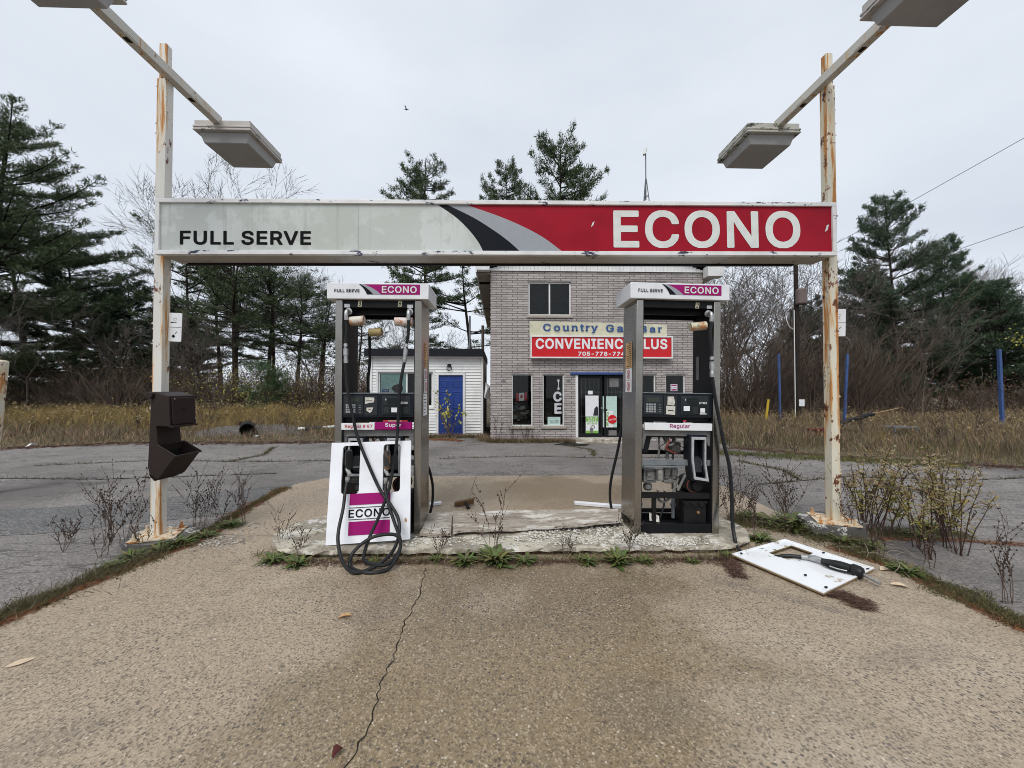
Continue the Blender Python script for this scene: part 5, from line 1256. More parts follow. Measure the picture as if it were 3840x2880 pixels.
# ------------------------------------------------------------------ building materials
def make_brick():
    m = Mat('grey_pink_brick', (0.25, 0.21, 0.19), 0.9)
    sp = m.n('ShaderNodeSeparateXYZ'); m.l(m.tc, sp.inputs[0])
    cb = m.n('ShaderNodeCombineXYZ'); m.l(m.math('ADD', sp.outputs[0], sp.outputs[1]), cb.inputs[0]); m.l(sp.outputs[2], cb.inputs[1])
    b = m.n('ShaderNodeTexBrick'); b.offset = 0.5
    b.inputs['Scale'].default_value = 1.0; b.inputs['Brick Width'].default_value = 0.33; b.inputs['Row Height'].default_value = 0.0725
    b.inputs['Mortar Size'].default_value = 0.0085; b.inputs['Mortar Smooth'].default_value = 0.15; b.inputs['Bias'].default_value = 0.0
    b.inputs['Color1'].default_value = (0.47, 0.425, 0.405, 1); b.inputs['Color2'].default_value = (0.345, 0.305, 0.29, 1); b.inputs['Mortar'].default_value = (0.12, 0.108, 0.102, 1)
    m.l(cb.outputs[0], b.inputs['Vector'])
    m.c = b.outputs['Color']; m.link()
    m.nl((0.40, 0.36, 0.335), 14, 0.55, 0.8, stretch=(.3, .3, 1), amount=0.35)
    m.nl((0.10, 0.085, 0.08), 1.1, 0.52, 0.8, stretch=(1, 1, .5), amount=0.55)
    m.bump(m.ramp(b.outputs['Fac'], 0, 1, 1, 0), 0.8, 0.012)
    m.bump(m.noise(40, 4), 0.4, 0.006)
    return m.m
M['brick'] = make_brick()
M['siding'] = plain('weathered_white_siding', (0.78, 0.78, 0.765), 0.6, grime=0.16, scale=2.2)
M['trim'] = plain('white_trim', (0.74, 0.74, 0.73), 0.55, grime=0.12, scale=4)
M['soffit'] = plain('beige_soffit', (0.38, 0.335, 0.275), 0.7, grime=0.15, scale=3)
M['fascia_black'] = plain('black_fascia', (0.012, 0.013, 0.017), 0.5, grime=0.05)
M['roofing'] = plain('dark_shingles', (0.06, 0.055, 0.055), 0.9, grime=0.3, scale=9)
M['interior'] = plain('dim_interior', (0.05, 0.048, 0.045), 0.9, grime=0.3, scale=2)
M['door_blue'] = plain('blue_door_paint', (0.016, 0.048, 0.24), 0.4, grime=0.18, scale=3)
M['awning_blue'] = plain('blue_flashing', (0.03, 0.075, 0.24), 0.5, grime=0.15)
M['glass'] = glass_mat('window_glass', (.86, .89, .88))
M['door_black'] = plain('black_door_frame', (0.012, 0.012, 0.013), 0.5, grime=0.1)
M['cream'] = plain('faded_cream_banner', (0.60, 0.58, 0.43), 0.7, grime=0.12, scale=3)
M['sign_bright_red'] = plain('bright_red_sign', (0.58, 0.008, 0.014), 0.35, grime=0.06, scale=2)
M['blue_ink'] = plain('blue_ink', (0.02, 0.075, 0.25), 0.6, grime=0.1)
M['green_ink'] = plain('green_ink', (0.18, 0.42, 0.05), 0.6, grime=0.05)
M['silver'] = plain('silver_foil', (0.60, 0.60, 0.63), 0.35, grime=0.3, scale=18)
M['teal_paper'] = plain('pale_teal_paper', (0.50, 0.76, 0.74), 0.6, grime=0.25, scale=6)
M['brown_ink'] = plain('brown_ink', (0.065, 0.03, 0.028), 0.6)

def wall_fn(y0):
    return lambda u, v, d: (u, y0 + d, v)

# ------------------------------------------------------------------ two storey brick store
BY = 11.8
store = thing('brick_store', 'two storey grey brick store with dark windows and white soffit behind the pumps', 'store', (3.0, BY, 0))
def rect(x0, x1, z0, z1): return [(x0, z0), (x1, z0), (x1, z1), (x0, z1)]
ups = [(.85, 2.17, 3.86, 4.90), (3.86, 5.15, 3.86, 4.90)]
lows = [(.34, .98, .47, 2.06), (1.29, 1.95, .47, 2.06), (4.13, 4.79, .47, 2.06), (5.1, 5.72, .47, 2.06)]
door_o = (2.30, 4.02, .12, 2.04)
X0, X1, WT = -.31, 6.30, .22
mb = MB()
mb.plate([[(X0, -.1), (X1, -.1), (X1, 5.25), (X0, 5.25)]] + [rect(*r) for r in ups + lows + [door_o]], wall_fn(BY), 0, WT)
mb.box(X0, X0 + WT, BY + WT, BY + 10, -.1, 5.25); mb.box(X1 - WT, X1, BY + WT, BY + 10, -.1, 5.25); mb.box(X0 + WT, X1 - WT, BY + 9.8, BY + 10, -.1, 5.25)
# soldier courses over and under the openings
for x0, x1, z0, z1 in ups + lows:
    for k in range(int((x1 - x0 + .1) / .075)):
        xx = x0 - .05 + k * .075; mb.box(xx, xx + .062, BY - .010, BY + .02, z1 + .012, z1 + .082)
        if z0 > 3: mb.box(xx, xx + .062, BY - .010, BY + .02, z0 - .14, z0 - .065)
mb.build('wall', M['brick'], store, smooth=False)
mb = MB(); mb.box(X0 + WT, X1 - WT, BY + WT + .002, BY + 9.7, .02, .08); mb.box(X0 + WT, X1 - WT, BY + WT + .002, BY + 9.7, 2.5, 2.6); mb.box(X0 + WT, X1 - WT, BY + 4, BY + 4.1, .08, 2.5); mb.box(X0 + WT, X1 - WT, BY + 4, BY + 4.1, 2.6, 5.2); mb.box(3.2, 3.3, BY + 2, BY + 4, 2.6, 5.2)
mb.build('interior', M['interior'], store, smooth=False)
mb = MB(); e, zr = .42, 6.62
rx = (X0 + X1) / 2
for s in (-1, 1):
    xe = rx + s * (3.305 + e); y0, y1 = BY - .22, BY + 10.4
    mb.hexa([(xe, y0, 5.27), (rx, y0, zr - .1), (rx, y1, zr - .1), (xe, y1, 5.27)], [(xe, y0, 5.37), (rx, y0, zr), (rx, y1, zr), (xe, y1, 5.37)])
mb.build('roof', M['roofing'], store, smooth=False)
mb = MB()
for k in range(58):     # vertical vinyl siding in the gable above the brick
    xx = X0 - .02 + k * .1145; xm = xx + .0545; zt = 5.27 + (6.60 - 5.27) * (1 - abs(xm - rx) / 3.36) - .03
    mb.box(xx, xx + .109, BY - .035, BY + .02, 5.232, max(5.30, zt))
mb.box(X0 - .03, X1 + .03, BY - .045, BY - .036, 5.222, 5.245)
sf = mb.build('gable_siding', M['trim'], store, smooth=False)
mb = MB(); mb.box(X0 - .40, X0 - .021, BY - .30, BY - .05, 5.16, 5.36); mb.box(X1 - .03, X1 + .46, BY - .36, BY - .06, 5.02, 5.34); mb.box(X1 + .05, X1 + .46, BY - .058, BY + 10, 5.10, 5.26)
mb.build('eave_return', M['trim'], store, bevel=.008)
mb = MB(); mb.tube([(X1 + .40, BY - .60, 5.22), (X1 + .58, BY - .62, 5.33), (X1 + .60, BY - .4, 5.33)], .045, 8); mb.tube([(X1 + .22, BY - .58, 5.18), (X1 + .30, BY - .60, 5.36)], .012, 6)
mb.build('gutter', M['trim'], store)
mb = MB()
for (a, b) in ((.0, .9), (1.25, 4.9), (5.1, 7.4), (7.6, 9.9)): mb.box(X0 - .40, X0 - .002, BY + a, BY + b, 5.13, 5.16)
mb.build('side_soffit', M['soffit'], store, smooth=False)
mb = MB(); mb.box(X0 - .44, X0 - .40, BY - .30, BY + 10, 5.10, 5.30); mb.build('side_fascia', M['trim'], store, smooth=False)
def window(par, x0, x1, z0, z1, y, mull=(), frame=M['trim'], fw=.045, sill=True, sill_m=M['soffit']):
    mb = MB(); mb.plate([rect(x0, x1, z0, z1), rect(x0 + fw, x1 - fw, z0 + fw, z1 - fw)], wall_fn(y), .05, .12)
    for m_ in mull: mb.box(m_ - fw / 2, m_ + fw / 2, y + .055, y + .115, z0 + fw, z1 - fw)
    f = mb.build('window', frame, par, smooth=False)
    mb = MB(); mb.box(x0 + fw, x1 - fw, y + .085, y + .091, z0 + fw, z1 - fw); mb.build('pane', M['glass'], f, smooth=False)
    if sill:
        mb = MB(); mb.box(x0 - .05, x1 + .05, y - .05, y + .05, z0 - .075, z0); mb.build('sill', sill_m, f, bevel=.005)
    return f
for r in ups: window(store, *r, BY, mull=((r[0] + r[1]) / 2,), frame=M['trim'])
wins = [window(store, *r, BY, fw=.035) for r in lows]
# entrance: black framed double door behind bars
dx0, dx1, dz0, dz1 = door_o
mb = MB(); mb.box(dx0, dx0 + .08, BY - .01, BY + .15, dz0, dz1); mb.build('door_jamb', M['trim'], store, bevel=.005)
leafs = [(2.385, 3.145), (3.20, 4.0)]
for (a, b) in leafs:
    mb = MB(); mb.plate([rect(a, b, dz0 + .01, dz1 - .02), rect(a + .06, b - .06, dz0 + .12, dz1 - .10)], wall_fn(BY), .06, .11); d = mb.build('door', M['door_black'], store, smooth=False)
    mb = MB(); mb.box(a + .06, b - .06, BY + .08, BY + .086, dz0 + .12, dz1 - .10); mb.build('pane', M['glass'], d, smooth=False)
    mb = MB()
    for k in range(5): xx = a + .13 + k * .13; mb.cyl((xx, BY + .14, dz0 + .1), (xx, BY + .14, dz1 - .1), .010, 6)
    for z in (.75, 1.5): mb.box(a + .06, b - .06, BY + .13, BY + .15, z, z + .02)
    mb.build('security_bars', M['cast'], d)
    mb = MB(); mb.cyl((b - .03, BY + .03, 1.02), (b - .03, BY + .06, 1.02), .022, 10); mb.build('lock', M['chrome'], d)
mb = MB(); mb.box(2.14, 4.2, BY - .06, BY - .002, 2.045, 2.115); mb.build('lintel_flashing', M['awning_blue'], store, bevel=.006)
mb = MB()
for x in (.10, 2.09): mb.cyl((x, BY - .004, 1.87), (x, BY - .02, 1.87), .05, 18)
mb.build('wall_vent', M['grey_metal'], store)
mb = MB(); mb.box(2.22, 4.15, BY - .42, BY - .003, .0, .115); tag(mb.build('concrete_step', M['kerb_top'], bevel=.02), 'low worn concrete step in front of the barred store door', 'step')
mb = MB(); mb.box(2.22, 4.15, BY - .52, BY - .425, -.01, .045); tag(mb.build('timber_sleeper', M['board'], bevel=.01), 'old timber lying along the foot of the store step', 'timber')
mb = MB(); mb.plate([[(1.55, 11.05), (2.35, 10.75), (2.55, 11.05), (1.95, 11.4)]], lambda u, v, d: (u, v, d), .018, .003); tag(mb.build('door_mat', M['black_sheet'], smooth=False), 'dark rubber mat lying askew on the asphalt before the store', 'mat')
# papers behind the glass
gf = lambda y: (lambda u, v: (u, y, v))
def notice(name, label, x0, x1, z0, z1, mat, y=BY + .075, marks=(), group=None, cat='notice'):
    mb = MB(); mb.box(x0, x1, y, y + .003, z0, z1); o = mb.build(name, mat, smooth=False); tag(o, label, cat, group)
    INV[o.name] = Matrix.Identity(4)
    return o
n1 = notice('notice', 'torn white paper half covering the left leaf of the store door', 2.62, 3.03, .76, 1.40, M['paper_white'])
mb = MB(); mb.flat([(2.86, .78), (3.02, .78), (3.02, 1.02), (2.97, 1.08), (2.9, 1.0)], gf(BY + .073)); mb.build('torn_gap', M['grey_plastic'], n1, smooth=False)
n2 = notice('poster', 'green and white worm seller poster low on the left leaf of the store door', 2.63, 3.02, .23, .755, M['paper_white'], cat='poster')
mb = MB(); mb.flat(rect(2.635, 3.015, .60, .75), gf(BY + .073)); mb.flat(rect(2.635, 3.015, .235, .32), gf(BY + .073)); mb.build('green_band', M['green_ink'], n2, smooth=False)
mb = MB(); add_text(mb, 'SOLD', 2.68, 2.97, .685, .735, gf(BY + .071), bold=.01, spacing=1.2); add_text(mb, 'HERE', 2.70, 2.96, .615, .665, gf(BY + .071), bold=.01, spacing=1.2); mb.build('lettering', M['paper_white'], n2, smooth=False)
mb = MB(); add_text(mb, 'WORMS', 2.66, 2.99, .51, .575, gf(BY + .071), bold=.02); mb.build('lettering', M['green_ink'], n2, smooth=False)
mb = MB(); mb.tube(catmull([(2.88, BY + .07, .38), (2.90, BY + .07, .45), (2.84, BY + .07, .48), (2.79, BY + .07, .44), (2.80, BY + .07, .40)], 5), .010, 6); mb.flat(rect(2.76, 2.86, .25, .40), gf(BY + .069)); mb.build('picture', M['cast'], n2)
n3 = notice('notice', 'tall pale paper sheet on the right leaf of the store door', 3.16, 3.60, .42, 1.38, M['paper_mint'])
mb = MB(); mb.flat(rect(3.18, 3.30, .86, .98), gf(BY + .073)); mb.build('dark_patch', M['lcd_dark'], n3, smooth=False)
n4 = notice('poster', 'white poster with sideways green worms lettering on the right leaf of the store door', 3.19, 3.47, .42, .92, M['paper_white'], y=BY + .068, cat='poster')
vs, fs_ = text_flat('WORMS', 0, .44, 0, .11, .02); mb = MB(); mb.add([(3.345 - v, BY + .064, .45 + u) for u, v in vs], fs_); mb.build('lettering', M['green_ink'], n4, smooth=False)
mb = MB(); mb.cyl((3.45, BY + .052, .67), (3.45, BY + .058, .67), .135, 28); n5 = tag(mb.build('round_sticker', M['sign_bright_red'], smooth=False), 'round red soft drink sticker with white script on the right leaf of the store door', 'sticker'); INV[n5.name] = Matrix.Identity(4)
mb = MB(); add_text(mb, 'Coca-Cola', 3.345, 3.56, .64, .70, lambda u, v: (u, BY + .049, v + (u - 3.45) * .15)); mb.build('lettering', M['paper_white'], n5, smooth=False)
notice('notice', 'small white card high on the left leaf of the store door', 2.70, 2.85, 1.44, 1.55, M['paper_white']); notice('notice', 'pale sheet at the top of the right leaf of the store door', 3.37, 3.66, 1.66, 2.0, M['cast'])
notice('notice', 'white card at the bottom of the right leaf of the store door', 3.33, 3.58, .17, .33, M['cast'], y=BY + .05)
n6 = notice('notice', 'pale green handwritten notice at the foot of the ice window', 1.45, 1.84, .49, .745, M['paper_mint'])
mb = MB(); add_text(mb, 'PROPANE & GAS', 1.50, 1.76, .70, .72, gf(BY + .073)); add_text(mb, 'COTTAGE', 1.53, 1.77, .60, .65, gf(BY + .073)); mb.flat(rect(1.51, 1.79, .57, .575), gf(BY + .073)); mb.flat(rect(1.5, 1.78, .53, .535), gf(BY + .073)); mb.build('lettering', M['letter_black'], n6, smooth=False)
for ch, x0, x1, z0, z1 in (('I', 1.755, 1.815, 1.58, 1.90), ('C', 1.625, 1.885, 1.215, 1.525), ('E', 1.66, 1.88, .84, 1.17)):
    o = thing('foil_letter', {'I': 'silver foil letter I at the top of the ice window', 'C': 'silver foil letter C in the middle of the ice window', 'E': 'silver foil letter E at the bottom of the ice window'}[ch], 'letter', (1.75, BY + .07, z0), group='foil letters in the window')
    vs, fs_ = text_flat(ch, x0, x1, z0, z1, .05); mb = MB(); mb.add([(u, BY + .066, v) for u, v in vs], fs_); q = mb.build('letter_shape', M['silver'], o, smooth=False)
    sd = q.modifiers.new('thick', 'SOLIDIFY'); sd.thickness = .012
fg = thing('flag', 'red and white maple leaf flag hanging inside the left store window', 'flag', (.65, BY + .2, 1.24))
def wav(u, v): return (u, BY + .22 + .012 * math.sin(u * 40), v + .012 * math.sin(u * 9))
mb = MB()
def strips(x0, x1, z0, z1, n=10):
    for k in range(n):
        a = x0 + (x1 - x0) * k / n; b = x0 + (x1 - x0) * (k + 1) / n; mb.add([wav(a, z0), wav(b, z0), wav(b, z1), wav(a, z1)], [(0, 1, 2, 3)])
strips(.58, .73, 1.24, 1.49); mb.build('white_field', M['paper_white'], fg)
mb = MB(); strips(.48, .58, 1.24, 1.49, 8); strips(.73, .83, 1.24, 1.49, 8)
lf = [(0, 1), (.18, .62), (.38, .72), (.30, .25), (.62, .45), (.70, .30), (1, .25), (.88, .0), (.95, -.1), (.5, -.42), (.55, -.58), (.06, -.5), (.04, -1)]
lf = lf + [(-x, y) for x, y in lf[::-1]]
mb.flat([(.655 + x * .055, 1.372 + y * .085) for x, y in lf[:-1]], lambda u, v: (wav(u, v)[0], wav(u, v)[1] - .006, wav(u, v)[2])); mb.build('maple_leaf', M['red_ink'], fg)
cl = thing('clutter_shelf', 'pale bric a brac piled inside the left store window under the flag', 'clutter', (.65, BY + .4, .5)); rr = random.Random(8); mb = MB()
for k in range(16):
    x = rr.uniform(.38, .9); z = rr.uniform(.5, 1.15); s = rr.uniform(.03, .08); mb.box(x - s, x + s * 1.3, BY + .3 + rr.uniform(0, .3), BY + .65, z, z + s * 1.4)
mb.build('boxes', M['cast'], cl, bevel=.006)
# the two signs over the door
bn = thing('banner', 'faded cream fabric banner with spaced blue lettering above the red store sign', 'banner', (3.0, BY - .05, 3.23))
nx = 40; mb = MB()
def bsurf(u, v): return (u, BY - .03 - .010 * math.sin(u * 7 + v * 9) - .006 * math.sin(u * 19 - v * 13), v)
def ztop(u): return 3.685 - (u - .89) / 4.25 * .09
for k in range(nx):
    a = .89 + 4.25 * k / nx; b = .89 + 4.25 * (k + 1) / nx
    for j in range(4):
        za, zb = 3.235 + (ztop(a) - 3.235) * j / 4, 3.235 + (ztop(a) - 3.235) * (j + 1) / 4; zc, zd = 3.235 + (ztop(b) - 3.235) * j / 4, 3.235 + (ztop(b) - 3.235) * (j + 1) / 4
        mb.add([bsurf(a, za), bsurf(b, zc), bsurf(b, zd), bsurf(a, zb)], [(0, 1, 2, 3)])
o = mb.build('cloth', M['cream'], bn)
mb = MB(); bf = lambda u, v: (u, BY - .054, v)
def serif_text(mb, word, x0, x1, z0, z1, zb, caps=()):
    add_text(mb, word, x0, x1, z0, z1, bf, bold=.022, spacing=1.22, serif=True)
serif_text(mb, 'Country', 1.30, 3.0, 3.315, 3.605, 0); serif_text(mb, 'Gas', 3.24, 4.02, 3.355, 3.585, 0); serif_text(mb, 'Bar', 4.28, 4.98, 3.345, 3.555, 0)
mb.build('lettering', M['blue_ink'], bn, smooth=False)
sg = thing('store_sign', 'bright red box sign with white lettering and phone number on the brick store', 'sign', (3.08, BY - .1, 2.53))
mb = MB(); mb.plate([rect(.9, 5.26, 2.53, 3.22), rect(.945, 5.215, 2.575, 3.175)], wall_fn(BY - .17), -.02, .03); mb.build('frame', M['trim'], sg, bevel=.004, smooth=False)
mb = MB(); mb.box(.92, 5.24, BY - .14, BY - .005, 2.55, 3.20); mb.build('cabinet', M['trim'], sg, smooth=False)
mb = MB(); mb.box(.946, 5.214, BY - .165, BY - .142, 2.576, 3.174); mb.build('face', M['sign_bright_red'], sg, smooth=False)
mb = MB(); rf_ = lambda u, v: (u, BY - .169, v); add_text(mb, 'CONVENIENCE PLUS', 1.06, 5.09, 2.815, 3.135, rf_, bold=.035); add_text(mb, '705-778-7745', 2.35, 3.90, 2.61, 2.735, rf_, bold=.035); mb.build('lettering', M['paper_white'], sg, smooth=False)
# sticker in the far right window
n7 = notice('sticker', 'small white and magenta square sticker in the right store window', 5.29, 5.50, 1.54, 1.755, M['paper_white'], cat='sticker')
mb = MB(); mb.flat(rect(5.31, 5.48, 1.70, 1.74), gf(BY + .073)); mb.flat(rect(5.31, 5.48, 1.555, 1.60), gf(BY + .073)); mb.build('colour_bar', M['magenta'], n7, smooth=False)
mb = MB(); add_text(mb, 'ECONO', 5.305, 5.485, 1.625, 1.675, gf(BY + .073)); mb.build('lettering', M['letter_black'], n7, smooth=False)

# antenna on the roof
an = thing('antenna_mast', 'thin lattice antenna mast with a small white box on the store roof', 'antenna', (6.13, 16, 5.4)); mb = MB()
for k in range(3):
    a = R(90 + 120 * k); mb.tube([(6.13 + .46 * math.cos(a), 16 + .46 * math.sin(a), 5.3), (6.13 + .125 * math.cos(a), 16 + .125 * math.sin(a), 9.6), (6.13 + .02 * math.cos(a), 16 + .02 * math.sin(a), 10.5)], .02, 5)
for z, r_ in ((9.75, .115), (9.0, .17), (8.0, .25), (7.0, .33), (6.0, .40)):
    q = [(6.13 + r_ * math.cos(R(90 + 120 * k)), 16 + r_ * math.sin(R(90 + 120 * k)), z) for k in range(3)]
    for k in range(3): mb.tube([q[k], q[(k + 1) % 3]], .012, 4)
mb.build('lattice', M['grey_metal'], an); mb = MB(); mb.cyl((6.13, 16, 9.6), (6.13, 16, 11.6), .025, 8); mb.build('mast', M['grey_metal'], an)
mb = MB(); mb.hexa([(5.98, 15.9, 11.48), (6.09, 15.86, 11.5), (6.13, 15.98, 11.5), (6.02, 16.02, 11.48)], [(6.02, 15.9, 11.80), (6.13, 15.86, 11.78), (6.19, 15.98, 11.78), (6.08, 16.02, 11.8)]); mb.build('antenna_box', M['trim'], an, bevel=.01)

# ------------------------------------------------------------------ white clapboard shed
SY = 13.2
shed = thing('white_shed', 'low white clapboard shed with a blue door and black roof edge', 'shed', (-2.5, SY, 0))
s0, s1, sz = -4.40, -.60, 2.70
win_o, door_s = (-4.14, -2.30, 1.0, 2.19), (-2.12, -1.26, .02, 2.10)
mb = MB(); mb.plate([[(s0, 0), (s1, 0), (s1, sz), (s0, sz)], rect(*win_o), rect(*door_s)], wall_fn(SY), .03, .15)
mb.box(s0, s0 + .12, SY + .15, SY + 3.6, 0, sz); mb.box(s1 - .12, s1, SY + .15, SY + 3.6, 0, sz); mb.box(s0 + .12, s1 - .12, SY + 3.48, SY + 3.6, 0, sz)
rowh = .098; k = 0; z = .02
rr = random.Random(2)
while z < sz - .02:
    zt = min(z + rowh, sz)
    blocks = [(s0 + .07, s1 - .07)]
    for o_ in ((win_o[0] - .07, win_o[1] + .07, win_o[2] - .07, win_o[3] + .07), (door_s[0] - .07, door_s[1] + .07, -1, door_s[3] + .07)):
        if z + .05 > o_[2] and z + .03 < o_[3]:
            nb_ = []
            for a, b in blocks:
                if o_[0] > a and o_[1] < b: nb_ += [(a, o_[0]), (o_[1], b)]
                else: nb_.append((a, b))
            blocks = nb_
    for a, b in blocks:
        j = rr.uniform(-.002, .002)
        mb.hexa([(a, SY - .018 + j, z), (b, SY - .018 + j, z), (b, SY + .029, z), (a, SY + .029, z)], [(a, SY + .012, zt + .004), (b, SY + .012, zt + .004), (b, SY + .029, zt + .004), (a, SY + .029, zt + .004)])
    z += rowh
mb.build('wall', M['siding'], shed, smooth=False)
mb = MB()
for a in (s0 - .01, s1 - .065): mb.box(a, a + .075, SY - .03, SY + .04, 0, sz)
mb.build('corner_board', M['trim'], shed, bevel=.004)
mb = MB(); mb.box(-4.54, -.57, SY - .22, SY + 3.8, sz + .0, sz + .26); mb.build('roof_edge', M['fascia_black'], shed, bevel=.01)
mb = MB(); mb.box(-4.5, -.59, SY - .18, SY - .0, sz - .025, sz); mb.build('soffit', M['trim'], shed)
f = window(shed, win_o[0], win_o[1], win_o[2], win_o[3], SY, mull=(-3.19, -2.62), fw=.05, sill=False)
mb = MB(); mb.plate([rect(win_o[0] - .07, win_o[1] + .07, win_o[2] - .07, win_o[3] + .07), rect(win_o[0] - .001, win_o[1] + .001, win_o[2] - .001, win_o[3] + .001)], wall_fn(SY), -.025, .04); mb.build('casing', M['trim'], f, smooth=False)
mb = MB(); mb.plate([rect(door_s[0] - .065, door_s[1] + .065, 0.0, door_s[3] + .065), rect(door_s[0] + .02, door_s[1] - .02, .03, door_s[3] - .02)], wall_fn(SY), -.03, .10); mb.build('door_casing', M['trim'], shed, bevel=.004, smooth=False)
mb = MB(); mb.box(door_s[0] + .021, door_s[1] - .021, SY + .03, SY + .075, .03, door_s[3] - .021)
for cx in (-1.90, -1.48):
    for z0, z1 in ((.22, .82), (.95, 1.52), (1.66, 1.90)):
        mb.plate([rect(cx - .145, cx + .145, z0, z1), rect(cx - .12, cx + .12, z0 + .025, z1 - .025)], wall_fn(SY), .018, .031)
        mb.box(cx - .095, cx + .095, SY + .021, SY + .031, z0 + .05, z1 - .05)
dd = mb.build('door', M['door_blue'], shed, bevel=.004, smooth=False)
mb = MB(); mb.lathe([(0, .03), (.01, .03), (.012, .014), (.04, .014), (.045, .03), (.07, .028)], (-2.03, SY + .03, 1.0), (0, -1, 0), 12); mb.build('handle', M['chrome'], dd)
mb = MB(); mb.box(-1.80, -1.68, SY - .06, SY + .0, 2.37, 2.46); mb.tube([(-1.74 + .075 * math.cos(a * .3), SY - .07, 2.315 + .08 * math.sin(a * .3)) for a in range(22)], .016, 6); mb.build('wall_lamp', M['fascia_black'], shed)
mb = MB(); mb.box(-2.15, -1.2, SY - .45, SY - .032, -.02, .02); mb.build('doorstep', M['concrete'], shed)
mb = MB(); mb.box(-4.2, -.8, SY + 1.2, SY + 1.25, .1, 2.6); mb.build('interior_wall', M['interior'], shed)
n8 = notice('poster', 'pale teal treat poster filling the left pane of the shed window', -4.08, -3.22, 1.06, 2.14, M['teal_paper'], y=SY + .094, cat='poster')
mb = MB(); mb.flat([(-3.62, 1.06), (-3.66, 1.22), (-3.56, 1.38), (-3.62, 1.52), (-3.72, 1.62), (-3.66, 1.72), (-3.50, 1.78), (-3.34, 1.72), (-3.32, 1.58), (-3.40, 1.46), (-3.36, 1.3), (-3.42, 1.12), (-3.40, 1.06)], gf(SY + .0925)); mb.build('brown_shape', M['brown_ink'], n8, smooth=False)
mb = MB(); mb.flat([(-3.50, 1.06), (-3.30, 1.06), (-3.24, 1.3), (-3.30, 1.42), (-3.36, 1.2)], gf(SY + .092)); mb.build('blue_shape', M['blue_paint'], n8, smooth=False)
n9 = notice('sticker', 'payment card sticker in the left pane of the shed window', -4.03, -3.76, 1.16, 1.62, M['paper'], y=SY + .0895, cat='sticker')
mb = MB(); mb.flat(rect(-4.03, -3.80, 1.50, 1.60), gf(SY + .0885)); mb.build('blue_band', M['blue_ink'], n9, smooth=False)
mb = MB(); add_text(mb, 'VISA', -3.99, -3.84, 1.525, 1.58, gf(SY + .0878), bold=.02); mb.build('lettering', M['paper_white'], n9, smooth=False)
mb = MB(); mb.flat(disc(-3.95, 1.37, .065), gf(SY + .0882)); mb.build('red_disc', M['red_ink'], n9, smooth=False); mb = MB(); mb.flat(disc(-3.86, 1.37, .065), gf(SY + .0878)); mb.build('orange_disc', M['paper_orange'], n9, smooth=False)
mb = MB(); mb.cyl((-1.13, SY + 1.0, sz), (-1.13, SY + 1.0, 4.3), .035, 8); tag(mb.build('vent_pipe', M['grey_metal']), 'thin grey vent pipe rising from the flat shed roof', 'pipe')
mb = MB(); mb.cyl((-.72, SY + 2.5, 0), (-.72, SY + 2.5, 4.2), .06, 8); tag(mb.build('wooden_post', M['bark']), 'grey wooden post in the gap between shed and brick store', 'post')
mb = MB(); mb.add([(-.55, 13.1, 1.3), (-.38, 13.3, 1.25), (-.36, 13.6, 1.7), (-.52, 13.4, 1.85), (-.44, 13.0, 1.6)], [(0, 1, 4), (1, 2, 4), (2, 3, 4), (3, 0, 4)]); tag(mb.build('torn_tarp', M['paper_white'], smooth=False), 'scrap of white tarp caught in the gap between shed and brick store', 'tarp')

# ------------------------------------------------------------------ poles, posts, wires and scrap around the lot
up = thing('utility_pole', 'weathered wooden utility pole with a grey box at the edge of the right thicket', 'utility pole', (14.93, 19, 0))
mb = MB(); mb.tube([(14.95, 19, -.1), (14.93, 19, 4), (14.90, 19, 9.6)], [.13, .115, .09], 12); mb.build('pole', M['bark_dark'], up)
mb = MB(); mb.lathe([(0, .20), (.05, .24), (.7, .24), (.78, .18)], (14.98, 18.75, 5.85), (0, 0, 1), 16); mb.build('transformer', plain('brown_grey_can', (.16, .12, .11), .6), up)
mb = MB(); mb.tube([(14.72, 18.9, .0), (14.72, 18.9, 5.6)], .022, 6); mb.tube(catmull([(14.72, 18.9, 4.6), (14.4, 18.8, 4.75), (14.25, 18.8, 5.1), (14.3, 18.85, 5.3)], 5), .018, 6); mb.build('conduit', M['trim'], up)
mb = MB(); mb.box(14.85, 15.12, 18.80, 18.83, .78, 1.12); mb.build('sign_plate', M['paper_white'], up)
mb = MB(); mb.box(14.2, 15.6, 18.92, 19.02, 9.0, 9.12); mb.build('crossarm', M['bark'], up)
def wire(label, a, b, sag, r):
    a, b = Vector(a), Vector(b); mb = MB()
    mb.tube([a.lerp(b, k / 24) - Vector((0, 0, sag * 4 * (k / 24) * (1 - k / 24))) for k in range(25)], r, 5)
    tag(mb.build('overhead_wire', M['rubber']), label, 'wire', 'overhead wires at right')
wire('upper thin overhead wire crossing the sky at right', (14.9, 19, 7.85), (26.5, 9.55, 15.4), .05, .011)
wire('lower thin overhead wire crossing the sky at right', (14.87, 19, 5.85), (26.0, 10.2, 10.15), .05, .010)
def bpost(label, a, b, s=.04):
    mb = MB(); d = .5 * s
    mb.hexa([(a[0] - s, a[1] - s, a[2]), (a[0] + s, a[1] - s, a[2]), (a[0] + s, a[1] + s, a[2]), (a[0] - s, a[1] + s, a[2])], [(b[0] - s, b[1] - s, b[2]), (b[0] + s, b[1] - s, b[2]), (b[0] + s, b[1] + s, b[2]), (b[0] - s, b[1] + s, b[2])])
    tag(mb.build('blue_post', M['blue_paint'], bevel=.008), label, 'post', 'blue posts in the field')
bpost('slim blue post standing in the dry grass beside the utility pole', (13.28, 18, 0), (13.24, 18, 3.3))
bpost('slim blue post leaning behind the orange rusted lamp post', (14.57, 16, 0), (14.76, 16, 3.12))
bpost('thick blue post standing alone near the right edge of the photo', (20.2, 15, 0), (20.13, 15, 3.22), .052)
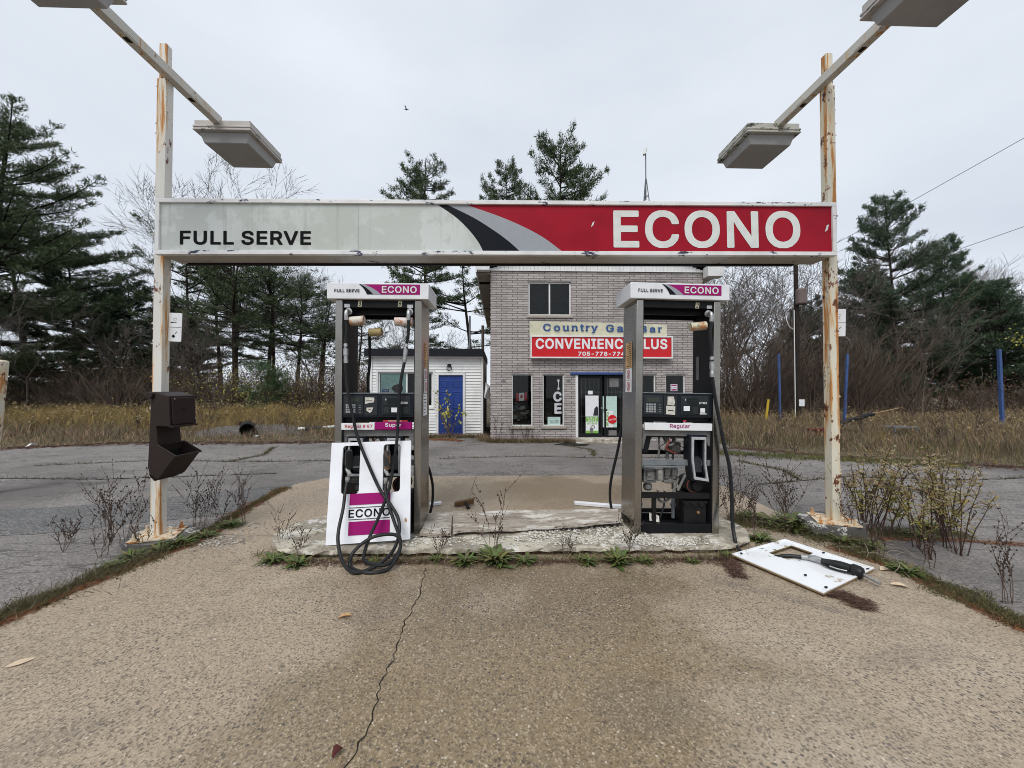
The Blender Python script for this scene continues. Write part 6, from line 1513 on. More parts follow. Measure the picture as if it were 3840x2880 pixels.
mb = MB(); mb.box(-.05, .05, -.02, .02, 0, 1.15); o = mb.build('marker_post', M['yellow_paint'], bevel=.004); o.location = (12.56, 18, 0); o.rotation_euler = (0, R(8), 0); tag(o, 'leaning yellow marker post in the grass beside a blue post', 'post')
bb = thing('padded_pole', 'fallen pole with black padding propped in the grass by the leaning blue post', 'pole', (14.1, 15.6, .2)); mb = MB(); mb.cyl((13.6, 15.6, .08), (15.45, 15.6, .60), .085, 10); mb.build('padding', M['rubber'], bb); mb = MB(); mb.cyl((15.45, 15.6, .60), (16.6, 15.6, .84), .022, 6); mb.build('bare_end', M['panel_edge'], bb)
mb = MB(); mb.box(10.75, 11.3, 12.9, 13.3, .0, .24); mb.box(10.7, 11.35, 12.88, 12.92, .2, .27); tag(mb.build('metal_crate', plain('dark_red_paint', (.12, .02, .02), .7), bevel=.01), 'dark red metal crate half hidden in grass behind the orange rusted post', 'crate')
mb = MB(); mb.box(12.95, 13.75, 12.35, 12.39, .32, .37); mb.box(12.95, 13.0, 12.35, 12.39, 0, .32); mb.box(13.7, 13.75, 12.35, 12.39, 0, .32); mb.box(12.95, 13.75, 12.7, 12.74, .32, .37); tag(mb.build('low_frame', M['cast']), 'low pale metal frame sunk in the right field', 'frame')
cv = thing('culvert_pipe', 'black culvert pipe with a dark open mouth in the gravel mound', 'pipe', (-8.72, 13.7, .2)); mb = MB(); n = 20
for k in range(n):
    a, b = 2 * math.pi * k / n, 2 * math.pi * (k + 1) / n
    for r0, r1, y0, y1 in ((.23, .23, 0, 1.5), (.20, .20, 0, 1.5), (.20, .23, 0, 0)):
        P_ = lambda r_, q, y_: (-8.72 + .844 * r_ * math.cos(q) - .537 * y_, 13.6 + .537 * r_ * math.cos(q) + .844 * y_, .2 + r_ * math.sin(q))
        mb.add([P_(r0, a, y0), P_(r0, b, y0), P_(r1, b, y1), P_(r1, a, y1)], [(0, 1, 2, 3)])
mb.box(-9.75, -9.3, 14.75, 14.8, 0.02, .4); mb.build('pipe', M['rubber'], cv)
mb = MB(); N = 22; vs = []; fs_ = []; rr = random.Random(3)
for j in range(N + 1):
    for i in range(N + 1):
        x = -11.6 + 5.0 * i / N; y = 13.75 + 2.6 * j / N
        q = max(0, 1 - ((x + 9.1) / 2.3) ** 2) * max(0, 1 - ((y - 14.9) / 1.15) ** 2)
        vs.append((x, y, -.06 + .34 * q ** .7 + rr.uniform(-.02, .02)))
for j in range(N):
    for i in range(N): fs_.append((j * (N + 1) + i, j * (N + 1) + i + 1, (j + 1) * (N + 1) + i + 1, (j + 1) * (N + 1) + i))
mb.add(vs, fs_); gm = Mat('mound_gravel', (.10, .088, .08), .95); gm.nl((.155, .138, .125), 8, .45, .6); gm.nl((.06, .05, .045), 14, .5, .7); gm.bump(gm.noise(14, 5), .9, .05)
tag(mb.build('gravel_mound', gm.m), kind='structure')
sp_ = thing('striped_pole', 'white and black pole lying in the grass left of the pumps', 'pole', (-7, 14.9, .1)); mb = MB(); a, b = Vector((-7.45, 14.5, .14)), Vector((-6.2, 14.7, .20)); mb.cyl(a, a.lerp(b, .2), .06, 8); mb.cyl(a.lerp(b, .65), b, .055, 8); mb.build('white_section', M['trim'], sp_); mb = MB(); mb.cyl(a.lerp(b, .2), a.lerp(b, .65), .075, 8); mb.build('black_section', M['rubber'], sp_)
mb = MB(); mb.tube([(-7.72, 6.05, 0.0), (-7.50, 6.0, 1.985)], .10, 14); mb.lathe([(0, .10), (.02, .09), (.03, .04)], (-7.50, 6.0, 1.985), (.1, 0, 1), 14); tag(mb.build('bollard', M['post_paint_b']), 'leaning rusty white bollard cut by the left edge of the photo', 'bollard')
for lab, x, y in (('crumpled white litter at the left edge of the asphalt', -12.9, 11.05), ('pale chunk of litter before the culvert mouth', -7.95, 12.9)):
    mb = MB(); rr = random.Random(int(x * 10)); pts = [(x + rr.uniform(-.12, .12), y + rr.uniform(-.1, .1), rr.uniform(.0, .12)) for _ in range(7)]
    mb.add(pts, [(0, 1, 2), (2, 3, 4), (4, 5, 6), (0, 2, 5), (1, 3, 6)]); tag(mb.build('litter', M['paper_white'], smooth=False), lab, 'litter')
bd = thing('bird', 'small bird flying in the grey sky above the long sign', 'bird', (-9.84, 40, 30.8)); mb = MB()
mb.tube([(-10.0, 40, 30.78), (-9.92, 40, 30.82), (-9.8, 40, 30.82), (-9.66, 40, 30.80), (-9.56, 40, 30.79)], [.01, .05, .055, .035, .012], 8); mb.build('body', M['dark_machine'], bd)
for s in (-1, 1):
    mb = MB(); mb.add([(-9.86, 40, 30.84), (-9.76, 40, 30.84), (-9.86 - .05, 40 + s * .22, 31.0), (-9.92, 40 + s * .46, 30.97), (-9.80, 40 + s * .2, 30.97)], [(0, 1, 4), (0, 4, 2), (2, 4, 3)]); mb.build('wing', M['dark_machine'], bd)

# ------------------------------------------------------------------ trees
M['olive_leaf'] = Mat('olive_leaf', (.06, .06, .025), .9).island([(.050, .055, .024), (.085, .080, .034), (.040, .050, .024), (.115, .095, .040)]).m
M['plume_far'] = Mat('far_plume', (.2, .16, .08), .9).island([(.24, .17, .09), (.16, .11, .05), (.33, .26, .15), (.20, .16, .06)]).m
M['hanging_leaf'] = Mat('dead_hanging_leaf', (.1, .06, .03), .9).island([(.10, .060, .036), (.15, .088, .048), (.065, .044, .028), (.12, .10, .04)]).m
def blades(P, D, L_, W_, rs):
    """Narrow triangles at P pointing along D."""
    n = len(P)
    side = np.cross(D, rs.normal(size=(n, 3))); side /= np.linalg.norm(side, axis=1)[:, None] + 1e-9
    V = np.empty((n * 3, 3)); w = (W_ / 2)[:, None] * side
    V[0::3] = P - w; V[1::3] = P + w; V[2::3] = P + D * L_[:, None]
    F = np.arange(n * 3).reshape(n, 3)
    return V, F

def unit(v): return v / (np.linalg.norm(v, axis=-1, keepdims=True) + 1e-9)

def pine_parts(H, Rc, start, seed, density=1.0, lean=0.0, gap=0.25, blade=(.20, .036), droop=0.0, tr=.17, rnd_gap=.0, nb=13, loose=.66, pexp=2.2, lv=(.55, 1.18)):
    rr = random.Random(seed); rs = np.random.default_rng(seed)
    mb = MB(); tp = []
    a1, a2 = rr.uniform(0, 6), rr.uniform(0, 6)
    for k in range(15):
        t = k / 14; tp.append(Vector((lean * t * H * .1 + .18 * math.sin(a1 + 4 * t), .15 * math.sin(a2 + 5 * t), H * t)))
    mb.tube(tp, [tr * (1 - .93 * k / 14) + .012 for k in range(15)], 8)
    def at(z):
        t = min(.9999, z / H) * 14; i = int(t); return tp[i].lerp(tp[i + 1], t - i)
    TP = []; TD = []
    z = H * start
    while z < H * .985:
        t = (z / H - start) / (1 - start)
        prof = (.62 + 1.3 * t) if t < .28 else (1 - ((t - .28) / .72) ** pexp) * .88 + .12
        if rnd_gap and rr.random() < rnd_gap: z += rr.uniform(.5, 1.1); continue
        for _ in range(rr.choice((3, 4, 4, 5))):
            if rr.random() < gap * (1 - t): continue
            az = rr.uniform(0, 2 * math.pi); L_ = Rc * prof * rr.uniform(*lv)
            el = .02 + .55 * t ** 1.5 - droop * (1 - t) + rr.uniform(-.12, .12)
            o = Vector((math.cos(az), math.sin(az), 0)); b0 = at(z + rr.uniform(-.2, .2)); pts = []
            m = 6; bend = rr.uniform(-.25, .25); sd = Vector((-o.y, o.x, 0))
            for k in range(m + 1):
                s = k / m; pts.append(b0 + o * (L_ * s) + sd * (bend * L_ * s * s * .5) + Vector((0, 0, L_ * (el * s + .20 * s * s * s))))
            r0 = .012 + .013 * L_
            mb.tube(pts, [r0 * (1 - .85 * k / m) + .004 for k in range(m + 1)], 4, cap=False)
            ns = max(3, int(L_ * 3.6 * density))
            for k in range(ns):
                s = .28 + .72 * (k + rr.random()) / ns
                i = min(m - 1, int(s * m)); p = pts[i].lerp(pts[i + 1], s * m - i)
                dirn = (pts[i + 1] - pts[i]).normalized()
                sgn = 1 if k % 2 else -1
                d = (dirn * rr.uniform(.5, 1.0) + sd * sgn * rr.uniform(.4, 1.0) + Vector((0, 0, rr.uniform(-.12, .4)))).normalized()
                sl = (.22 + .34 * L_ * (1.08 - s)) * rr.uniform(.6, 1.2); sl = min(sl, 1.3)
                if sl > .5: mb.tube([p, p + d * sl * .9], [.010, .004], 3, cap=False)
                nt = max(2, int(sl / .14))
                for q in range(nt):
                    u = (q + 1) / nt
                    TP.append(p + d * (sl * u) + Vector((rr.uniform(-.06, .06), rr.uniform(-.06, .06), rr.uniform(-.03, .09)))); TD.append(d * .7 + Vector((0, 0, .45)))
            for q in range(3): TP.append(pts[-1]); TD.append((pts[-1] - pts[-2]).normalized() + Vector((0, 0, .4)))
        z += rr.uniform(.38, .72) * (1.0 - .35 * t)
    for k in range(10): TP.append(at(H * (.9 + .1 * k / 10))); TD.append(Vector((0, 0, 1)))
    P = np.array([tuple(p) for p in TP]); Dm = np.array([tuple(d) for d in TD])
    P = np.repeat(P, nb, 0); Dm = np.repeat(Dm, nb, 0)
    Dv = unit(unit(Dm) * .75 + rs.normal(size=P.shape) * loose)
    P = P + rs.normal(size=P.shape) * .085
    V, F = blades(P, Dv, blade[0] * rs.uniform(.6, 1.2, len(P)), blade[1] * rs.uniform(.7, 1.3, len(P)), rs)
    return mb, V, F

def make_pine(name, label, group, mat, barkm, **kw):
    mb, V, F = pine_parts(**kw)
    t = thing(name, label, 'tree', group=group)
    mb.build('trunk', barkm, t)
    raw_mesh('crown', V, F, mat, t)
    return t

def bare_parts(H, seed, spread=.55, tr=.14, levels=6, stems=1, up=.25, twig=.011, first=.30):
    rr = random.Random(seed); mb = MB(); tw = MB(); cnt = [0]
    def grow(p, d, L_, r, lv):
        cnt[0] += 1
        if cnt[0] > 5200: return
        n = 4 if lv > 3 else 3; pts = [p]; q = p.copy(); dd = d.copy()
        for k in range(n):
            dd = (dd + Vector((rr.gauss(0, .10), rr.gauss(0, .10), rr.gauss(0, .06) + up * .12))).normalized()
            q = q + dd * (L_ / n); pts.append(q.copy())
        r1 = max(twig * .55, r * .60)
        (mb if lv >= levels - 2 else tw).tube(pts, [r + (r1 - r) * k / n for k in range(n + 1)], 6 if lv >= levels - 1 else (4 if lv > 2 else 3), cap=False)
        if lv <= 0: return
        kids = 2 if rr.random() < .55 else 3
        for k in range(kids):
            ax = dd.cross(Vector((rr.gauss(0, 1), rr.gauss(0, 1), rr.gauss(0, 1)))).normalized()
            nd = (dd + ax * math.tan(spread * rr.uniform(.5, 1.2))).normalized()
            grow(pts[-1], nd, L_ * rr.uniform(.62, .86), max(twig, r1 * rr.uniform(.72, .95)), lv - 1)
        for k in range(1, n):
            if rr.random() < (.75 if lv < levels else .3):
                ax = dd.cross(Vector((rr.gauss(0, 1), rr.gauss(0, 1), rr.gauss(0, 1)))).normalized()
                nd = (dd * .8 + ax * rr.uniform(.5, .9)).normalized()
                grow(pts[k], nd, L_ * rr.uniform(.45, .7), max(twig, r1 * .5), max(0, lv - 2))
    for s in range(stems):
        d = Vector((rr.gauss(0, .05 + .16 * (stems > 1)), rr.gauss(0, .05 + .16 * (stems > 1)), 1)).normalized()
        grow(Vector((rr.uniform(-.3, .3) * (stems > 1), rr.uniform(-.3, .3) * (stems > 1), 0)), d, H * first, tr * rr.uniform(.8, 1.1), levels)
    zmax = max(v[2] for v in tw.v + mb.v); k = H / zmax
    for m_ in (mb, tw): m_.v = [(x * k, y * k, z * k) for x, y, z in m_.v]
    return mb, tw

def make_bare(name, label, group, **kw):
    mb, tw = bare_parts(**kw); t = thing(name, label, 'tree', group=group)
    mb.build('trunk', M['bark'], t); tw.build('crown', M['twig'], t, smooth=False)
    return t

def place(o, x, y, rz=0.0, s=1.0, z=0.0, label=None, group=None, first=True, sx=1.0):
    c = o if first else copy_tree(o)
    c.location = (x, y, z); c.rotation_euler = (0, 0, rz); c.scale = (s * sx, s * sx, s)
    if label: c['label'] = label
    if group: c['group'] = group
    return c

GP = 'pines round the lot'
big = make_pine('pine_tree', 'x', GP, M['needles'], M['bark_dark'], H=19.3, Rc=6.7, start=.14, seed=12, gap=.10, density=1.15, blade=(.25, .05), tr=.28, rnd_gap=.12)
thin_a = make_pine('pine_tree', 'x', GP, M['needles'], M['bark_dark'], H=15, Rc=3.8, start=.36, seed=21, gap=.45, density=.85, blade=(.22, .045), rnd_gap=.3, nb=11)
thin_b = make_pine('pine_tree', 'x', GP, M['needles'], M['bark_dark'], H=14, Rc=4.4, start=.34, seed=33, gap=.46, lean=.5, density=.85, blade=(.22, .045), rnd_gap=.3, nb=11)
open_c = make_pine('pine_tree', 'x', GP, M['needles'], M['bark_dark'], H=20, Rc=3.7, start=.34, seed=47, gap=.26, blade=(.26, .055), density=.98, tr=.2, rnd_gap=.10, nb=12)
open_d = make_pine('pine_tree', 'x', GP, M['needles'], M['bark_dark'], H=20, Rc=3.1, start=.30, seed=58, gap=.30, blade=(.25, .05), density=.9, tr=.18, rnd_gap=.1)
dense_e = make_pine('spruce_tree', 'x', GP, M['needles_dark'], M['bark_dark'], H=15.5, Rc=5.2, start=.08, seed=66, gap=.04, droop=.10, density=1.2, blade=(.25, .05), rnd_gap=.03, pexp=1.0, lv=(.72, 1.1))
used = set()
def tree(o, x, y, rz, s, label, sx=1.0, group=None):
    f = o.name not in used; used.add(o.name)
    return place(o, x, y, rz, s, 0, label, group, f, sx)
tree(big, -32.6, 26, .4, 1.0, 'huge spreading dark pine at the left edge, tallest tree of the left wood')
tree(dense_e, -34.5, 32, 1.1, .86, 'dark evergreen filling in behind the huge pine at left', 1.25)
tree(dense_e, -29.0, 31, 2.3, .66, 'dark evergreen on the right flank of the huge pine at left', 1.3)
tree(thin_b, -39.5, 33, 3.0, 1.2, 'ragged pine behind the huge pine, cut by the left edge', 1.3)
tree(dense_e, -29.6, 35.5, 4.1, .62, 'dark bushy evergreen left of the post with the towel box', 1.15)
tree(thin_a, -24.6, 31, .3, .96, 'pine beside the post with the towel box, seen under the grey end of the sign', 1.15)
tree(thin_b, -23.0, 34, 1.7, 1.12, 'pine with forked leaning trunk under the words on the long sign', 1.1)
tree(thin_a, -19.6, 29, 2.6, .90, 'slim pine nearest the lot in the left wood under the sign', 1.2)
tree(thin_b, -19.8, 34.5, 4.4, 1.02, 'pine with broad flat boughs in the middle of the left wood', 1.1)
tree(thin_a, -16.4, 32, 5.3, .74, 'shorter pine with bushy top left of the two hose pump', 1.3)
tree(thin_b, -14.1, 30.5, .9, .62, 'lowest leaning pine just left of the two hose pump', 1.25)
tree(open_c, -5.75, 30, .6, .985, 'pine with round isolated top above the black stripe of the sign', .95)
tree(open_d, .35, 30.5, 1.4, .985, 'thin open pine, middle one of three tops above the red part of the sign', .95)
tree(open_c, 4.25, 28, 3.6, 1.025, 'tallest open pine behind the brick store, highest top above the red sign face', .95)
tree(thin_b, -2.6, 33, 2.2, .95, 'pine with heavy boughs filling the gap between shed and brick store', 1.35)
tree(thin_a, -7.6, 36, 4.9, .70, 'short pine seen through the frame of the two hose pump', 1.2)
tree(dense_e, 29.2, 28, .2, 1.03, 'tall shaggy spruce right of the orange rusted post, highest on the right side', .90)
tree(dense_e, 36.9, 31, 3.6, .90, 'pointed spruce, second of the right hand wood from the rusted post', .85)
tree(dense_e, 33.2, 34, 3.3, .80, 'dark spruce tucked between the two tall spruces at right', 1.1)
tree(dense_e, 38.5, 28.5, 5.0, .64, 'low wide spruce with sweeping boughs near the right edge', 1.35)
tree(dense_e, 32.6, 33, 2.2, .70, 'dark spruce close against the right flank of the tallest spruce', 1.15)
tree(dense_e, 40.5, 32, 5.6, .72, 'dark spruce behind the low wide one near the right edge', 1.2)
tree(dense_e, 43.5, 33, 2.7, .70, 'dark spruce half cut by the right edge of the photo', 1.2)
tree(dense_e, 26.3, 32, 4.0, .60, 'dark spruce half hidden by the orange rusted post', 1.2)
tree(dense_e, -39.0, 40, 0.9, .62, 'far dark evergreen deep in the wood at the left edge', 1.5)
tree(dense_e, -33.0, 41, 2.9, .58, 'far dark evergreen between the huge pine and the towel box post', 1.5)
tree(thin_a, -22.2, 38, 3.4, .84, 'back row pine under the middle of the words on the sign', 1.5)
tree(thin_b, -17.8, 39, 1.0, .80, 'back row pine low between the bushy top and the two hose pump', 1.5)
tree(thin_a, -27.2, 38, 2.0, .90, 'back row pine hidden partly by the towel box post', 1.4)
tree(thin_a, -13.0, 36, 4.0, .60, 'small back row pine half behind the canopy of the two hose pump', 1.5)
tree(thin_b, -25.8, 38.5, 5.4, .86, 'back row pine right behind the towel box post', 1.35)
tree(dense_e, 31.0, 39, 1.4, .62, 'far dark spruce between the trunks of the right wood', 1.5)
tree(dense_e, 40.0, 40, 4.4, .60, 'far dark spruce behind the low wide one at right', 1.5)
tree(thin_a, 22.0, 37, 1.2, .72, 'distant pine showing through the bare trees at right', 1.2)
tree(thin_b, 16.5, 39, 2.0, .62, 'far pine low behind the bare trees beside the brick store', 1.3)

GB = 'bare trees round the lot'
ba = make_bare('bare_tree', 'x', GB, H=22, seed=4, spread=.50, tr=.2, levels=7, first=.30, twig=.013)
bb_ = make_bare('bare_tree', 'x', GB, H=12, seed=9, spread=.55, tr=.12, levels=6, first=.27)
bc = make_bare('bare_tree', 'x', GB, H=11, seed=15, spread=.60, tr=.10, levels=5, stems=4, first=.30)
tree(ba, -25.8, 34, .4, 1.10, 'tall bare tree whose fine fan of twigs rises over the grey end of the sign')
tree(ba, -18.0, 38, 2.2, .68, 'bare tree with fine twigs left of the two hose pump canopy')
tree(ba, -15.2, 36, 3.9, .58, 'slim bare tree directly behind the two hose pump canopy')
tree(bb_, -30.8, 25, 1.0, .60, 'thin grey bare sapling in front of the dark pines at left')
tree(bb_, -28.4, 24, 2.7, .66, 'bare sapling midway between the left edge and the towel box post')
tree(bb_, -26.0, 25.5, 4.3, .52, 'small bare tree close left of the towel box post')
tree(bc, -21.5, 27, 0.5, .72, 'pale trunked bare tree right of the towel box')
tree(bc, 15.1, 24.5, .2, .98, 'many stemmed bare tree beside the right corner of the brick store')
tree(bb_, 17.4, 26, 1.3, 1.02, 'gnarled bare tree left of the utility pole')
tree(bc, 18.6, 29, 2.4, 1.14, 'bare tree right behind the utility pole')
tree(bb_, 20.6, 25.5, 3.8, .92, 'bare tree between the utility pole and the orange rusted post')
tree(bc, 22.6, 31, 5.1, 1.05, 'bare tree just left of the orange rusted post, behind the thicket')
tree(bb_, 24.6, 24, .7, .62, 'broken bare trunk close to the orange rusted post')
tree(bb_, 28.0, 24, 2.0, .60, 'pale bare tree standing before the tallest spruce at right')
tree(bc, 46.8, 35, 2.2, 1.28, 'many stemmed pale bare tree at the right edge of the photo')
tree(ba, 47.5, 36, 1.2, .70, 'pale bare tree against the sky at the right edge')
tree(bc, -8.5, 33, 1.5, .80, 'bare tree seen through the upper frame of the two hose pump')
tree(bb_, 1.0, 24, 2.5, .58, 'bare tangle rising just left of the brick store roof')

# ------------------------------------------------------------------ brown brush along the edge of the woods
def thicket(name, label, spots, seed, mat, hmin, hmax, twigs=34):
    rr = random.Random(seed); mb = MB()
    for x, y, k in spots:
        for _ in range(twigs):
            h = rr.uniform(hmin, hmax) * k; az = rr.uniform(0, 6.28); ln = rr.uniform(.15, .75)
            p = Vector((x + rr.gauss(0, .35), y + rr.gauss(0, .35), 0)); d = Vector((math.cos(az) * ln, math.sin(az) * ln, 1)).normalized()
            pts = [p]; q = p
            for j in range(4):
                d = (d + Vector((rr.gauss(0, .13), rr.gauss(0, .13), -.04 * j))).normalized(); q = q + d * (h / 4); pts.append(q)
            mb.tube(pts, [.022, .017, .013, .010, .006], 3, cap=False)
            for j in range(5):
                i = rr.randint(1, 3); b = pts[i].lerp(pts[i + 1], rr.random()); e = (pts[i + 1] - pts[i]).normalized()
                e = (e + Vector((rr.gauss(0, .7), rr.gauss(0, .7), rr.gauss(.1, .4)))).normalized(); l_ = h * rr.uniform(.12, .34)
                m_ = b + e * l_ * .5; e2 = (e + Vector((rr.gauss(0, .25), rr.gauss(0, .25), .15))).normalized()
                mb.tube([b, m_, m_ + e2 * l_ * .5], [.010, .008, .005], 3, cap=False)
    o = mb.build(name, mat, smooth=False); tag(o, label, 'brush', None, 'stuff'); return o
rr = random.Random(77)
sp = [(x + rr.uniform(-.5, .5), 26.5 + rr.uniform(-1.5, 3.5) + .05 * abs(x + 20), rr.uniform(.65, 1.1)) for x in np.arange(-41, -8.5, .62)]
sp += [(x, 29 + rr.uniform(-1, 3), rr.uniform(.7, 1.2)) for x in np.arange(-27, -6, 1.1)]
sp += [(x + rr.uniform(-.5, .5), 31 + rr.uniform(-1, 4), rr.uniform(.9, 1.4)) for x in np.arange(-46, -29, .8)]
thicket('thicket', 'brown leafless thicket along the foot of the left wood', sp, 1, M['brush'], 1.7, 3.9, 30)
sp = [(x + rr.uniform(-.4, .4), 22.5 + rr.uniform(-1.0, 3.0), rr.uniform(.8, 1.25)) for x in np.arange(12.5, 23.8, .40)]
thicket('thicket', 'tall grey brown thicket between brick store and orange rusted post', sp, 2, M['brush'], 2.6, 6.2, 34)
sp = [(x + rr.uniform(-.4, .4), 23.5 + rr.uniform(-1.0, 3.0), rr.uniform(.6, 1.2)) for x in np.arange(24, 46, .75)]
thicket('thicket', 'brown thicket under the spruces at right', sp, 3, M['brush'], 1.0, 2.5, 24)
# fallen leaves still hanging in the brush, as small flecks
def flecks(name, label, mat, N, fx, seed, size=(.05, .10)):
    rs = np.random.default_rng(seed); P = fx(rs, N); D_ = unit(rs.normal(size=(N, 3)) + np.array([0, 0, -.2]))
    L_ = rs.uniform(size[0], size[1], N); V, F = blades(P, D_, L_, L_ * .8, rs)
    o = raw_mesh(name, V, F, mat); tag(o, label, None, None, 'stuff'); return o
flecks('leaf_litter', 'last brown leaves hanging in the left thicket', M['hanging_leaf'], 16000, lambda r, n: np.stack([r.uniform(-42, -7, n), r.uniform(25.5, 31, n), np.abs(r.normal(1.3, 1.1, n)) + .2], 1), 3, (.07, .14))
flecks('yellow_leaves', 'yellow green leaves scattered low in the left thicket', M['yellow_leaf'], 1300, lambda r, n: np.stack([r.normal(-16.5, 2.2, n), r.uniform(24.5, 27, n), np.abs(r.normal(1.2, .8, n)) + .3], 1), 4, (.06, .12))
flecks('leaf_litter', 'last brown leaves hanging in the right thicket', M['hanging_leaf'], 12000, lambda r, n: np.stack([r.uniform(13, 46, n), r.uniform(23, 27, n), np.abs(r.normal(.9, .8, n)) + .2], 1), 5, (.07, .14))
flecks('understory_leaves', 'dull olive leaves of the undergrowth below the left pines', M['olive_leaf'], 15000, lambda r, n: np.stack([r.uniform(-42, -8, n), r.uniform(26, 33, n), np.abs(r.normal(1.6, 1.3, n)) + .2], 1), 13, (.07, .15))
flecks('yellow_leaves', 'a few yellow leaves against the dark spruces at right', M['yellow_leaf'], 60, lambda r, n: np.stack([r.normal(33.6, .5, n), r.uniform(23.5, 24.5, n), r.normal(4.9, .3, n)], 1), 6, (.10, .16))
sap = make_pine('pine_sapling', 'small bright green pine sapling in the brush left of the two hose pump', None, Mat('sapling_needles', (.06, .1, .03), .7).island([(.035, .07, .028), (.07, .115, .04), (.05, .09, .035)]).m, M['bark'], H=3.1, Rc=1.5, start=.08, seed=91, gap=.1, density=2.0, blade=(.16, .035), tr=.05)
sap.location = (-14.6, 24.2, 0)
dk = make_pine('juniper_bush', 'dark green bush at the foot of the spruces near the right edge', None, M['needles_dark'], M['bark'], H=4.0, Rc=1.9, start=.03, seed=95, gap=.0, density=2.2, blade=(.2, .05), tr=.06)
dk.location = (35.6, 22.6, 0)

# ------------------------------------------------------------------ the fields of dead grass and weeds
def lot_far_y(x):
    xs = [-60, -34, -24, -17, -13.3, -10.9, -9, -7.2, -5, -4.6, -.6, -.35, 6.3, 6.4, 7, 7.9, 8.9, 10.6, 12.6, 17, 26, 60]
    ys = [9, 9.2, 9.6, 10.3, 10.75, 11.9, 11.95, 11.75, 12.1, 12.95, 12.95, 11.85, 11.7, 10.4, 9.6, 8.95, 8.5, 7.5, 6.9, 5.6, 3.9, 1.5]
    return np.interp(x, xs, ys)
def grass(name, label, mat, N, xr, yr, hgt, seed, wk=.0011, power=1.6, lean=.28, near=0.0, clump=0.0):
    rs = np.random.default_rng(seed)
    u = rs.uniform(0, 1, N * 3); y = yr[0] + (yr[1] - yr[0]) * u ** power; x = rs.uniform(xr[0], xr[1], N * 3)
    ok = (y > lot_far_y(x) + near + rs.exponential(.12, N * 3)) & ~((x > -4.6) & (x < 6.6) & (y > 11.4) & (y < 23))
    if clump > 0:
        f = np.sin(x * 1.9 + np.sin(y * 1.3) * 2) * np.sin(y * 1.6 + np.sin(x * .9) * 2) + .5 * np.sin(x * 5.1 + y * 3.7)
        ok &= f > clump - rs.exponential(.35, N * 3)
    x, y = x[ok][:N], y[ok][:N]; n = len(x)
    dist = np.hypot(x, y); edge = np.clip((y - lot_far_y(x)) / 3.0, .22, 1)
    big_ = .72 + .38 * np.sin(x * .7 + 1.3 * np.sin(y * .5)) * np.sin(y * .9) + .16 * np.sin(x * 2.3 + y * 1.1)
    h = hgt * rs.uniform(.45, 1.15, n) * edge * big_
    P = np.stack([x, y, np.full(n, -.03)], 1)
    D_ = unit(np.stack([rs.normal(0, lean, n), rs.normal(0, lean, n), np.ones(n)], 1))
    W_ = np.maximum(.008, wk * dist) * rs.uniform(.7, 1.5, n)
    ang = rs.uniform(-1, 1, n); side = np.stack([np.cos(ang), np.sin(ang) * .3, np.zeros(n)], 1) * (W_ / 2)[:, None]
    mid = P + D_ * (h * .55)[:, None]; tip = P + D_ * h[:, None] + np.stack([rs.normal(0, .22, n) * h, rs.normal(0, .15, n) * h, -.12 * h], 1)
    V = np.empty((n * 5, 3)); V[0::5] = P - side; V[1::5] = P + side; V[2::5] = mid + side * .75; V[3::5] = mid - side * .75; V[4::5] = tip
    b = np.arange(n)[:, None] * 5
    F = np.concatenate([b + [0, 1, 2], b + [0, 2, 3], b + [3, 2, 4]], 0)
    o = raw_mesh(name, V, F, mat); tag(o, label, None, None, 'stuff'); return o
grass('dry_grass', 'dead tan and brown grass of the left field', M['dry_grass'], 60000, (-52, -4.5), (9.2, 27), .62, 1, near=.15)
grass('goldenrod_stand', 'yellowish dying goldenrod along the back of the left field', M['gold_grass'], 46000, (-46, -6), (14.5, 26), .95, 2, power=.9, clump=-.15)
grass('brown_weeds', 'grey brown dead weeds of the left field', M['grey_weeds'], 30000, (-48, -5), (9.5, 22), .75, 3, near=.4, clump=.1)
grass('low_grass', 'low green grass along the edge of the left asphalt', M['green_grass'], 14000, (-40, -4.2), (9.2, 13.5), .22, 4, near=-.10, clump=-.2)
grass('dry_grass', 'dead tan and pinkish grass of the right field', M['dry_grass'], 60000, (6.4, 48), (5, 26), .62, 5, near=.5)
grass('brown_weeds', 'grey brown dead weeds of the right field', M['grey_weeds'], 62000, (6.9, 44), (3.5, 20), .60, 6, near=.15, power=1.9)
grass('low_grass', 'low green grass along the edge of the right asphalt', M['green_grass'], 22000, (6.2, 30), (3.8, 13.5), .24, 7, near=-.12, clump=-.1)
grass('goldenrod_stand', 'yellowish weeds among the right field', M['gold_grass'], 6000, (8, 44), (8, 25), .85, 8, clump=.55)
flecks('seed_heads', 'fluffy pale seed heads of the goldenrod in the left field', M['plume_far'], 6500, lambda r, n: np.stack([r.uniform(-40, -6, n), r.uniform(13, 26, n), r.normal(.70, .16, n)], 1), 11, (.04, .09))
flecks('seed_heads', 'fluffy pale seed heads of the right field', M['plume_far'], 6500, lambda r, n: np.stack([r.uniform(9, 42, n), r.uniform(10, 25, n), r.normal(.48, .14, n)], 1), 12, (.03, .08))

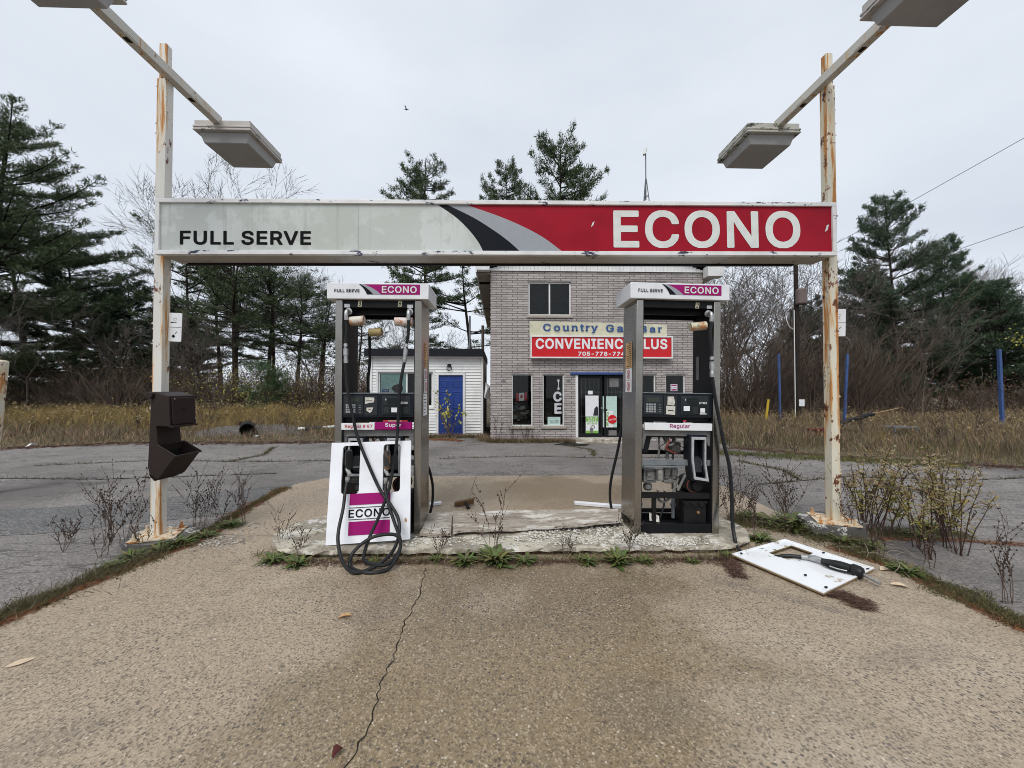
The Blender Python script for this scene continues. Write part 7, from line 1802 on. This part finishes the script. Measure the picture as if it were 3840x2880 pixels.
# strips of moss, turf and pine needles along the edges of the concrete
def strip(name, label, mat, N, line, wid, hgt, seed, flat=False, wb=.006, z0=.006):
    rs = np.random.default_rng(seed); line = np.array(line, float); seg = np.hypot(*(line[1:] - line[:-1]).T); cum = np.r_[0, np.cumsum(seg)]
    s = rs.uniform(0, cum[-1], N); x = np.interp(s, cum, line[:, 0]); y = np.interp(s, cum, line[:, 1])
    i = np.clip(np.searchsorted(cum, s) - 1, 0, len(seg) - 1); t = (line[1:] - line[:-1])[i] / seg[i][:, None]
    dens = .5 + .5 * np.sin(s * 3.1 + seed) * np.sin(s * 7.3 + 1.0) + .25 * np.sin(s * 17 + seed)
    off = rs.normal(0, wid, N) * (.35 + .9 * dens)
    x = x - t[:, 1] * off; y = y + t[:, 0] * off
    P = np.stack([x, y, np.full(N, z0) + (rs.uniform(0, .012, N) if flat else 0)], 1)
    if flat: D_ = unit(np.stack([rs.normal(size=N), rs.normal(size=N), rs.normal(0, .12, N)], 1))
    else: D_ = unit(np.stack([rs.normal(0, .9, N), rs.normal(0, .9, N), np.ones(N)], 1))
    L_ = hgt * rs.uniform(.5, 1.2, N) * (1 if flat else 1) ; V, F = blades(P, D_, L_, wb * rs.uniform(.6, 1.4, N), rs)
    V[:, 2] = np.maximum(V[:, 2], .004)
    o = raw_mesh(name, V, F, mat); tag(o, label, None, None, 'stuff'); return o
lef = [(-3.42, 2.2), (-3.40, 2.75), (-3.34, 3.3), (-3.26, 3.75), (-3.18, 4.1), (-3.2, 4.4)]
lef2 = [(-3.2, 4.4), (-3.32, 5.2), (-3.42, 6.3)]
rig = [(3.30, 3.75), (3.50, 3.3), (3.47, 2.9), (3.44, 2.4), (3.46, 1.9)]
rig2 = [(2.75, 4.6), (3.05, 4.35), (3.45, 4.05), (3.62, 3.7)]
strip('moss', 'green moss and turf along the left edge of the concrete', M['moss'], 15000, lef, .075, .045, 1)
strip('moss', 'thin moss along the far left edge of the concrete', M['moss'], 4000, lef2, .05, .04, 2)
strip('needle_litter', 'rust orange pine needles along the left edge of the concrete', M['needle_litter'], 6500, [(x + .085, y) for x, y in lef], .028, .06, 3, True, .004)
strip('needle_litter', 'rust orange pine needles along the far left edge of the concrete', M['needle_litter'], 3500, lef2, .06, .06, 4, True, .004)
strip('moss', 'green moss and turf along the right edge of the concrete', M['moss'], 9000, rig, .07, .05, 5)
strip('moss', 'green weeds between the island end and the rusted post', M['moss'], 8000, rig2, .12, .07, 6)
strip('needle_litter', 'rust orange pine needles along the right edge of the concrete', M['needle_litter'], 3600, [(x - .07, y) for x, y in rig], .03, .06, 7, True, .004)
strip('needle_litter', 'rust orange pine needles in a crack of the right asphalt', M['needle_litter'], 1500, [(3.9, 3.95), (4.6, 3.9), (5.6, 3.65)], .03, .06, 8, True, .004)
strip('moss', 'mossy crack crossing the right asphalt', M['moss'], 2600, [(3.8, 4.1), (4.4, 4.1), (5.0, 4.0)], .08, .05, 9)
strip('needle_litter', 'dark brown pine needles swept against the island kerb', M['brown_litter'], 7500, [(-2.1, 3.55), (-1, 3.53), (0.2, 3.50), (1.4, 3.49), (2.2, 3.50)], .045, .055, 10, True, .004)
strip('needle_pile', 'pile of brown pine needles by the near corner of the fallen panel', M['brown_litter'], 2300, [(2.45, 2.88), (2.62, 2.84), (2.56, 2.68)], .05, .075, 11, True, .0045)
strip('needle_pile', 'brown pine needles at the left corner of the fallen panel', M['brown_litter'], 1400, [(2.1, 3.55), (2.0, 3.3), (1.98, 3.15)], .05, .07, 12, True, .0045)
strip('moss', 'moss and seedlings along the foot of the island kerb', M['moss'], 900, [(-2.3, 3.75), (-2.0, 3.58), (-1.0, 3.56), (0.3, 3.53), (1.5, 3.52), (2.3, 3.56), (2.66, 3.9)], .035, .05, 13)
strip('dry_grass', 'dead grass along the foot of the brick store and shed', M['dry_grass'], 5200, [(-4.5, 12.95), (-.6, 12.9), (-.3, 11.7), (1.6, 11.7), (2.2, 11.5)], .12, .20, 14, wb=.016)
strip('moss', 'green grass along the foot of the brick store and shed', M['moss'], 3600, [(-4.5, 12.85), (-.6, 12.8), (-.3, 11.6), (2.2, 11.55)], .12, .14, 15, wb=.016)
strip('needle_litter', 'orange leaves blown against the asphalt edge by the shed', M['needle_litter'], 1400, [(-2.6, 12.5), (-1.6, 12.3), (-1.2, 11.9)], .16, .10, 16, True, .01)

strip('grass_tufts', 'tufts of green and yellow grass at the foot of the island kerb', M['green_grass'], 450, [(-2.3, 3.72), (-1.9, 3.57), (-1.2, 3.55), (0.3, 3.52), (1.5, 3.50), (2.3, 3.55)], .04, .13, 21, wb=.005)
strip('grass_tufts', 'dead straw and stalks at the foot of the island kerb', M['dry_grass'], 350, [(-.9, 3.54), (0.5, 3.52), (1.6, 3.50), (2.3, 3.53)], .04, .15, 22, wb=.004)
strip('grass_tufts', 'straw and green blades round the footing of the rusted post', M['grey_weeds'], 1600, rig2, .14, .16, 23, wb=.004)
strip('grass_tufts', 'straw and green blades along the left edge of the concrete', M['grey_weeds'], 1500, lef, .10, .13, 24, wb=.004)
strip('leaf_litter', 'brown leaf litter along the edge of the left asphalt', M['brown_litter'], 5200, [(-20, 9.95), (-13.3, 10.7), (-10.9, 11.8), (-7.2, 11.65), (-5, 11.8)], .22, .12, 25, True, .02)
strip('leaf_litter', 'brown leaf litter along the edge of the right asphalt', M['brown_litter'], 5200, [(6.3, 10.4), (7.0, 9.5), (7.9, 8.85), (10.6, 7.4), (17, 5.5)], .20, .11, 26, True, .018)
strip('low_grass', 'green weeds rooted in the cracked edge of the right asphalt', M['green_grass'], 3600, [(5.2, 9.6), (6.1, 9.1), (7.4, 8.5), (9.4, 7.6)], .25, .12, 27, wb=.012)

for i_, c_ in enumerate(CRACKS): strip('moss', 'moss and small weeds growing in a crack of the asphalt', M['moss'], 420, c_, .05, .07, 40 + i_, wb=.010)

# ------------------------------------------------------------------ weeds that stand close by
def weed_parts(seed, H, stems, spread, heads=1.0, side=5, head_r=.0075):
    rr = random.Random(seed); mb = MB(); hd = MB()
    def knob(p, r):
        vs = [(p[0] + r, p[1], p[2]), (p[0] - r, p[1], p[2]), (p[0], p[1] + r, p[2]), (p[0], p[1] - r, p[2]), (p[0], p[1], p[2] + r * 1.5), (p[0], p[1], p[2] - r)]
        hd.add(vs, [(0, 2, 4), (2, 1, 4), (1, 3, 4), (3, 0, 4), (2, 0, 5), (1, 2, 5), (3, 1, 5), (0, 3, 5)])
    for _ in range(stems):
        h = H * rr.uniform(.55, 1.05); az = rr.uniform(0, 6.28); ln = spread * rr.random() ** .6
        p = Vector((rr.gauss(0, .025), rr.gauss(0, .025), 0)); d = Vector((math.cos(az) * ln, math.sin(az) * ln, 1)).normalized(); pts = [p]
        for j in range(6):
            d = (d + Vector((rr.gauss(0, .09), rr.gauss(0, .09), .03))).normalized(); pts.append(pts[-1] + d * h / 6)
        mb.tube(pts, [.0030, .0027, .0024, .002, .0017, .0014, .001], 4, cap=False)
        for j in range(1, 7):
            for q in range(2 if j > 2 else 0):
                if rr.random() < .6 * heads:
                    t = pts[j - 1].lerp(pts[j], rr.random()); knob(t + Vector((rr.gauss(0, .006), rr.gauss(0, .006), 0)), head_r * rr.uniform(.6, 1.3))
        for _k in range(side):
            i = rr.randint(2, 5); b = pts[i].lerp(pts[i + 1], rr.random()); a2 = rr.uniform(0, 6.28)
            e = ((pts[i + 1] - pts[i]).normalized() + Vector((math.cos(a2), math.sin(a2), .1)) * rr.uniform(.5, 1.0)).normalized(); l_ = h * rr.uniform(.10, .30)
            m_ = b + e * l_ * .5 + Vector((0, 0, .01)); t = b + e * l_ + Vector((0, 0, .04 * h))
            mb.tube([b, m_, t], [.0026, .002, .0012], 3, cap=False)
            for q in range(3):
                if rr.random() < heads: knob(b.lerp(t, .35 + .32 * q), head_r * rr.uniform(.55, 1.2))
    return mb, hd
def make_weed(label, group, seed, **kw):
    mb, hd = weed_parts(seed, **kw); t = thing('dry_weed', label, 'weed', group=group); mb.build('stems', M['weed_stem'], t, smooth=False); tag(hd.build('seed_heads', M['weed_head'], t, smooth=False), None, None, None, 'stuff'); return t
w1 = make_weed('x', 'dry weeds', 1, H=.62, stems=5, spread=.42)
w2 = make_weed('x', 'dry weeds', 2, H=.75, stems=5, spread=.30, side=7)
w3 = make_weed('x', 'dry weeds', 3, H=.45, stems=4, spread=.50, side=6, head_r=.006)
w4 = make_weed('x', 'dry weeds', 4, H=.80, stems=6, spread=.55, side=6, head_r=.008)
wp = [w1, w2, w3, w4]; seen_w = set()
rr = random.Random(12)
def weed(k, x, y, s, label, group, z=0.0):
    o = wp[k]; f = k not in seen_w; seen_w.add(k); return place(o, x, y, rr.uniform(0, 6.28), s, z, label, group, f)
LG = 'dry weeds round the towel box post'
LL = 'dry dark stalks with seed heads growing round the foot of the towel box post'
for k, x, y, s in ((0, -3.95, 4.05, 1.05), (3, -3.75, 4.0, .95), (1, -4.1, 4.25, .95), (2, -4.2, 3.9, 1.0), (2, -3.7, 3.75, 1.1), (1, -3.32, 4.35, .95), (0, -3.15, 4.5, .95), (1, -2.98, 4.62, .75), (3, -3.35, 4.5, .75), (2, -3.5, 3.9, .9), (2, -4.4, 4.1, .9)):
    weed(k, x, y, s, LL, LG)
for k, x, y, s, l in ((2, -3.55, 2.62, 1.0, 'dry weed alone at the left edge of the photo beside the concrete'), (1, -3.42, 5.15, .75, 'thin tall weed at the asphalt edge behind the towel box'), (0, -2.12, 3.85, .72, 'dry weed on the rounded left end of the island'), (2, -1.85, 3.66, .95, 'sparse weed left of the leaning white panel'), (0, -.06, 3.60, 1.12, 'tall bare weed standing alone before the boards in the middle of the island'), (2, 1.22, 3.60, 1.25, 'reddish thin weed before the steel side of the open pump'), (2, .62, 3.58, .85, 'small dry weed at the kerb between the tall weed and the open pump'), (2, -.55, 3.62, .9, 'small twiggy weed at the kerb right of the coiled hose')):
    weed(k, x, y, s, l, 'dry weeds along the island')
RG = 'dry weeds round the rusted post'
RL = 'dry dark stalks with seed heads between the open pump and the rusted post'
for k, x, y, s in ((3, 2.62, 4.35, .85), (0, 2.8, 4.55, 1.0), (1, 2.72, 4.05, .75), (3, 2.95, 4.6, .85), (2, 2.6, 4.6, 1.1), (3, 3.22, 4.3, .95), (0, 3.32, 4.45, 1.1), (1, 3.45, 4.55, .9), (2, 3.1, 4.7, 1.0)):
    weed(k, x, y, s, RL, RG)
RL2 = 'dry dark stalks with seed heads on the far right of the rusted post'
for k, x, y, s in ((3, 3.72, 3.98, .9), (1, 3.92, 4.15, 1.0), (3, 4.25, 4.05, 1.0), (1, 4.55, 3.85, .95), (2, 3.75, 3.3, 1.1), (1, 3.70, 2.72, .85), (0, 4.0, 2.62, .6), (2, 3.55, 3.55, 1.0), (3, 4.35, 3.6, .85)):
    weed(k, x, y, s, RL2, 'dry weeds right of the rusted post')
for k, x, y, s, l in ((2, .75, 11.55, 1.6, 'dry weed under the left store window'), (0, -.05, 11.55, 1.5, 'weed growing at the left corner of the brick store'), (1, .35, 11.6, 1.0, 'weed at the foot of the brick wall between corner and flag window'), (2, 1.0, 11.5, 1.3, 'low weed before the wall between the two tall store windows')):
    weed(k, x, y, s, l, 'weeds at the foot of the store')
for k, x, y, s in ((3, 9.2, 10.5, 1.7), (0, 11.5, 9.8, 1.9), (3, 14.2, 11.2, 1.8), (1, 12.3, 12.8, 1.8), (3, 16.5, 9.6, 1.6), (0, 17.8, 12.0, 2.0), (3, 10.2, 13.5, 1.8), (3, 13.0, 8.4, 1.3), (0, 15.2, 7.4, 1.2)):
    weed(k, x, y, s, 'tall dry weed sticking up from the grass of the right field', 'tall weeds in the right field')
for k, x, y, s in ((3, -9.8, 13.2, 1.7), (0, -12.4, 13.6, 1.8), (3, -15.5, 12.2, 1.6), (1, -7.2, 13.4, 1.6), (3, -19.0, 13.5, 1.8), (0, -11.0, 12.8, 1.2)):
    weed(k, x, y, s, 'tall dry weed sticking up from the grass of the left field', 'tall weeds in the left field')
for k, x, y, s in ((0, 5.9, 8.8, 1.0), (3, 6.5, 9.2, .9), (1, 5.6, 9.4, 1.0), (2, 6.9, 8.9, 1.2), (3, 7.6, 8.4, .9), (0, 4.6, 9.3, .9)):
    weed(k, x, y, s, 'scattered weed in the cracked asphalt before the right field', 'weeds in the right asphalt')

def goldenrod_parts(seed, H, stems, plume=.5):
    rr = random.Random(seed); rs = np.random.default_rng(seed); mb = MB(); LP = []; LD = []; LLn = []; PP = []; PDv = []
    for _ in range(stems):
        h = H * rr.uniform(.65, 1.05); az = rr.uniform(0, 6.28); ln = rr.uniform(.05, .42); p = Vector((rr.gauss(0, .06), rr.gauss(0, .05), 0)); d = Vector((math.cos(az) * ln, math.sin(az) * ln, 1)).normalized(); pts = [p]
        for j in range(7):
            d = (d + Vector((rr.gauss(0, .06), rr.gauss(0, .06), -.02 * j * ln))).normalized(); pts.append(pts[-1] + d * h / 7)
        mb.tube(pts, [.006, .0055, .005, .0045, .004, .003, .0025, .002], 5, cap=False)
        for j in range(34):
            t = rr.uniform(.34, .98) * 7; i = min(6, int(t)); b = pts[i].lerp(pts[i + 1], t - i); a2 = rr.uniform(0, 6.28)
            LP.append(tuple(b)); LD.append((math.cos(a2), math.sin(a2), rr.uniform(-.2, 1.1))); LLn.append(rr.uniform(.05, .10) * (1.2 - .5 * t / 7))
        if rr.random() < plume * .75:
            for j in range(10):
                a2 = rr.uniform(0, 6.28); i = rr.choice((5, 6)); b = pts[i].lerp(pts[i + 1], rr.random()); e = Vector((math.cos(a2), math.sin(a2), .5)).normalized(); l_ = rr.uniform(.05, .13)
                c_ = [b, b + e * l_ * .6, b + e * l_ + Vector((0, 0, -.02))]; mb.tube(c_, [.002, .0015, .001], 3, cap=False)
                for q in range(9):
                    u = rr.random(); PP.append(tuple(c_[0].lerp(c_[2], .25 + .75 * u) + Vector((0, 0, .012)))); PDv.append((rr.gauss(0, .5), rr.gauss(0, .5), 1))
    LP = np.array(LP); LD = unit(np.array(LD)); LLn = np.array(LLn); V, F = blades(LP, LD, LLn * 1.15, LLn * .2, rs)
    V2 = F2 = None
    if PP: PP = np.array(PP); l2 = rs.uniform(.016, .032, len(PP)); V2, F2 = blades(PP, unit(np.array(PDv)), l2, l2 * .6, rs)
    return mb, V, F, V2, F2
def make_goldenrod(label, group, seed, **kw):
    mb, V, F, V2, F2 = goldenrod_parts(seed, **kw); t = thing('goldenrod', label, 'plant', group=group); mb.build('stems', M['goldenrod_stem'], t, smooth=False); raw_mesh('leaves', V, F, M['goldenrod_leaf'], t)
    if V2 is not None: tag(raw_mesh('plumes', V2, F2, M['plume'], t), None, None, None, 'stuff')
    return t
gg = [make_goldenrod('x', 'goldenrod by the rusted post', 5, H=.98, stems=6, plume=1.0), make_goldenrod('x', 'goldenrod by the rusted post', 6, H=.92, stems=5, plume=.8), make_goldenrod('x', 'goldenrod by the rusted post', 7, H=.55, stems=4, plume=1.0)]
seen_g = set()
for k, x, y, s, l in ((0, 4.42, 3.72, .98, 'tallest goldenrod with yellow leaves and pale plumes right of the rusted post'), (1, 4.12, 3.70, .92, 'leafy yellow green goldenrod in the clump right of the rusted post'), (0, 4.60, 3.88, .90, 'goldenrod with drooping pale plumes on the right side of the clump'), (1, 3.86, 3.98, .98, 'orange leaved goldenrod close to the rusted post'), (1, 4.32, 3.52, .85, 'goldenrod with bright green lower leaves at the front of the clump'), (1, 4.95, 4.15, .95, 'brownish goldenrod standing behind the clump on its right'), (0, 4.2, 4.25, .95, 'goldenrod with golden plumes at the back of the clump'), (1, 3.95, 3.45, .75, 'short yellowing goldenrod in front of the clump beside the pale stalks'), (2, 4.02, 4.05, 1.4, 'goldenrod arching left at the back of the clump'), (2, 4.0, 2.52, .88, 'lone short goldenrod with pale plume near the right edge of the photo')):
    f = k not in seen_g; seen_g.add(k); place(gg[k], x, y, rr.uniform(0, 6.28), s, 0, l, None, f)
sapl = thing('sapling', 'young sapling with yellow leaves growing in front of the blue shed door', 'sapling', (-1.68, 12.85, 0)); rq = random.Random(6); rs = np.random.default_rng(6); mb = MB(); tips = []
for k in range(9):
    a = rq.uniform(0, 6.28); h = rq.uniform(.9, 1.75); p = Vector((-1.68, 12.85, 0)); d = Vector((math.cos(a) * .32, math.sin(a) * .12, 1)).normalized(); pts = [p]
    for j in range(5): d = (d + Vector((rq.gauss(0, .12), rq.gauss(0, .06), .02))).normalized(); pts.append(pts[-1] + d * h / 5)
    mb.tube(pts, [.012, .010, .008, .006, .005, .003], 4, cap=False)
    for j in range(11): tips.append(tuple(pts[rq.randint(2, 4)].lerp(pts[5], rq.random()) + Vector((rq.gauss(0, .05), rq.gauss(0, .03), rq.gauss(0, .04)))))
mb.build('stems', M['weed_stem'], sapl); tips = np.array(tips); l_ = rs.uniform(.07, .15, len(tips)); V, F = blades(tips - np.array([-1.68, 12.85, 0]), unit(rs.normal(size=tips.shape) + np.array([0, 0, -.6])), l_, l_ * .65, rs); raw_mesh('leaves', V, F, M['yellow_leaf'], sapl)

def rosette_parts(seed, r, n, up=.35):
    rr = random.Random(seed); mb = MB()
    for _ in range(n):
        a = rr.uniform(0, 6.28); L_ = r * rr.uniform(.5, 1.1); el = rr.uniform(.05, 1.25) * up * 2.2; w = L_ * rr.uniform(.07, .125); m = 7; vs = []; fs = []
        ox, oy = rr.gauss(0, r * .12), rr.gauss(0, r * .12); tw = rr.uniform(-.5, .5)
        for k in range(m + 1):
            t = k / m; ww = w * (math.sin(math.pi * t ** .75) * .9 + .1) * (1.15 if k % 2 else .62); rr_ = L_ * t; z = .006 + L_ * (math.sin(el) * t - (.55 * t * t) * math.sin(el)) + .004
            aa = a + tw * t * .4
            cx, cy = ox + rr_ * math.cos(aa) * math.cos(el * .6), oy + rr_ * math.sin(aa) * math.cos(el * .6)
            vs += [(cx - math.sin(a) * ww, cy + math.cos(a) * ww, z + ww * .35), (cx, cy, z), (cx + math.sin(a) * ww, cy - math.cos(a) * ww, z + ww * .35)]
            if k: b = 3 * k; fs += [(b - 3, b - 2, b + 1, b), (b - 2, b - 1, b + 2, b + 1)]
        mb.add(vs, fs)
    return mb
ros = []
for s_, r_, n_, u_ in ((1, .20, 62, .46), (2, .16, 46, .34), (3, .24, 84, .60)):
    mb = rosette_parts(s_, r_, n_, u_); ros.append(tag(mb.build('leafy_weed', M['rosette'], smooth=True), 'x', 'weed', 'leafy weeds'))
seen_r = set()
def rosette(k, x, y, s, l, grp, z=0.0):
    f = k not in seen_r; seen_r.add(k); o = place(ros[k], x, y, rr.uniform(0, 6.28), s, z, l, grp, f); return o
GK = 'leafy weeds along the kerb'
for k, x, y, s, l in ((1, -2.05, 3.58, 1.0, 'green leafy weed at the left end of the island kerb'), (0, -1.80, 3.50, .75, 'green dandelion clump under the lower left corner of the leaning panel'), (2, -.04, 3.50, .92, 'largest green dandelion clump at the foot of the tall weed by the kerb'), (0, -.32, 3.50, .80, 'dandelion clump just left of the largest one on the kerb'), (1, .22, 3.50, .9, 'dandelion clump just right of the largest one on the kerb'), (1, -.58, 3.56, .65, 'small green weed right of the coiled hose'), (2, 1.05, 3.46, .78, 'bushy green weed at the kerb left of the open pump'), (0, .78, 3.47, .65, 'green weed between the two bushiest kerb clumps'), (1, 1.30, 3.47, .7, 'low green weed before the steel side of the open pump'), (1, 1.72, 3.46, .55, 'weed before the base of the open pump'), (1, 2.12, 3.58, .55, 'bright small weed by the hose at the right end of the kerb'), (0, 2.66, 3.92, .8, 'green weed hugging the rounded right end of the island'), (1, 2.55, 3.66, .7, 'weed between island end and fallen panel'), (1, -1.15, 3.54, .5, 'tiny weed seen through the loops of the coiled hose')):
    rosette(k, x, y, s, l, GK)
GR2 = 'leafy weeds by the rusted post'
for k, x, y, s in ((2, 2.98, 4.52, .85), (0, 3.12, 4.38, 1.0), (2, 3.22, 4.22, .95), (0, 3.05, 4.28, .8), (1, 3.32, 4.05, 1.1), (2, 3.34, 4.28, 1.15), (0, 3.45, 3.82, .8), (1, 3.62, 3.70, .9)):
    rosette(k, x, y, s, 'green dandelion clumps growing round the footing of the rusted post', GR2)
for k, x, y, s, l in ((0, 3.42, 3.18, .75, 'pale green weed at the edge of the concrete beyond the nozzle tip'), (2, 4.75, 4.2, .7, 'green weed in the asphalt crack behind the goldenrod'), (1, 4.4, 3.95, 1.1, 'low yellow green weed inside the goldenrod clump')):
    rosette(k, x, y, s, l, 'leafy weeds on the right')
GL2 = 'leafy weeds by the towel box post'
for k, x, y, s in ((0, -3.2, 3.98, .9), (1, -3.28, 3.85, .95), (1, -3.1, 4.2, .9), (0, -3.05, 4.5, .85), (1, -3.42, 3.72, .9), (1, -3.38, 3.5, .8)):
    rosette(k, x, y, s, 'green weeds round the low footing of the towel box post', GL2)
# dead pale stalks bent over on the right
tg = thing('dead_stalks', 'tangle of pale dead stalks bent over beside the fallen panel', 'stalks', (3.5, 3.5, 0)); rq = random.Random(9); mb = MB()
for _ in range(34):
    x, y = rq.gauss(3.55, .22), rq.gauss(3.55, .30); a = rq.uniform(0, 6.28); p = Vector((x, y, .01)); d = Vector((math.cos(a) * .9, math.sin(a) * .9, .8)).normalized(); pts = [p]; l_ = rq.uniform(.15, .5)
    for j in range(6): d = (d + Vector((rq.gauss(0, .2), rq.gauss(0, .2), -.28))).normalized(); q = pts[-1] + d * l_ / 6; q.z = max(q.z, .008); pts.append(q)
    mb.tube(pts, .0022, 4, cap=False)
mb.build('stalks', plain('pale_dead_stalk', (.30, .25, .19), .9), tg)
